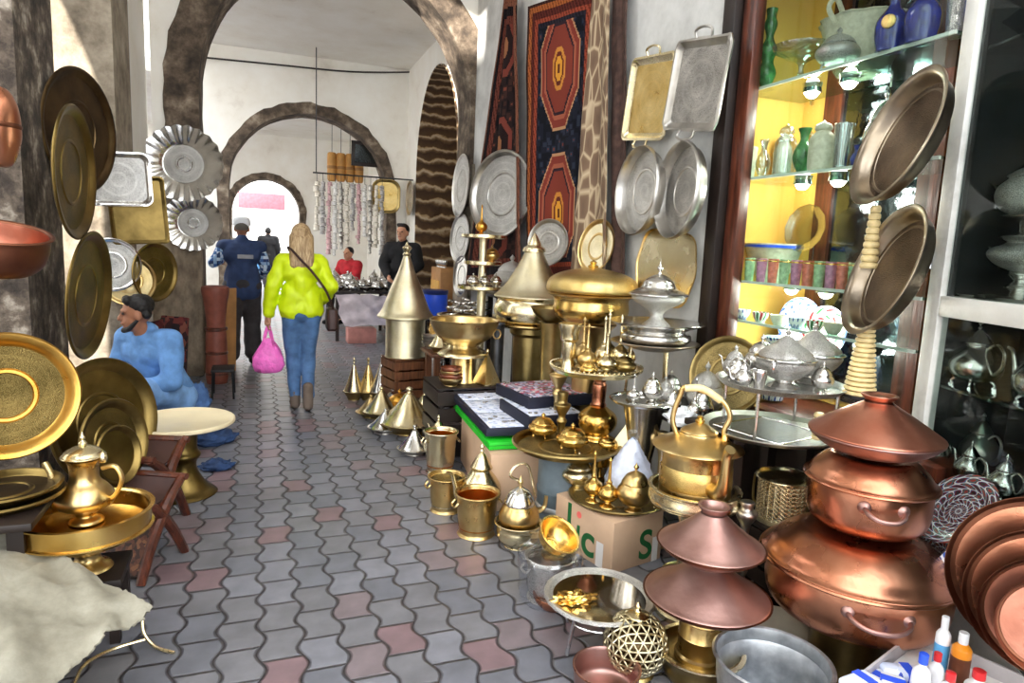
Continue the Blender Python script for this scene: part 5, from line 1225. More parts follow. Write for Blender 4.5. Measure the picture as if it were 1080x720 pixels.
lidpot('small bright gold bowl at the front left of the gallery tray', Vt(-.45, -.52), .05, .1, gold)
# --- big display table at the back
p = AX(557, 400, 2.05); p.z = 0; s = mpp(p); a = AX(572, 245, 2.05); b = AX(560, 345, 2.05)
vessel('brass_column', 'mottled brass column under the ribbed bowl with the tall cone lid', 'column', p, b.z, 18*s, [('column', old, [(0, 0), (1.25, 0), (1.25, .03), (1, .06), (.95, .5), (1, .92), (1.2, .95), (1.2, 1), (0, 1)], dict(smooth=False))])
Hh = a.z-b.z; rr = 39*s
t = vessel('tagine', 'huge ribbed brass tagine with a tall cone lid on the mottled brass column', 'tagine', (p.x, p.y, b.z), Hh, rr, [
    ('plate', brass, [(0, 0), (.7, 0), (.92, .02), (.95, .045), (.8, .05), (0, .05)], dict(k=2)),
    ('bowl', pale, [(.7, .04), (.9, .07), (1.0, .16), (.97, .24), (.9, .29), (.94, .31), (.9, .33), (0, .33)], dict(lobes=18, amp=.02, lz=(.06*Hh, .26*Hh))),
    ('lid', paleE, [(.98, .32), (1.0, .335), (.9, .37), (.7, .46), (.46, .62), (.28, .76), (.24, .8)], {}),
    ('collar', pale, [(.22, .79), (.3, .8), (.28, .84), (.2, .86), (.16, .9), (.06, .97), (0, 1)], dict(k=2))])
p = AX(620, 376, 2.04); s = mpp(p); p.z = 0; a = AX(618, 278, 2.04); b = AX(620, 340, 2.04)
vessel('brass_column', 'flared brass column under the great domed gold bowl', 'column', p, b.z, 20*s, [('column', brass, [(0, 0), (1.4, 0), (1.3, .05), (.8, .3), (.8, .68), (.72, .8), (.95, .93), (1.3, .98), (1.3, 1), (0, 1)])])
Hh = a.z-b.z+.03; rr = 47*s
vessel('domed_bowl', 'great domed gold bowl with a knobbed lid on the flared column', 'bowl', (p.x, p.y, b.z), Hh, rr, [
    ('bowl', gold, [(0, 0), (.5, 0), (.72, .06), (.84, .2), (.82, .36), (.86, .42), (.8, .44), (0, .44)], {}),
    ('rim_ring', brass, [(.78, .42), (.96, .44), (.96, .47), (.82, .49)], dict(k=2)),
    ('lid', goldE, [(.82, .48), (.98, .5), (1.0, .58), (.95, .68), (.8, .76), (.55, .82), (.25, .86), (.1, .88), (0, .88)], dict(lobes=20, amp=.012, lz=(.5*Hh, .75*Hh))),
    ('knob', gold, [(.09, .87), (.12, .9), (.06, .93), (.08, .96), (0, 1)], dict(under='lid', k=3))], n=60)
p = AX(590, 312, 2.0); vessel('wide_bowl', 'shallow old brass bowl behind the domed gold bowl', 'bowl', (1.98, 4.32, 1.02), .1, .16, [('bowl', old, [(0, 0), (.4, 0), (.8, .5), (1, 1), (.95, 1), (.7, .5), (0, .2)])])
vessel('brass_column', 'plain brass column under the shallow old brass bowl', 'column', (1.98, 4.32, 0), 1.02, .1, [('column', old, [(0, 0), (1, 0), (.8, .1), (.7, .5), (.8, .95), (1, 1), (0, 1)], dict(smooth=False))])
p = AX(607, 268, 2.05); 
# --- tiered brass stand behind the brazier
p = AX(508, 310, 1.8); X_, Y_ = p.x, p.y; s = mpp(p)
t = thing('tiered_stand', 'three tiered pale brass stand in front of the largest silver platter', 'stand', (X_, Y_, 0))
zs_ = [AX(510, y, 1.8).z for y in (303, 277, 249)]
obj('column', lathe([(0, 0), (.16, 0), (.16, .02), (.05, .05), (.04, .4), (.05, .5), (.035, .6), (.04, zs_[0]), (.03, zs_[1]), (.035, zs_[2]), (0, zs_[2])], 20), paleE, t)
for i, (z, r2) in enumerate(zip(zs_, (.21, .16, .19))): obj('shelf', lathe([(0, z-.02), (r2-.02, z-.02), (r2, z-.012), (r2, z+.012), (r2-.02, z+.006), (0, z+.006)], 36), pale, t)
sprinkler('orange gold candlestick on the top tier of the brass stand', (X_-.03, Y_-.02, zs_[2]+.006), .05, .26, orangeb, cat='candlestick')
lidpot('brass pot between the tiers of the brass stand', (X_+.1, Y_+.06, zs_[1]+.006), .07, .15, brass, feet=0)
for i in range(3): lidpot('%s silver pot on the lowest tier of the brass stand' % ('left', 'middle', 'right')[i], (X_-.11+i*.11, Y_-.1+.03*i, zs_[0]+.006), .055, .12, silver, 'silver pots on the lowest tier', feet=0)
# silver urn and trays next to it
p = AX(537, 306, 2.2); plinth_table('tall narrow wooden stand under the silver urn and its plate', p.x-.2, p.x+.2, p.y-.2, p.y+.2, p.z-.03, woodD)
disc_tray('dark silver plate under the fat silver urn behind the tall cone', MX.Translation(p+V((0, 0, -.03))), .3, pew, pew, depth=.025)
lidpot('fat silver urn on the dark silver plate, left of the tall cone lid', p+V((.02, 0, -.024)), .17, .36, silverE, name='urn', feet=0)
p = AX(494, 333, 1.86); plinth_table('dark stand under the coiled silver dishes', p.x-.22, p.x+.22, p.y-.2, p.y+.2, p.z-.012, woodD)
disc_tray('wide brass tray of coiled silver dishes behind the brazier', MX.Translation(p+V((0, 0, -.012))), .3, pale, old, depth=.025)
for i in range(4):
    a = i*1.6; q = p+V((.14*math.cos(a), .13*math.sin(a), -.005))
    t = thing('coiled_dish', '%s coiled silver dish on the tray behind the brazier' % ('nearest left', 'second', 'third', 'rearmost')[i], 'dish', q, a, 'coiled silver dishes behind the brazier'); obj('coil', tube([(.085*math.cos(k*.55)*(1-k*.02), .085*math.sin(k*.55)*(1-k*.02), .015+k*.006) for k in range(24)], .013, 8, smooth=2), silver, t); obj('dish', lathe(prof([(0, 0), (.06, 0), (.075, .02), (.07, .022), (0, .008)]), 20), silver, t)
# black pots between brazier and column
p = AX(535, 395, 1.62); vessel('black_pipe_vase', 'dark steel vase standing between the brazier and the mottled column', 'vase', (1.72, 4.75, .0), .95, .055, [('body', steel, [(0, 0), (1.2, 0), (1.0, .05), (.9, .5), (.95, .92), (1.1, 1), (.9, 1), (0, .9)])])
# ================================================================== RIGHT SIDE: silver tables, kettle, copper
random.seed(21)
# table under the silver stands
plinth_table('dark wooden table by the display window carrying the silver tower', 2.0, 2.38, 2.64, 3.28, .70, woodD)
p = AX(680, 424, 1.92); zt = .70; s = mpp(p)
b = pedestal('pedestal', 'silver flared pedestal under the round silver tray of vases', 'pedestal', (p.x, p.y, 0), .12, p.z, silver, [(0, 0), (1, 0), (.9, .1), (.5, .4), (.5, .6), (.9, .95), (1, 1), (0, 1)])
pt = p.copy(); disc_tray('round silver tray of small silver vases beside the brass kettle', MX.Translation(pt), 30*s*1.25, silver, silverE, depth=.02, rw=.1)
zt = pt.z+.006; r2 = 30*s*1.25
sprinkler('slim silver bottle at the left of the round silver tray', (pt.x-.09, pt.y-.03, zt), .038, .16, silver)
lidpot('stout silver pot with a tiered lid in the middle of the round silver tray', (pt.x+.01, pt.y-.05, zt), .055, .17, silver, feet=0)
lidpot('small silver pot at the right of the round silver tray', (pt.x+.11, pt.y-.02, zt), .045, .14, silverE, feet=3)
# silver tower: plate on three rods, bowl, lid
q = AX(690, 368, 2.12); q2 = V((q.x, q.y, q.z)); s = mpp(q2)
t = thing('silver_tower', 'silver tower of stacked plates and a lidded bowl on thin rods', 'stand', (q.x, q.y, .70)); h0 = q.z-.70
for i in range(3):
    a = i*2.1+.5; obj('rod', tube([(.15*math.cos(a), .15*math.sin(a), 0), (.13*math.cos(a), .13*math.sin(a), h0)], .008, 8, smooth=0), pale, t)
R_ = 44*s
obj('lower_plate', lathe(prof([(0, h0-.005), (R_*.4, h0-.005), (R_*.9, h0+.03), (R_*1.05, h0+.04), (R_*.95, h0+.045), (R_*.4, h0+.012), (0, h0+.012)], 1), 44), tarn, t)
obj('bowl', lathe(prof([(0, h0+.01), (R_*.45, h0+.01), (R_*.8, h0+.05), (R_*.82, h0+.09), (R_*.7, h0+.11), (R_*1.08, h0+.15), (R_*1.12, h0+.16), (R_*.7, h0+.145), (0, h0+.13)], 1), 44), silver, t)
obj('upper_cup', lathe(prof([(0, h0+.13), (R_*.35, h0+.13), (R_*.16, h0+.18), (R_*.2, h0+.22), (R_*.55, h0+.27), (R_*.62, h0+.3), (R_*.55, h0+.31), (0, h0+.3)], 1), 36), silverE, t)
l_ = obj('lid', lathe(prof([(R_*.66, h0+.305), (R_*.7, h0+.315), (R_*.55, h0+.335), (R_*.42, h0+.35), (R_*.34, h0+.39), (R_*.15, h0+.42), (0, h0+.43)], 1), 36), silver, t)
obj('finial', lathe(prof([(.016, h0+.42), (.008, h0+.44), (.018, h0+.46), (.006, h0+.48), (0, h0+.52)], 1), 14), silver, l_)
lidpot('filigree silver pot with a spired lid standing beside the silver tower', (2.2, 2.82, .70), .1, .3, silverE)
heap('crumpled_plastic', 'crumpled white plastic behind the handle of the brass kettle', 'plastic', (2.0, 2.72, .70), .09, .07, .08, whitef, 4, .4)
tagine('pale brass cone tagine behind the white wrapped lid', (1.62, 2.86, .263), .0, .0, pale, pale) if False else None
t = thing('pyramid_ornament', 'pale gold pyramid on a brass pot behind the wrapped tagine', 'ornament', (1.9, 3.1, .46), R(30)); obj('pyramid', loft([[(x*k_, y*k_, z) for x, y in ((-.065, -.065), (.065, -.065), (.065, .065), (-.065, .065))] for z, k_ in ((0, 1), (.01, 1), (.012, .93), (.13, .06), (.14, .02))]), pale, t, ang=20); obj('base', box(.14, .14, .008, (0, 0, 0)), brass, t)
vessel('pot', 'tall brass pot under the pale gold pyramid', 'pot', (1.9, 3.1, 0), .46, .1, [('body', old, [(0, 0), (.8, 0), (.9, .1), (1, .5), (.9, .9), (1, .97), (1, 1), (0, 1)])])
# --- great brass kettle
p = AX(731, 530, 1.72); s = mpp(p)
pedestal('brass_pedestal', 'brass baluster pedestal under the great kettle', 'pedestal', (p.x, p.y, 0), .1, p.z, pale, [(0, 0), (1.2, 0), (1.2, .04), (.6, .12), (.45, .4), (.5, .6), (.4, .7), (.6, .9), (1, 1), (0, 1)])
vessel('brass_stand_ring', 'shallow pale brass basin in which the great kettle sits', 'basin', p, .075, 47*s, [('basin', pale, [(0, 0), (.85, 0), (.97, .1), (1.0, .3), (.97, .8), (1.03, .95), (1.0, 1), (.92, .95), (.9, .35), (0, .25)])])
k = V((p.x, p.y, p.z+.02)); r2 = 37*s; H_ = 80*s
t = vessel('kettle', 'great engraved brass kettle with a tall looped handle', 'kettle', k, H_, r2, [
    ('body', brass, [(0, 0), (.96, 0), (1.02, .05), (1.0, .12), (.98, .5), (1.0, .62), (1.05, .68)], dict(k=3)),
    ('shoulder', brass, [(1.04, .675), (1.24, .70), (1.25, .72), (1.1, .76), (.8, .82), (.55, .87), (.5, .9)], dict(k=2)),
    ('lid', brass, [(.5, .895), (.52, .91), (.45, .94), (.3, .98), (.12, 1.02), (0, 1.03)], dict(k=2)),
    ('finial', gold, [(.1, 1.02), (.14, 1.05), (.07, 1.08), (.1, 1.1), (0, 1.13)], dict(under='lid', k=2))], n=40)
obj('engraved_band', lathe([(r2*1.0, H_*.2), (r2*1.012, H_*.21), (r2*1.0, H_*.46), (r2*.985, H_*.47)], 40), goldE, t)
sa = R(-98); ca, sn_ = math.cos(sa), math.sin(sa)
obj('spout', tube([(r2*.95*ca, r2*.95*sn_, H_*.28), (r2*1.3*ca, r2*1.3*sn_, H_*.3), (r2*1.45*ca, r2*1.45*sn_, H_*.48), (r2*1.5*ca, r2*1.5*sn_, H_*.8), (r2*1.62*ca, r2*1.62*sn_, H_*.9)], [.034, .03, .022, .018, .021], 12), brass, t)
ha = R(-35); cx, cy = math.cos(ha), math.sin(ha)
hw = r2*.6
hd = obj('handle', tube([(-hw*cx, -hw*cy, H_*.84), (-hw*1.25*cx, -hw*1.25*cy, H_*1.05), (-hw*1.0*cx, -hw*1.0*cy, H_*1.35), (-hw*.7*cx, -hw*.7*cy, H_*1.48), (hw*.8*cx, hw*.8*cy, H_*1.36), (hw*1.3*cx, hw*1.3*cy, H_*1.15), (hw*1.1*cx, hw*1.1*cy, H_*.95), (hw*1.2*cx, hw*1.2*cy, H_*.8)], .011, 10), brass, t)
obj('grip', tube([(-hw*.8*cx, -hw*.8*cy, H_*1.46), (0, 0, H_*1.47), (hw*.85*cx, hw*.85*cy, H_*1.34)], .0155, 10), bone, hd)
obj('hinge', lathe(prof([(0, 0), (.018, .0), (.02, .02), (.012, .04), (0, .05)]), 12, M=MX.Translation((hw*1.15*cx, hw*1.15*cy, H_*.78))), gold, t)
# --- two silver tray tables
plinth_table('black wooden stand under the two silver trays', 1.84, 2.36, 2.15, 2.5, .80, woodD)
pl = AX(812, 452, 2.08); lowr = .285
lt = thing('tray', 'lower dark silver tray with an inlaid square, under the silver rods', 'tray', (pl.x, pl.y, .80))
obj('rim', lathe([(lowr*.9, 0), (lowr*.9, .006), (lowr, .022), (lowr+.005, .018), (lowr*.93, 0)], 48), pew, lt); obj('engraved_field', lathe([(0, 0), (lowr*.9, 0), (lowr*.9, .006), (0, .006)], 48), metal('dull_silver', (70, 66, 60), (102, 96, 86), .36, eng=.5, escale=40), lt)
obj('inlaid_square', loft([[(x*k_, y*k_, z) for x, y in ((-.17, -.17), (.17, -.17), (.17, .17), (-.17, .17))] for z, k_ in ((.006, 1), (.009, .985), (.009, .95), (.006, .94))], cap0=False, cap1=False), silver, lt).rotation_euler = (0, 0, R(12))
zu = AX(812, 405, 2.08).z; pu = V((pl.x+.03, pl.y+.0, zu))
t = thing('tray_table', 'upper round silver tray on four thin silver rods', 'tray', (pu.x, pu.y, .806)); hz = zu-.806; ur = .265
obj('tray', lathe([(0, hz-.004), (ur*.92, hz-.004), (ur, hz+.016), (ur+.004, hz+.02), (ur-.006, hz+.02), (ur*.9, hz+.003), (0, hz+.003)], 52), silverE, t)
for i in range(4):
    a = i*PI/2+R(-62); obj('rod', tube([(ur*.9*math.cos(a), ur*.9*math.sin(a), 0), (ur*.9*math.cos(a), ur*.9*math.sin(a), hz), ], .007, 8, smooth=0), silver, t)
def wbowl(lb, p, r, H):
    t = vessel('sugar_bowl', lb, 'bowl', p, H, r, [
        ('foot', silver, [(0, 0), (.55, 0), (.52, .04), (.3, .1), (.3, .14), (0, .14)], dict(k=2)),
        ('body', silverE, [(.28, .13), (.55, .18), (.85, .3), (1, .4), (1.02, .45), (.92, .48)], {}),
        ('band', silver, [(.92, .46), (1.08, .48), (1.1, .51), (.95, .53)], dict(k=2)),
        ('lid', silverE, [(.96, .52), (.9, .58), (.7, .66), (.45, .73), (.3, .8), (.12, .86), (0, .87)], dict(lobes=16, amp=.02)),
        ('finial', silver, [(.1, .85), (.06, .88), (.12, .92), (.05, .95), (0, 1)], dict(under='lid', k=2))], n=48)
    for a in (R(30), R(210)): obj('handle', tube([(r*.95*math.cos(a), r*.95*math.sin(a), H*.46), (r*1.3*math.cos(a), r*1.3*math.sin(a), H*.5), (r*1.32*math.cos(a), r*1.32*math.sin(a), H*.36), (r*.9*math.cos(a), r*.9*math.sin(a), H*.32)], .007, 6), silver, t)
    return t
zz = zu+.004
s = mpp(pu)
wbowl('engraved silver bowl with a ribbed lid at the front of the upper silver tray', (pu.x-.04, pu.y-.06, zz), .115, .255)
wbowl('engraved silver bowl with a ribbed lid at the back right of the upper silver tray', (pu.x+.17, pu.y+.0, zz), .118, .27)
lidpot('small silver pot at the left end of the upper silver tray', (pu.x-.2, pu.y+.04, zz), .045, .14, silver, feet=3)
lidpot('small silver pot beside the ribbed bowl on the upper silver tray', (pu.x-.15, pu.y-.02+.14, zz), .05, .16, silverE, feet=0)
vessel('silver_beaker', 'plain silver beaker at the front left of the upper silver tray', 'beaker', (pu.x-.185, pu.y-.08, zz), .075, .03, [('beaker', silver, [(0, 0), (.8, 0), (.7, .1), (.8, .5), (1, 1), (.9, 1), (.6, .3), (0, .2)])])
lidpot('spired silver pot at the back of the upper silver tray', (pu.x+.03, pu.y+.16, zz), .075, .2, silver, feet=3)
# ringed bone pieces
def ringed(lb, p, r, H, top_, n, cat='ornament'):
    pr = [(0, 0)]
    for i in range(n):
        f0, f1 = i/n, (i+1)/n; ra, rb_ = r+(top_-r)*f0, r+(top_-r)*f1
        pr += [(ra*.9, H*f0), (ra*1.03, H*(f0+.25/n)), (ra*1.0, H*(f0+.7/n)), (rb_*.84, H*(f1-.08/n))]
    pr += [(top_*.8, H), (0, H)]
    t = thing('ringed_ornament', lb, cat, p); o = obj('ringed_body', lathe(pr, 22), bone, t, ang=30)
    bm = bmesh.new()
    for i in range(1, n): rr = (r+(top_-r)*i/n)*.9; lathe([(rr*.9, H*i/n-.003), (rr, H*i/n-.003), (rr, H*i/n+.003), (rr*.9, H*i/n+.003)], 22, bm)
    obj('brass_rings', bm, old, t); return t
p = AX(906, 416, 2.3); pst = thing('iron_stand', 'thin black iron stand under the tall ringed bone cone', 'stand', (p.x, p.y, 0)); obj('pole', lathe([(0, 0), (.05, 0), (.05, .01), (.012, .02), (.012, p.z-.02), (.06, p.z-.012), (.06, p.z), (0, p.z)], 20), blackp, pst)
ph = AX(913, 345, 2.3).z-p.z
ringed('tall ringed bone cone standing behind the copper pots', p, .062, ph, .03, 14)
for i, (px, lb) in enumerate(((864, 'short ringed bone rod standing in front of the silver bowls'), (886, 'thick ringed bone rod standing next to the copper lid'))):
    q = AX(px, 440, 2.12); ringed(lb, (q.x, q.y-.0, .826 if i == 0 else .826), .022, .11+.0*i, .02, 6)
# --- pierced brass lantern and its black candlestick
q = AX(823, 548, 2.11); crate('dark crate under the pierced brass lantern', (q.x, q.y, 0), .27, .25, q.z-.012, woodD, 0, 5)
t = thing('pierced_lantern', 'pale brass pierced lantern with a flat domed lid under the silver trays', 'lantern', q)
lr, lh = 25*mpp(q), .19
obj('base_ring', lathe([(lr*.7, 0), (lr*1.04, 0), (lr*1.04, .02), (lr*.7, .02)], 36), paleE, t)
bm = lathe([(lr, .015), (lr, lh)], 26); bmesh.ops.subdivide_edges(bm, edges=[e for e in bm.edges if abs(e.verts[0].co.z-e.verts[1].co.z) > .01], cuts=9)
bmesh.ops.poke(bm, faces=bm.faces); o = obj('pierced_wall', bm, pale, t); w_ = o.modifiers.new('lattice', 'WIREFRAME'); w_.thickness = .007; w_.use_even_offset = False
obj('lid', lathe(prof([(lr*.6, lh-.005), (lr*1.12, lh), (lr*1.15, lh+.008), (lr*.9, lh+.022), (lr*.3, lh+.034), (0, lh+.036)], 1), 36), pale, t)
for a in (R(-70), R(110)): obj('bracket', tube([(lr*math.cos(a), lr*math.sin(a), lh), (lr*1.3*math.cos(a), lr*1.3*math.sin(a), lh-.02), (lr*1.3*math.cos(a), lr*1.3*math.sin(a), .06), (lr*1.02*math.cos(a), lr*1.02*math.sin(a), .03)], .006, 6), old, t)
q = AX(790, 585, 1.78)
vessel('candlestick', 'dark silver candlestick between the kettle and the pierced lantern', 'candlestick', (1.86, 2.06, .0), .56, .07, [('stem', pew, [(0, 0), (1, 0), (.9, .04), (.3, .12), (.25, .4), (.4, .5), (.22, .6), (.25, .8), (.55, .88), (.6, .92), (.35, .95), (.4, 1), (0, 1)])])
# --- the copper tower
p = AX(890, 702, 2.05); z0 = 0; p.z = 0; s = mpp(p)
def zpx(y): return AX(895, y, p.x).z
c0 = V((p.x, p.y, z0)); z1 = zpx(648)+.0
vessel('brass_column', 'dark brass column with ringed base carrying the copper pot tower', 'column', c0, z1-z0+.01, 37*s, [('column', old, [(0, 0), (1.25, 0), (1.25, .06), (1.2, .09), (1.22, .13), (1.12, .16), (1.14, .2), (1.0, .25), (1.0, .9), (1.08, .95), (1.0, 1), (0, 1)], dict(smooth=False))], n=40)
def casserole(lb, p, r, H, body, lid, hz=.36, hratio=.55, tilt=0, rzz=0):
    t = thing('copper_casserole', lb, 'pot', p, rot=(R(tilt), 0, rzz))
    obj('body', lathe(prof([(0, 0), (r*.55, 0), (r*.8, H*.06), (r*.93, H*.2), (r*.96, H*hratio*.75), (r*.95, H*hratio*.97), (r*1.0, H*hratio), (r*.9, H*hratio), (0, H*hratio*.98)], 1), 64), body, t)
    obj('lid', lathe(prof([(r*1.0, H*hratio), (r*1.01, H*(hratio+.02)), (r*.96, H*(hratio+.05)), (r*.85, H*(hratio+.17)), (r*.62, H*(hratio+.31)), (r*.4, H*.955), (r*.2, H), (0, H)], 1), 64), lid, t)
    obj('rim_ring', lathe([(r*.93, H*(hratio-.035)), (r*1.03, H*(hratio-.02)), (r*1.045, H*(hratio-.005)), (r*1.03, H*(hratio+.012)), (r*.95, H*(hratio+.02))], 64), body, t)
    for a in (R(-95), R(85)):
        o = obj('handle', tube([V((r*.96*math.cos(a+d), r*.96*math.sin(a+d), H*hz))+V((math.cos(a), math.sin(a), 0))*q+V((0, 0, w)) for d, q, w in ((-.3, 0, .01), (-.27, .03, 0), (-.12, .05, -.012), (.12, .05, -.012), (.27, .03, 0), (.3, 0, .01))], .0085, 8), copperD, t)
        for d in (-.3, .3): obj('rivet_plate', lathe(prof([(0, -.006), (.02, -.006), (.022, 0), (.01, .01), (0, .011)]), 14, M=frameM((r*.955*math.cos(a+d), r*.955*math.sin(a+d), H*hz+.01), (0, 0, 1), (math.cos(a+d), math.sin(a+d), 0))), copperD, t)
    return t
ang0 = R(-30)
zb_ = zpx(542); H1 = zb_-z1-.03
big = casserole('largest copper casserole with a domed lid, bottom of the copper tower', c0+V((0, 0, z1-z0+.01)), 91*s, H1, copper, copper, .42, .62, 0, ang0)
z2 = z1+.01+H1-.0
H2 = zpx(470)-z2-.0
mid = casserole('middle copper casserole stacked on the largest one', V((p.x+.012, p.y, z2)), 60*s, H2, copper, copper, .46, .66, 0, ang0)
z3 = z2+H2; H3 = zpx(414)-z3+.02; r3 = 61*s
t = vessel('tagine', 'reddish copper tagine with a flat knob on top of the copper tower', 'tagine', (p.x+.012, p.y, z3-.0), H3, r3, [
    ('dish', copperD, [(0, 0), (.45, 0), (.75, .1), (.97, .27), (1.0, .33), (.9, .34), (0, .3)], {}),
    ('lid', copperR, [(1.0, .33), (1.01, .36), (.93, .42), (.66, .6), (.42, .75), (.24, .86), (.22, .88)], {}),
    ('knob', copperR, [(.2, .86), (.2, .9), (.27, .97), (.27, 1), (.22, 1), (.17, .96), (0, .95)], dict(k=2))], n=56)
# --- two brown tagines on a brass column in a basin
p = G(728, 716, .0)+V((.03, 0, 0)); s = mpp(p+V((0, 0, .15)))
vessel('basin', 'wide brass basin under the two brown tagines', 'basin', (p.x, p.y, 0), .12, .155, [('basin', old, [(0, 0), (.6, 0), (.8, .2), (.85, .6), (1.0, .92), (1.02, 1), (.95, 1), (.8, .75), (0, .7)]), ('rim', pale, [(.94, .97), (1.05, .97), (1.05, 1.03), (.94, 1.03)], dict(smooth=False))], n=44)
zc = .085; hc = G(728, 655, 0); cH = .175
vessel('brass_column', 'short ribbed brass column between the basin and the brown tagines', 'column', (p.x, p.y, zc), cH, 23*s, [('column', brass, [(0, 0), (1.1, 0), (1.12, .1), (1.0, .14), (1, .5), (1.03, .52), (1, .54), (1, .86), (1.1, .9), (1.05, 1), (0, 1)], dict(smooth=False))])
def tag2(lb, z, r, H, top_):
    return vessel('tagine', lb, 'tagine', (p.x+.008, p.y, z), H, r, [
        ('dish', copperX, [(0, 0), (.42, 0), (.6, .08), (.92, .25), (1.0, .34), (.95, .36), (0, .3)], {}),
        ('lid', copperD, [(.99, .345), (1.0, .37), (.9, .43), (.66, .6), (.46, .76), (.3, .9), (.24, .96)]+([] if top_ else [(0, 1)]), {})]+
        ([('knob', copperD, [(.22, .93), (.22, .98), (.3, 1.08), (.31, 1.12), (.25, 1.12), (.18, 1.02), (0, 1)], dict(k=2))] if top_ else []), n=56)
tag2('lower brown copper tagine on the short brass column', zc+cH, 63*s, .2, False)
tag2('upper brown copper tagine with a cup shaped knob', zc+cH+.195, 53*s, .19, True)
# --- low mirror bright tray table
p = G(632, 628, .2); r2 = 58*mpp(p); p.z = 0
t = thing('tray_table', 'mirror bright round tray on folding legs at the front', 'table', p)
obj('rim', lathe([(r2*.84, .192), (r2*.84, .198), (r2*.9, .206), (r2*.97, .212), (r2*1.0, .208), (r2*1.01, .2), (r2*.95, .196)], 56, lobes=24, amp=.008, lz=(.2, .3)), silverE, t); obj('polished_field', lathe([(0, .19), (r2*.85, .19), (r2*.85, .197), (0, .197)], 56), metal('polished_silver', (214, 206, 194), (226, 220, 210), .06, bump=.0003), t)
for i in range(4):
    a = i*PI/2+R(-72); c, s2 = math.cos(a), math.sin(a); obj('leg', tube([(r2*.55*c, r2*.55*s2, .19), (r2*.75*c, r2*.75*s2, .008)], .008, 8, smooth=0), chrome, t)
    b_ = a+PI/4
obj('leg_ring', tube([(r2*.62*math.cos(k*PI/12), r2*.62*math.sin(k*PI/12), .125) for k in range(25)], .005, 6, smooth=0), chrome, t)
heap('gilded_bundle', 'glinting gold foil bundle lying on the mirror bright tray', 'ornament', G(606, 634, .197), .075, .035, .035, gold, 8, .6)
vessel('copper_dish', 'small copper dish under the mirror bright tray', 'dish', G(583, 640), .06, .09, [('bowl', copper, [(0, 0), (.5, 0), (.9, .6), (1, 1), (.92, 1), (.5, .3), (0, .2)])])
# --- pierced ball and copper pot at the front edge
p = G(668, 708); r2 = 33*mpp(p)
t = thing('pierced_ball', 'pale brass pierced ball lantern with a finial at the front', 'lantern', p)
obj('base_ring', lathe(prof([(0, 0), (r2*.6, 0), (r2*.62, .012), (r2*.5, .02), (0, .02)], 1), 30), old, t)
bm = bmesh.new(); bmesh.ops.create_icosphere(bm, subdivisions=3, radius=r2, matrix=MX.Translation((0, 0, r2*1.0)))
bmesh.ops.delete(bm, geom=[v for v in bm.verts if v.co.z < r2*.13], context='VERTS')
o = obj('pierced_shell', bm, paleE, t); w_ = o.modifiers.new('lattice', 'WIREFRAME'); w_.thickness = .0085
obj('inner_shade_body', lathe(prof([(0, .02), (r2*.8, r2*.5), (r2*.9, r2), (r2*.8, r2*1.5), (0, r2*1.9)], 1), 24), dark, t)  # dark body added for the shade seen through the piercings
obj('cap', lathe(prof([(r2*.36, r2*1.9), (r2*.34, r2*1.97), (r2*.12, r2*2.04), (0, r2*2.05)], 1), 20), pale, t)
obj('finial', lathe(prof([(.01, r2*2.03), (.014, r2*2.1), (.007, r2*2.18), (.012, r2*2.25), (0, r2*2.4)], 1), 12), pale, t)
p = G(640, 704, .11); p.z = 0
vessel('copper_pot', 'open copper pot at the very front of the paving', 'pot', p, .115, 35*mpp(p+V((0, 0, .1))), [('body', copperD, [(0, 0), (.8, 0), (.92, .15), (.97, .6), (1.0, .96), (1.02, 1), (.96, 1.0), (.92, .6), (.86, .2), (0, .1)]), ('rim', copper, [(.96, .975), (1.03, .985), (1.03, 1.02), (.96, 1.02)], dict(smooth=False))], n=44)
# --- galvanised tub
p = G(815, 694, .22); p.z = 0; r2 = 62*.0031
t = vessel('tub', 'galvanised zinc tub with a rolled rim and a pink tie on its handle', 'tub', p, .22, r2, [('body', zinc, [(0, 0), (.78, 0), (.8, .02), (.9, .55), (.95, .97), (1.0, .97), (1.02, 1.0), (.98, 1.02), (.94, 1.0), (.9, .84), (.92, .8), (.89, .76), (.85, .5), (.78, .05), (0, .03)], dict(smooth=False, lobes=40, amp=.006, lz=(.02, .165)))], n=120)
for a in (R(100), R(-80)): obj('handle', tube([(r2*1.0*math.cos(a-.25), r2*1.0*math.sin(a-.25), .2), (r2*1.13*math.cos(a-.15), r2*1.13*math.sin(a-.15), .22), (r2*1.13*math.cos(a+.15), r2*1.13*math.sin(a+.15), .22), (r2*1.0*math.cos(a+.25), r2*1.0*math.sin(a+.25), .2)], .006, 8), steel, t)
a = R(72); obj('pink_tie', tube([(r2*math.cos(a)+.022*math.cos(k), r2*math.sin(a), .228+.014*math.sin(k)) for k in [i*.6 for i in range(11)]], .005, 6), plain('plum_cord', (150, 70, 100), .6), t)
# white flat board and brass fittings between tub and tagines
t = thing('board', 'cream board leaning low behind the galvanised tub', 'board', (1.84, 1.86, 0.0), R(-38)); o = obj('body', box(.34, .012, .2, (0, 0, 0), .002), plain('cream_board', (206, 196, 176), .6), t); o.rotation_euler = (R(-38), 0, 0)
vessel('brass_dish', 'small pale brass dish behind the brown tagines', 'dish', (1.72, 2.16, 0), .17, .1, [('dish', paleE, [(0, 0), (.7, 0), (.4, .2), (.3, .5), (.9, .8), (1, 1), (.9, .97), (0, .7)])])
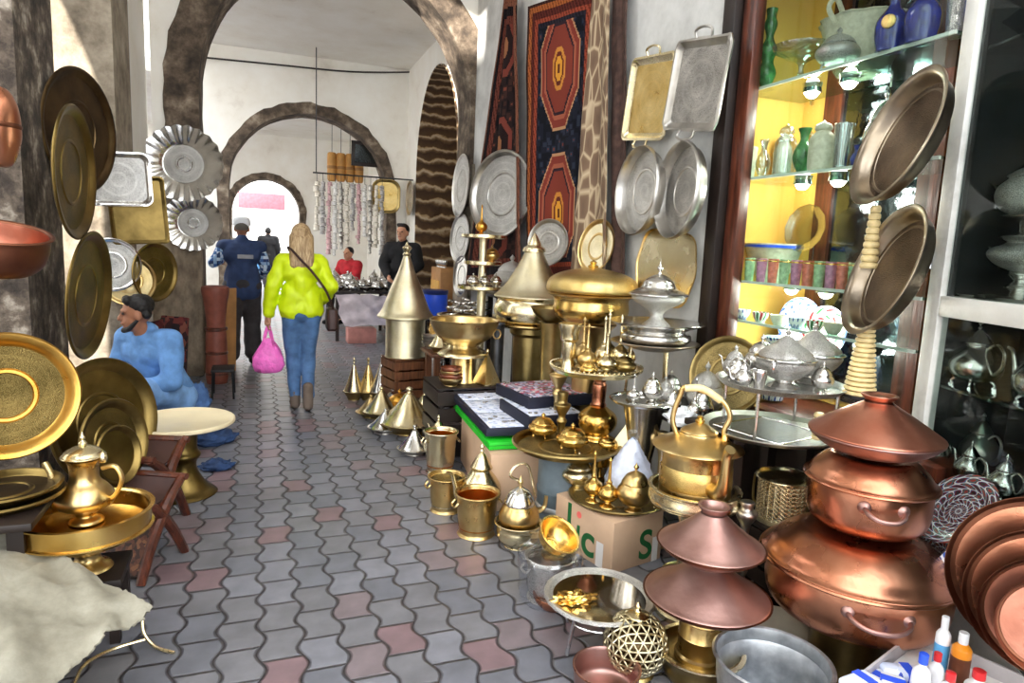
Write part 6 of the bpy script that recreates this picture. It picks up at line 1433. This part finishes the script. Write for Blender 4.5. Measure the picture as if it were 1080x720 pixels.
# --- tray of cleaning bottles
zc = .30; q = G(985, 708, zc)
t = thing('box_table', 'low box under the tray of cleaning bottles', 'box', (1.91, 1.16, 0), R(17)); obj('body', box(.54, .46, .26, (0, 0, 0), .005), cardboard, t); obj('tape', box(.542, .06, .2, (0, 0, .03)), plain('tan_tape2', (170, 132, 96), .4), t)
t = thing('carton_tray', 'shallow grey carton holding plastic bottles and blue packets', 'box', (1.91, 1.16, .26), R(17))
obj('base_sheet', box(.53, .45, .006), cardboardW, t)
for x, y, w_, d_ in ((0, -.225, .53, .008), (0, .225, .53, .008), (-.261, 0, .008, .442), (.261, 0, .008, .442)): obj('side', box(w_, d_, .055, (x, y, 0)), plain('grey_card', (176, 170, 172), .7), t)
def bottle(lb, px, py, r, H, body, cap, kind=0, label=None, z=.268):
    p = G(px, py, z); pr = [(0, 0), (.92, 0), (1, .03), (1, .62), (.9, .72), (.45, .8), (.42, .84)] if not kind else [(0, 0), (.95, 0), (1, .04), (1, .5), (.85, .64), (.4, .74), (.38, .78)]
    t = vessel('plastic_bottle', lb, 'bottle', p, H, r, [('body', body, pr, dict(k=3)), ('cap', cap, [(.46, .79), (.5, .8), (.5, .99), (.44, 1), (0, 1)], dict(smooth=False))], n=24)
    if label: obj('paper_label', lathe([(1.015*r, .12*H), (1.015*r, .56*H)], 24), label, t)
    return t
bottle('tall white bottle with a white cap and light blue label, back of the carton tray', 989, 712, .021, .20, whitef, whitef, 0, blueL)
bottle('orange bottle with a white cap and brown label in the carton tray', 1009, 722, .027, .175, orange, whitef, 0, brownl)
bottle('white bottle with a bright blue cap in the carton tray', 968, 738, .026, .15, whitef, bluep, 1)
bottle('white bottle with a red cap behind the blue capped one', 984, 728, .022, .125, whitef, redc, 1)
bottle('white bottle with a red cap, front one in the carton tray', 997, 752, .026, .13, whitef, redc, 1)
bottle('squat white bottle with a red cap at the right of the carton tray', 1027, 748, .034, .125, whitef, redc, 1)
for i, (px, py, rz) in enumerate(((925, 722, 15), (950, 716, -25), (940, 736, 40), (905, 735, 5))):
    q = G(px, py, .268); t = thing('soap_packet', '%s blue and white packet lying in the carton tray' % ('left', 'back', 'front', 'nearest')[i], 'packet', (q.x, q.y, .266+.012*i), R(rz)); obj('packet', loft([[(x*k_, y*k_, z) for x, y, _ in rrect(.12, .065, .012, 0, 4)] for z, k_ in ((0, .85), (.008, 1), (.02, 1), (.026, .85))]), confetti if i % 2 else whitef, t, ang=60); obj('blue_band', box(.03, .067, .0268, (.02, 0, .0)), bluep, t)
# --- leaning copper pans, right edge
def lean_pan(lb, px, py, rpx, X, nrm, mt_, inner, depth=.03):
    p = AX(px, py, X); r2 = rpx*mpp(p); t = thing('copper_pan', lb, 'pan', M=facing(p, nrm))
    obj('wall', lathe(prof([(0, 0), (r2*.8, 0), (r2*.9, .004), (r2*.96, depth*.7), (r2, depth), (r2*.985, depth), (r2*.93, depth*.6), (r2*.87, .006), (0, .006)], 1), 56), mt_, t)
    obj('lining', lathe([(0, .0065), (r2*.86, .0065), (r2*.86, .008), (0, .008)], 56), inner, t); return t
nr = (-.80, .08, .34)
nr = (-.7, -.66, .12)
lean_pan('largest copper pan of the leaning set at the right edge', 1093, 606, 84, 2.00, nr, copperX, copper)
lean_pan('second copper pan of the leaning set at the right edge', 1100, 630, 74, 1.95, nr, copperX, copper)
lean_pan('third copper pan of the leaning set at the right edge', 1102, 648, 62, 1.90, nr, copperX, copperR)
lean_pan('front copper pan of the leaning set at the right edge', 1108, 660, 52, 1.85, nr, copperX, copperR)
# painted plates on a cloth covered slope
def fn(u, v): 
    p = V((2.42, 1.62, .66)).lerp(V((2.19, .96, .66)), u).lerp(V((2.33, 1.46, .33)).lerp(V((2.08, 1.0, .33)), u), v); return p+V((noise.noise(p*9)*.01, 0, noise.noise(p*8)*.01))
tag(obj('printed_cloth', grid(20, 14, fn, thick=.006), terraz), 'dark patterned cloth sloping down under the painted plates', 'cloth')
def plate(lb, px, py, rpx, X, m1, m2):
    p = AX(px, py, X); r2 = rpx*mpp(p); t = thing('painted_plate', lb, 'plate', M=facing(p, (-.72, .22, .62)))
    obj('rim', lathe(prof([(r2*.58, 0), (r2*.62, .004), (r2, .022), (r2*.995, .026), (r2*.6, .009), (r2*.58, 0)], 1, 1, 2), 44), m1, t); obj('well', lathe([(0, 0), (r2*.6, 0), (r2*.6, .006), (0, .006)], 44), m2, t); return t
plate('painted red and blue plate, topmost on the patterned cloth', 1012, 540, 42, 2.34, paintR, paintR)
plate('grey blue painted plate in the middle of the patterned cloth', 990, 585, 40, 2.28, platemat('painted_grey_blue', [(60, 70, 100), (150, 160, 172), (176, 184, 190), (90, 50, 50), (120, 130, 140)], 8), paintR)
plate('blue and white painted plate, lowest on the patterned cloth', 1024, 606, 34, 2.2, paintW, paintW)

# --- more small wares filling the gaps
teapot('small silver teapot at the left edge of the upper silver tray', (pu.x-.215, pu.y-.02, zz), .04, .12, silver, R(150))
teapot('small silver teapot behind the beaker on the upper silver tray', (pu.x-.1, pu.y+.17, zz), .045, .14, silver, R(120))
lidpot('small silver sugar pot between the two ribbed bowls on the upper silver tray', (pu.x+.07, pu.y-.16, zz), .045, .13, silver, feet=3)
for i, (x, y, r2, h2, m_) in enumerate(((2.12, 2.74, .06, .2, silver), (2.28, 2.98, .08, .24, silverE), (2.06, 2.92, .05, .16, silver), (2.2, 3.14, .07, .2, pew))):
    lidpot('%s of the silver pots crowded on the dark table behind the kettle' % ('nearest', 'largest', 'smallest', 'rearmost')[i], (x, y, .70), r2, h2, m_, feet=0, rz=i)
sprinkler('silver sprinkler with a long neck standing on the dark table behind the kettle', (2.06, 2.72, .70), .04, .24, silver)
vessel('candlestick', 'tall old brass candlestick in the shade behind the gallery tray', 'candlestick', (1.74, 3.66, 0), .86, .09, [('stem', brass, [(0, 0), (1, 0), (.95, .03), (.35, .09), (.25, .3), (.4, .36), (.22, .42), (.25, .7), (.4, .76), (.25, .8), (.6, .88), (.62, .9), (.35, .92), (.4, 1), (0, 1)])])
vessel('candlestick', 'second old brass candlestick further behind the gallery tray', 'candlestick', (1.66, 3.42, 0), .72, .08, [('stem', old, [(0, 0), (1, 0), (.95, .03), (.35, .09), (.25, .3), (.4, .36), (.22, .42), (.25, .7), (.4, .76), (.25, .8), (.6, .88), (.62, .9), (.35, .92), (.4, 1), (0, 1)])])
lidpot('round gold pot on the paving between the grey blue drum and the low basin', G(552, 540)+V((.0, .1, 0)), .085, .2, gold, feet=0)
lidpot('small gold pot on the paving in front of the plain tan carton', G(532, 527)+V((0, .04, 0)), .07, .17, brass, feet=3)
vessel('dish', 'brass dish on the paving between the printed box and the kettle pedestal', 'dish', (1.86, 2.42, 0), .07, .11, [('bowl', brass, [(0, 0), (.5, 0), (.9, .6), (1, 1), (.92, 1), (.5, .3), (0, .2)])])
vessel('mortar', 'brass mortar standing in the shade beside the pierced lantern', 'mortar', (1.72, 2.0, 0), .2, .075, [('body', old, [(0, 0), (.9, 0), (.7, .08), (.6, .2), (.8, .7), (1, .95), (1.02, 1), (.9, 1), (.7, .6), (0, .3)])])
vessel('candlestick', 'brass candlestick standing beside the wrapped tagine', 'candlestick', (1.98, 2.86, 0), .62, .07, [('stem', brass, [(0, 0), (1, 0), (.9, .04), (.3, .12), (.25, .4), (.4, .5), (.22, .6), (.25, .8), (.55, .88), (.6, .92), (.35, .95), (.4, 1), (0, 1)])])
# ================================================================== DISPLAY WINDOW AND CABINET
random.seed(31)
XG = 2.52                                     # plane of the glass
yF, yN = 3.2, 1.97
# frame posts
struct('window_1', box(.12, .1, 2.45, (XR+.04, 3.2, .72), .006), woodD)
struct('window_2', box(.07, .1, 2.45, (XR+.06, 3.085, .72), .006), woodR)
struct('window_3', box(.5, 1.45, .06, (XG+.2, 2.45, .70), .004), woodR)
tag(obj('window_pane', box(.006, 1.08, 2.35, (XG+.005, 2.5, .77)), pane), 'large glass pane of the display window', 'window pane')
slab('wall_display_back', 3.02, 3.08, -.6, 3.3, .72, 3.15, yellowW)
slab('wall_display_end', XG+.02, 3.02, 3.2, 3.3, .72, 3.15, yellowW)
slab('ceiling_display', XG-.02, 3.08, -.6, 3.3, 3.12, 3.15, yellowW)
for y in (2.95, 2.32): struct('trim_%d' % (5+int(y*10)), box(.03, .12, 2.4, (3.0, y, .72)), woodR)
tag(obj('mirror', box(.01, .6, 2.3, (3.01, 2.6, .78)), mirror), 'tall mirror at the back of the display window between wooden strips', 'mirror')
# glass shelves at photo heights
SH = {}
for nm_, (px, py) in (('top', (790, 97)), ('second', (800, 187)), ('third', (800, 297)), ('fourth', (790, 322))):
    SH[nm_] = AX(px, py, XG+.06).z
SH['fourth'] = AX(800, 336, XG+.06).z-.02
for nm_, z in SH.items():
    t = thing('glass_shelf', '%s glass shelf inside the display window' % nm_, 'shelf', (XG+.25, 2.57, z)); obj('glass', box(.42, 1.24, .012, (0, 0, -.012)), shelfg, t); obj('front_edge', box(.012, 1.24, .014, (-.213, 0, -.013)), plain('pale_edge_%s' % nm_, (196, 206, 196), .3), t)
    for y in (-.52, .0, .52): obj('bracket', box(.02, .012, .03, (.2, y, -.042)), chrome, t)
    for k_, y in enumerate((2.88, 2.64)):
        lp = thing('spot_lamp', '%s round spot lamp under the %s glass shelf' % (('far', 'near')[k_], nm_), 'lamp', (XG+.24, y, z-.035), 0, 'spot lamps under the glass shelves'); obj('housing', lathe([(0, .023), (.045, .023), (.05, .0), (.042, -.002), (.04, .004), (0, .004)], 24), chrome, lp); obj('bulb', lathe(prof([(0, -.03), (.022, -.024), (.036, -.004), (.036, .003), (0, .003)], 1), 20), lampm, lp)
        pd = bpy.data.lights.new('spot_light', 'POINT'); pd.energy = 4.5; pd.color = (1, .95, .85); pd.shadow_soft_size = .04; po = bpy.data.objects.new('spot_light', pd); COL.objects.link(po); po.location = (XG+.24, y, z-.11)
def onshelf(px, nm_, dx=.1): 
    z = SH[nm_]; q = AX(px, 200, XG+dx); return V((XG+dx, q.y, z))
def glassthing(name, lb, cat, p, H, r, mt_, pf, group=None): return vessel(name, lb, cat, p, H, r, [('body', mt_, pf)], group=group, n=24)
VASE = [(0, 0), (.6, 0), (.5, .05), (.9, .25), (1, .42), (.7, .62), (.4, .75), (.45, .9), (.65, 1), (.55, 1), (0, .6)]
JAR = [(0, 0), (.8, 0), (1, .1), (1, .6), (.7, .74), (.55, .78), (.7, .82), (.6, .9), (.2, .95), (0, 1)]
TUMB = [(0, 0), (.75, 0), (.8, .05), (1, .95), (1, 1), (.93, 1), (.72, .1), (0, .08)]
# top shelf
S = 'top'
glassthing('green_vase', 'slim green vase at the left end of the top glass shelf', 'vase', onshelf(797, S), .42, .05, greeng, [(0, 0), (.9, 0), (.6, .05), (1, .2), (.6, .35), (.9, .5), (.4, .65), (.7, .8), (.5, .9), (.6, 1), (0, .9)])
t = glassthing('glass_dish', 'wide cut glass dish on a stem on the top glass shelf', 'dish', onshelf(832, S, .12), .17, .15, clearg, [(0, 0), (.45, 0), (.4, .05), (.12, .2), (.12, .5), (.5, .66), (.9, .85), (1, 1), (.93, .97), (.5, .75), (0, .68)])
lidpot('silver glass footed bowl with a handle in the middle of the top glass shelf', onshelf(868, S, .1), .1, .2, silverE)
t = thing('glass_basket', 'large cream porcelain basket behind the silver glass bowl, top shelf', 'basket', onshelf(893, S, .28)); obj('body', lathe(prof([(0, 0), (.1, 0), (.15, .1), (.2, .24), (.21, .25), (.19, .24), (.13, .1), (0, .04)]), 28, lobes=9, amp=.05), creamg, t); obj('handle', tube([(-.19, 0, .22), (-.24, 0, .28), (-.2, 0, .33), (-.15, 0, .27)], .012, 8), creamg, t)
for px, lb, d in ((921, 'cobalt blue bottle with a gilded crest on the top glass shelf', .07), (951, 'cobalt blue cut bottle, right of the crested one on the top shelf', .07)):
    t = glassthing('blue_bottle', lb, 'bottle', onshelf(px, S, d), .36, .068, cobalt, [(0, 0), (.8, 0), (.85, .04), (1, .2), (.95, .36), (.5, .48), (.3, .55), (.34, .62), (.26, .66), (.26, .9), (.5, .96), (.4, 1), (0, 1)])
    if 'gilded' in lb: obj('gilded_crest', lathe(prof([(0, 0), (.028, 0), (.024, .006), (0, .01)]), 14, M=frameM((-.06, -.03, .11), (0, 0, 1), (-.9, -.42, 0))), goldE, t)
for i, px in enumerate((985, 1003)): glassthing('silver_box', '%s silver glass tumbler at the right end of the top shelf' % ('left', 'right')[i], 'tumbler', onshelf(px, S, .1), .15, .04, silverE if i == 0 else cobalt, TUMB)
# second shelf
S = 'second'
for i, (px, h2, r2, mt_, pf, lb) in enumerate(((786, .17, .05, creamg, TUMB, 'cream beaker at the left end of the second shelf'), (802, .2, .04, clearg, VASE, 'clear glass vase beside the cream beaker, second shelf'), (824, .27, .055, clearg, JAR, 'tall clear jar with a stopper, second shelf'), (843, .22, .05, greeng, VASE, 'green and white vase in the middle of the second shelf'), (862, .25, .06, creamg, JAR, 'cream lidded jar right of the green vase, second shelf'), (884, .2, .045, clearg, TUMB, 'tall clear tumbler on the second shelf'), (899, .1, .025, cobalt, VASE, 'small blue vase on the second shelf'), (914, .14, .05, creamg, JAR, 'small painted pot at the right of the second shelf'))):
    glassthing('glass_vase' if pf is VASE else 'glass_jar', lb, 'glassware', onshelf(px, S, .1), h2, r2, mt_, pf)
for i, px in enumerate((800, 822, 845)): glassthing('glass_carafe', '%s clear carafe in the back row of the second shelf' % ('left', 'middle', 'right')[i], 'carafe', onshelf(px, S, .3), .28, .05, clearg if i != 1 else creamg, JAR)
lidpot('round silver urn hanging over the right end of the second shelf', onshelf(925, S, .16)+V((0, 0, 0)), .085, .36, silver, name='urn', feet=0)
# third shelf: rows of little tea glasses
S = 'third'
gl = [plain('red_gilt_glass', (206, 110, 92), .2, .3, 40, spec=.7), plain('amber_gilt_glass', (226, 186, 120), .2, .3, 40, spec=.7), plain('green_gilt_glass', (150, 182, 140), .2, .3, 40, spec=.7), clearg, plain('violet_gilt_glass', (176, 120, 150), .2, .3, 40, spec=.7), plain('salmon_gilt_glass', (232, 176, 146), .2, .3, 40, spec=.7)]
for r_, dx in enumerate((.06, .16)):
    for i in range(11):
        px = 786+i*12.5; q = onshelf(px, S, dx); mt_ = gl[(i*2+r_*3) % 6]
        nm2 = ('violet', 'red', 'amber', 'green', 'clear', 'violet', 'salmon')
        cn = {0: 'red', 1: 'amber', 2: 'green', 3: 'clear', 4: 'violet', 5: 'salmon'}[(i*2+r_*3) % 6]
        t = vessel('tea_glass', '%s tea glass, %s in the %s row of the third shelf' % (cn, ORD[i], ('front', 'back')[r_]), 'glass', q, .12, .028, [('glass', mt_, TUMB), ('gilt_rim', gold, [(.99, .93), (1.03, .94), (1.03, .99), (.99, 1)], dict(smooth=False))], group='tea glasses on the third shelf', n=14)
t = thing('glass_bowl', 'large pale blue rimmed glass bowl behind the tea glasses', 'bowl', onshelf(822, S, .3)); obj('bowl', lathe(prof([(0, 0), (.06, 0), (.12, .08), (.16, .2), (.155, .2), (.11, .09), (0, .02)]), 30), creamg, t); obj('blue_rim', lathe([(.157, .19), (.164, .19), (.164, .205), (.157, .205)], 30), bluep, t)
t = thing('cut_glass_plate', 'cut glass plate standing upright behind the tea glasses', 'plate', M=facing(onshelf(856, S, .34)+V((0, 0, .30)), (-1, -.1, .15))); obj('plate', lathe(prof([(0, 0), (.08, .0), (.12, .02), (.13, .026), (.08, .008), (0, .006)]), 36, lobes=12, amp=.02), clearg, t)
t = thing('plate_rest', 'wire rest holding the cut glass plate upright', 'stand', onshelf(856, S, .36)); obj('wire', tube([(0, -.06, 0), (0, -.06, .2), (0, .06, .2), (0, .06, 0)], .004, 6, smooth=0), chrome, t)
t = thing('framed_card', 'small tilted card frame at the back left of the display window', 'frame', onshelf(806, S, .36)); o = obj('frame', box(.012, .12, .16), greeng, t); obj('card', box(.008, .09, .12, (-.005, 0, .02)), creamg, t)
# floor of the window: painted vases, gold plates
zf = .772
q = AX(818, 380, XG+.14); t = vessel('painted_vase', 'blue and white painted vase on the floor of the display window', 'vase', (q.x, q.y, zf), SH['fourth']-zf-.06, .075, [('body', paintW, [(0, 0), (.7, 0), (.8, .04), (1, .3), (.9, .6), (.6, .78), (.8, .88), (1, .95), (.9, .97), (0, .9)])])
q = AX(768, 396, 2.34); disc_tray('large old gold plate leaning on the window frame behind the silver pots', facing(q, (-.85, -.45, .2)), 42*mpp(q), old, oldE, depth=.03)
for i, (px, lb, mt_, py) in enumerate(((846, 'round floral dish leaning at the back of the window floor', paintW, 340), (872, 'red flowered dish leaning at the back of the window floor', floral, 350), (838, 'white flowered dish leaning low on the window floor', floral, 372))):
    q = AX(px, py, XG+.34); t = thing('painted_dish', lb, 'dish', M=facing(q, (-1, -.15, .12))); obj('dish', lathe(prof([(0, 0), (.08, 0), (.13, .025), (.135, .03), (.08, .01), (0, .008)]), 36), mt_, t); obj('rim_line', lathe([(.13, .026), (.137, .028), (.137, .032), (.13, .033)], 36), bluep, t)
for i in range(6): vessel('small_bowl', '%s small patterned bowl on the fourth glass shelf' % ORD[i], 'bowl', onshelf(795+i*20, 'fourth', .1), .05, .045, [('bowl', (paintW, floral, creamg)[i % 3], [(0, 0), (.5, 0), (.9, .6), (1, 1), (.93, 1), (.5, .2), (0, .15)])], n=20)
# --- big platters leaning on the window near the cabinet
def platter(lb, px, py, rpx, X, nrm, rollv=0):
    p = AX(px, py, X); r2 = rpx*mpp(p); t = thing('platter', lb, 'platter', M=facing(p, nrm, rollv=rollv))
    obj('rim', lathe(prof([(r2*.82, 0), (r2*.85, .012), (r2*.9, .05), (r2*.99, .062), (r2*1.01, .056), (r2*.92, .04), (r2*.87, 0), (r2*.82, -.004)], 1, 1, 3), 56), tarn, t)
    obj('engraved_field', lathe([(0, -.003), (r2*.83, -.003), (r2*.83, .003), (0, .003)], 56), metal('brown_reflection_silver_%d' % py, (96, 78, 62), (156, 136, 116), .3, eng=.7, escale=50, nscale=5), t)  # brownish reflection in the tarnished platter, put into the field's colour
    obj('border_band', lathe([(r2*.72, .003), (r2*.725, .006), (r2*.76, .006), (r2*.765, .003)], 56), tarn, t); return t
platter('upper tarnished silver platter hung on the display window beside the white cabinet', 958, 150, 74, 2.38, (-.85, .36, .3))
platter('lower tarnished silver platter hung on the display window beside the white cabinet', 944, 290, 72, 2.36, (-.82, .42, .3))
q = AX(916, 283, 2.44); 
t = ringed('ringed bone finial hung between the two tarnished platters', (q.x+.0, q.y, q.z), .036, AX(916, 217, 2.44).z-q.z, .02, 9)
# --- white cabinet of silver teapots
P0 = V((2.56, 1.93, 0)); ca = R(18)
cab = thing('cabinet', 'tall white painted glass fronted cabinet full of silver teapots at the right', 'cabinet', P0, -PI/2-ca)
# local x: along the face towards the viewer, local y: into the street is negative?  the depth lies on +y side
CL, CD, CH = 1.5, .42, 3.05
zr = AX(975, 322, 2.55).z
def lb_(x0, x1, y0, y1, z0, z1, mt_, name, bev=.003): return obj(name, box(x1-x0, y1-y0, z1-z0, ((x0+x1)/2, (y0+y1)/2, z0), bev), mt_, cab)
lb_(0, .075, 0, .05, 0, CH, whitep, 'post'); lb_(CL-.075, CL, 0, .05, 0, CH, whitep, 'post')
lb_(.075, CL-.075, .002, .048, zr-.035, zr+.045, whitep, 'middle_rail'); lb_(.075, CL-.075, .002, .048, CH-.1, CH, whitep, 'top_rail'); lb_(.075, CL-.075, .002, .048, .0, .45, whitep, 'bottom_panel')
DL = plain('dark_lining', (34, 36, 40), .6, .2); lb_(0, .02, .05, CD, 0, CH, DL, 'side_panel'); lb_(CL-.02, CL, .05, CD, 0, CH, DL, 'side_panel'); lb_(0, CL, CD-.015, CD, 0, CH, plain('dark_grey_lining', (34, 36, 40), .6, .2), 'back_panel')
lb_(0, CL, 0, CD, CH, CH+.02, whitep, 'top_board')
pl_ = lb_(.07, CL-.07, .022, .027, zr+.04, CH-.1, pane, 'upper_pane', 0); lb_(.07, CL-.07, .022, .027, .45, zr-.03, pane, 'lower_pane', 0)
lb_(.075, .09, .028, .046, zr+.045, CH-.1, steel, 'putty_strip', 0)
obj('hinge', lathe([(0, 0), (.008, 0), (.008, .07), (0, .07)], 12, M=MX.Translation((.0, -.004, zr+.15))), chrome, cab)
MC = MX.Translation(P0) @ MX.Rotation(-PI/2-ca, 4, 'Z')
# which side is inside: +y local must point away from the street
zs1 = zr-.0; zlow = []
def cabray(px, py, depth):
    """point inside the cabinet seen at photo px,py, 'depth' behind its face"""
    n = (MC.to_3x3() @ V((0, 1, 0))); o = MC @ V((0, depth, 0)); d = ray(px, py); k_ = (o-CAM).dot(n)/d.dot(n); return CAM+d*k_
zsh = [zr+.045, cabray(1010, 404, .15).z, cabray(1000, 495, .15).z]
for i, z in enumerate(zsh):
    o = obj('shelf', box(CL-.05, CD-.08, .012, (CL/2, .05+(CD-.08)/2, z-.012), .002), (whitep if i == 0 else shelfg), cab)
def inshelf(px, i, depth=.16):
    q = cabray(px, 400, depth); z = zsh[i]; q2 = MC.inverted() @ q; 
    # keep the sideways place, take the shelf's height
    o = MC @ V((q2.x, depth, 0)); return V((o.x, o.y, z))
rzp = -PI/2-ca+PI
teapot('large plain silver teapot, nearest the post on the middle shelf of the white cabinet', inshelf(1026, 1), .098, .27, silver, rzp)
teapot('large silver teapot cut by the right edge, middle shelf of the white cabinet', inshelf(1104, 1), .1, .28, silver, rzp)
for i, (px, d, r2, h2, lb) in enumerate(((998, .13, .055, .17, 'small silver teapot, leftmost on the lowest shelf of the white cabinet'), (1036, .11, .055, .175, 'small silver teapot, second on the lowest shelf of the white cabinet'), (1076, .11, .058, .175, 'small silver teapot, third on the lowest shelf of the white cabinet'), (1044, .27, .075, .25, 'dark silver teapot in the back row of the lowest cabinet shelf'))):
    teapot(lb, inshelf(px, 2, d), r2, h2, silver if i < 3 else pew, rzp)
# samovar like silver tower in the upper part
q = inshelf(1062, 0, .17)
t = vessel('samovar', 'tall silver urn on stacked stands in the upper part of the white cabinet', 'urn', q, .52, .12, [
    ('base_plate', silver, [(0, 0), (1.1, 0), (1.15, .02), (.9, .03), (0, .035)], dict(k=2)),
    ('stem', silver, [(.45, .03), (.3, .07), (.45, .1), (.25, .15), (.4, .19), (.3, .22)], {}),
    ('lower_bowl', silverE, [(.3, .21), (.7, .25), (.95, .3), (1, .34), (.9, .37), (.6, .4), (.5, .42)], {}),
    ('middle_stem', silver, [(.45, .41), (.7, .44), (.8, .46), (.35, .48), (.3, .53), (.45, .57), (.75, .585), (.8, .6), (.4, .61)], {}),
    ('upper_pot', silverE, [(.4, .6), (.8, .64), (1, .72), (.95, .8), (.7, .86), (.75, .88), (.5, .92), (.2, .95), (0, 1)], {})], n=40)
obj('spout', tube([(-.1, 0, .34), (-.17, 0, .37), (-.18, 0, .42), (-.22, 0, .45)], [.02, .014, .01, .008], 8), silver, t); obj('spout', tube([(-.11, 0, .135), (-.16, 0, .15), (-.17, 0, .19), (-.2, 0, .205)], [.018, .012, .009, .007], 8), silver, t)
t.rotation_euler = (0, 0, rzp+PI)
disc_tray('flat silver tray lying under the tall urn in the white cabinet', MX.Translation(inshelf(1030, 0, .17)), .11, silver, silverE, depth=.015)
zt2 = cabray(1075, 30, .2).z
z5 = cabray(1080, 40, .17).z-.03
obj('shelf', box(CL-.05, CD-.08, .012, (CL/2, .05+(CD-.08)/2, z5-.012), .002), shelfg, cab)
q = inshelf(1074, 0, .17); teapot('silver teapot on the top shelf of the white cabinet', (q.x, q.y, z5), .08, .24, silver, rzp)
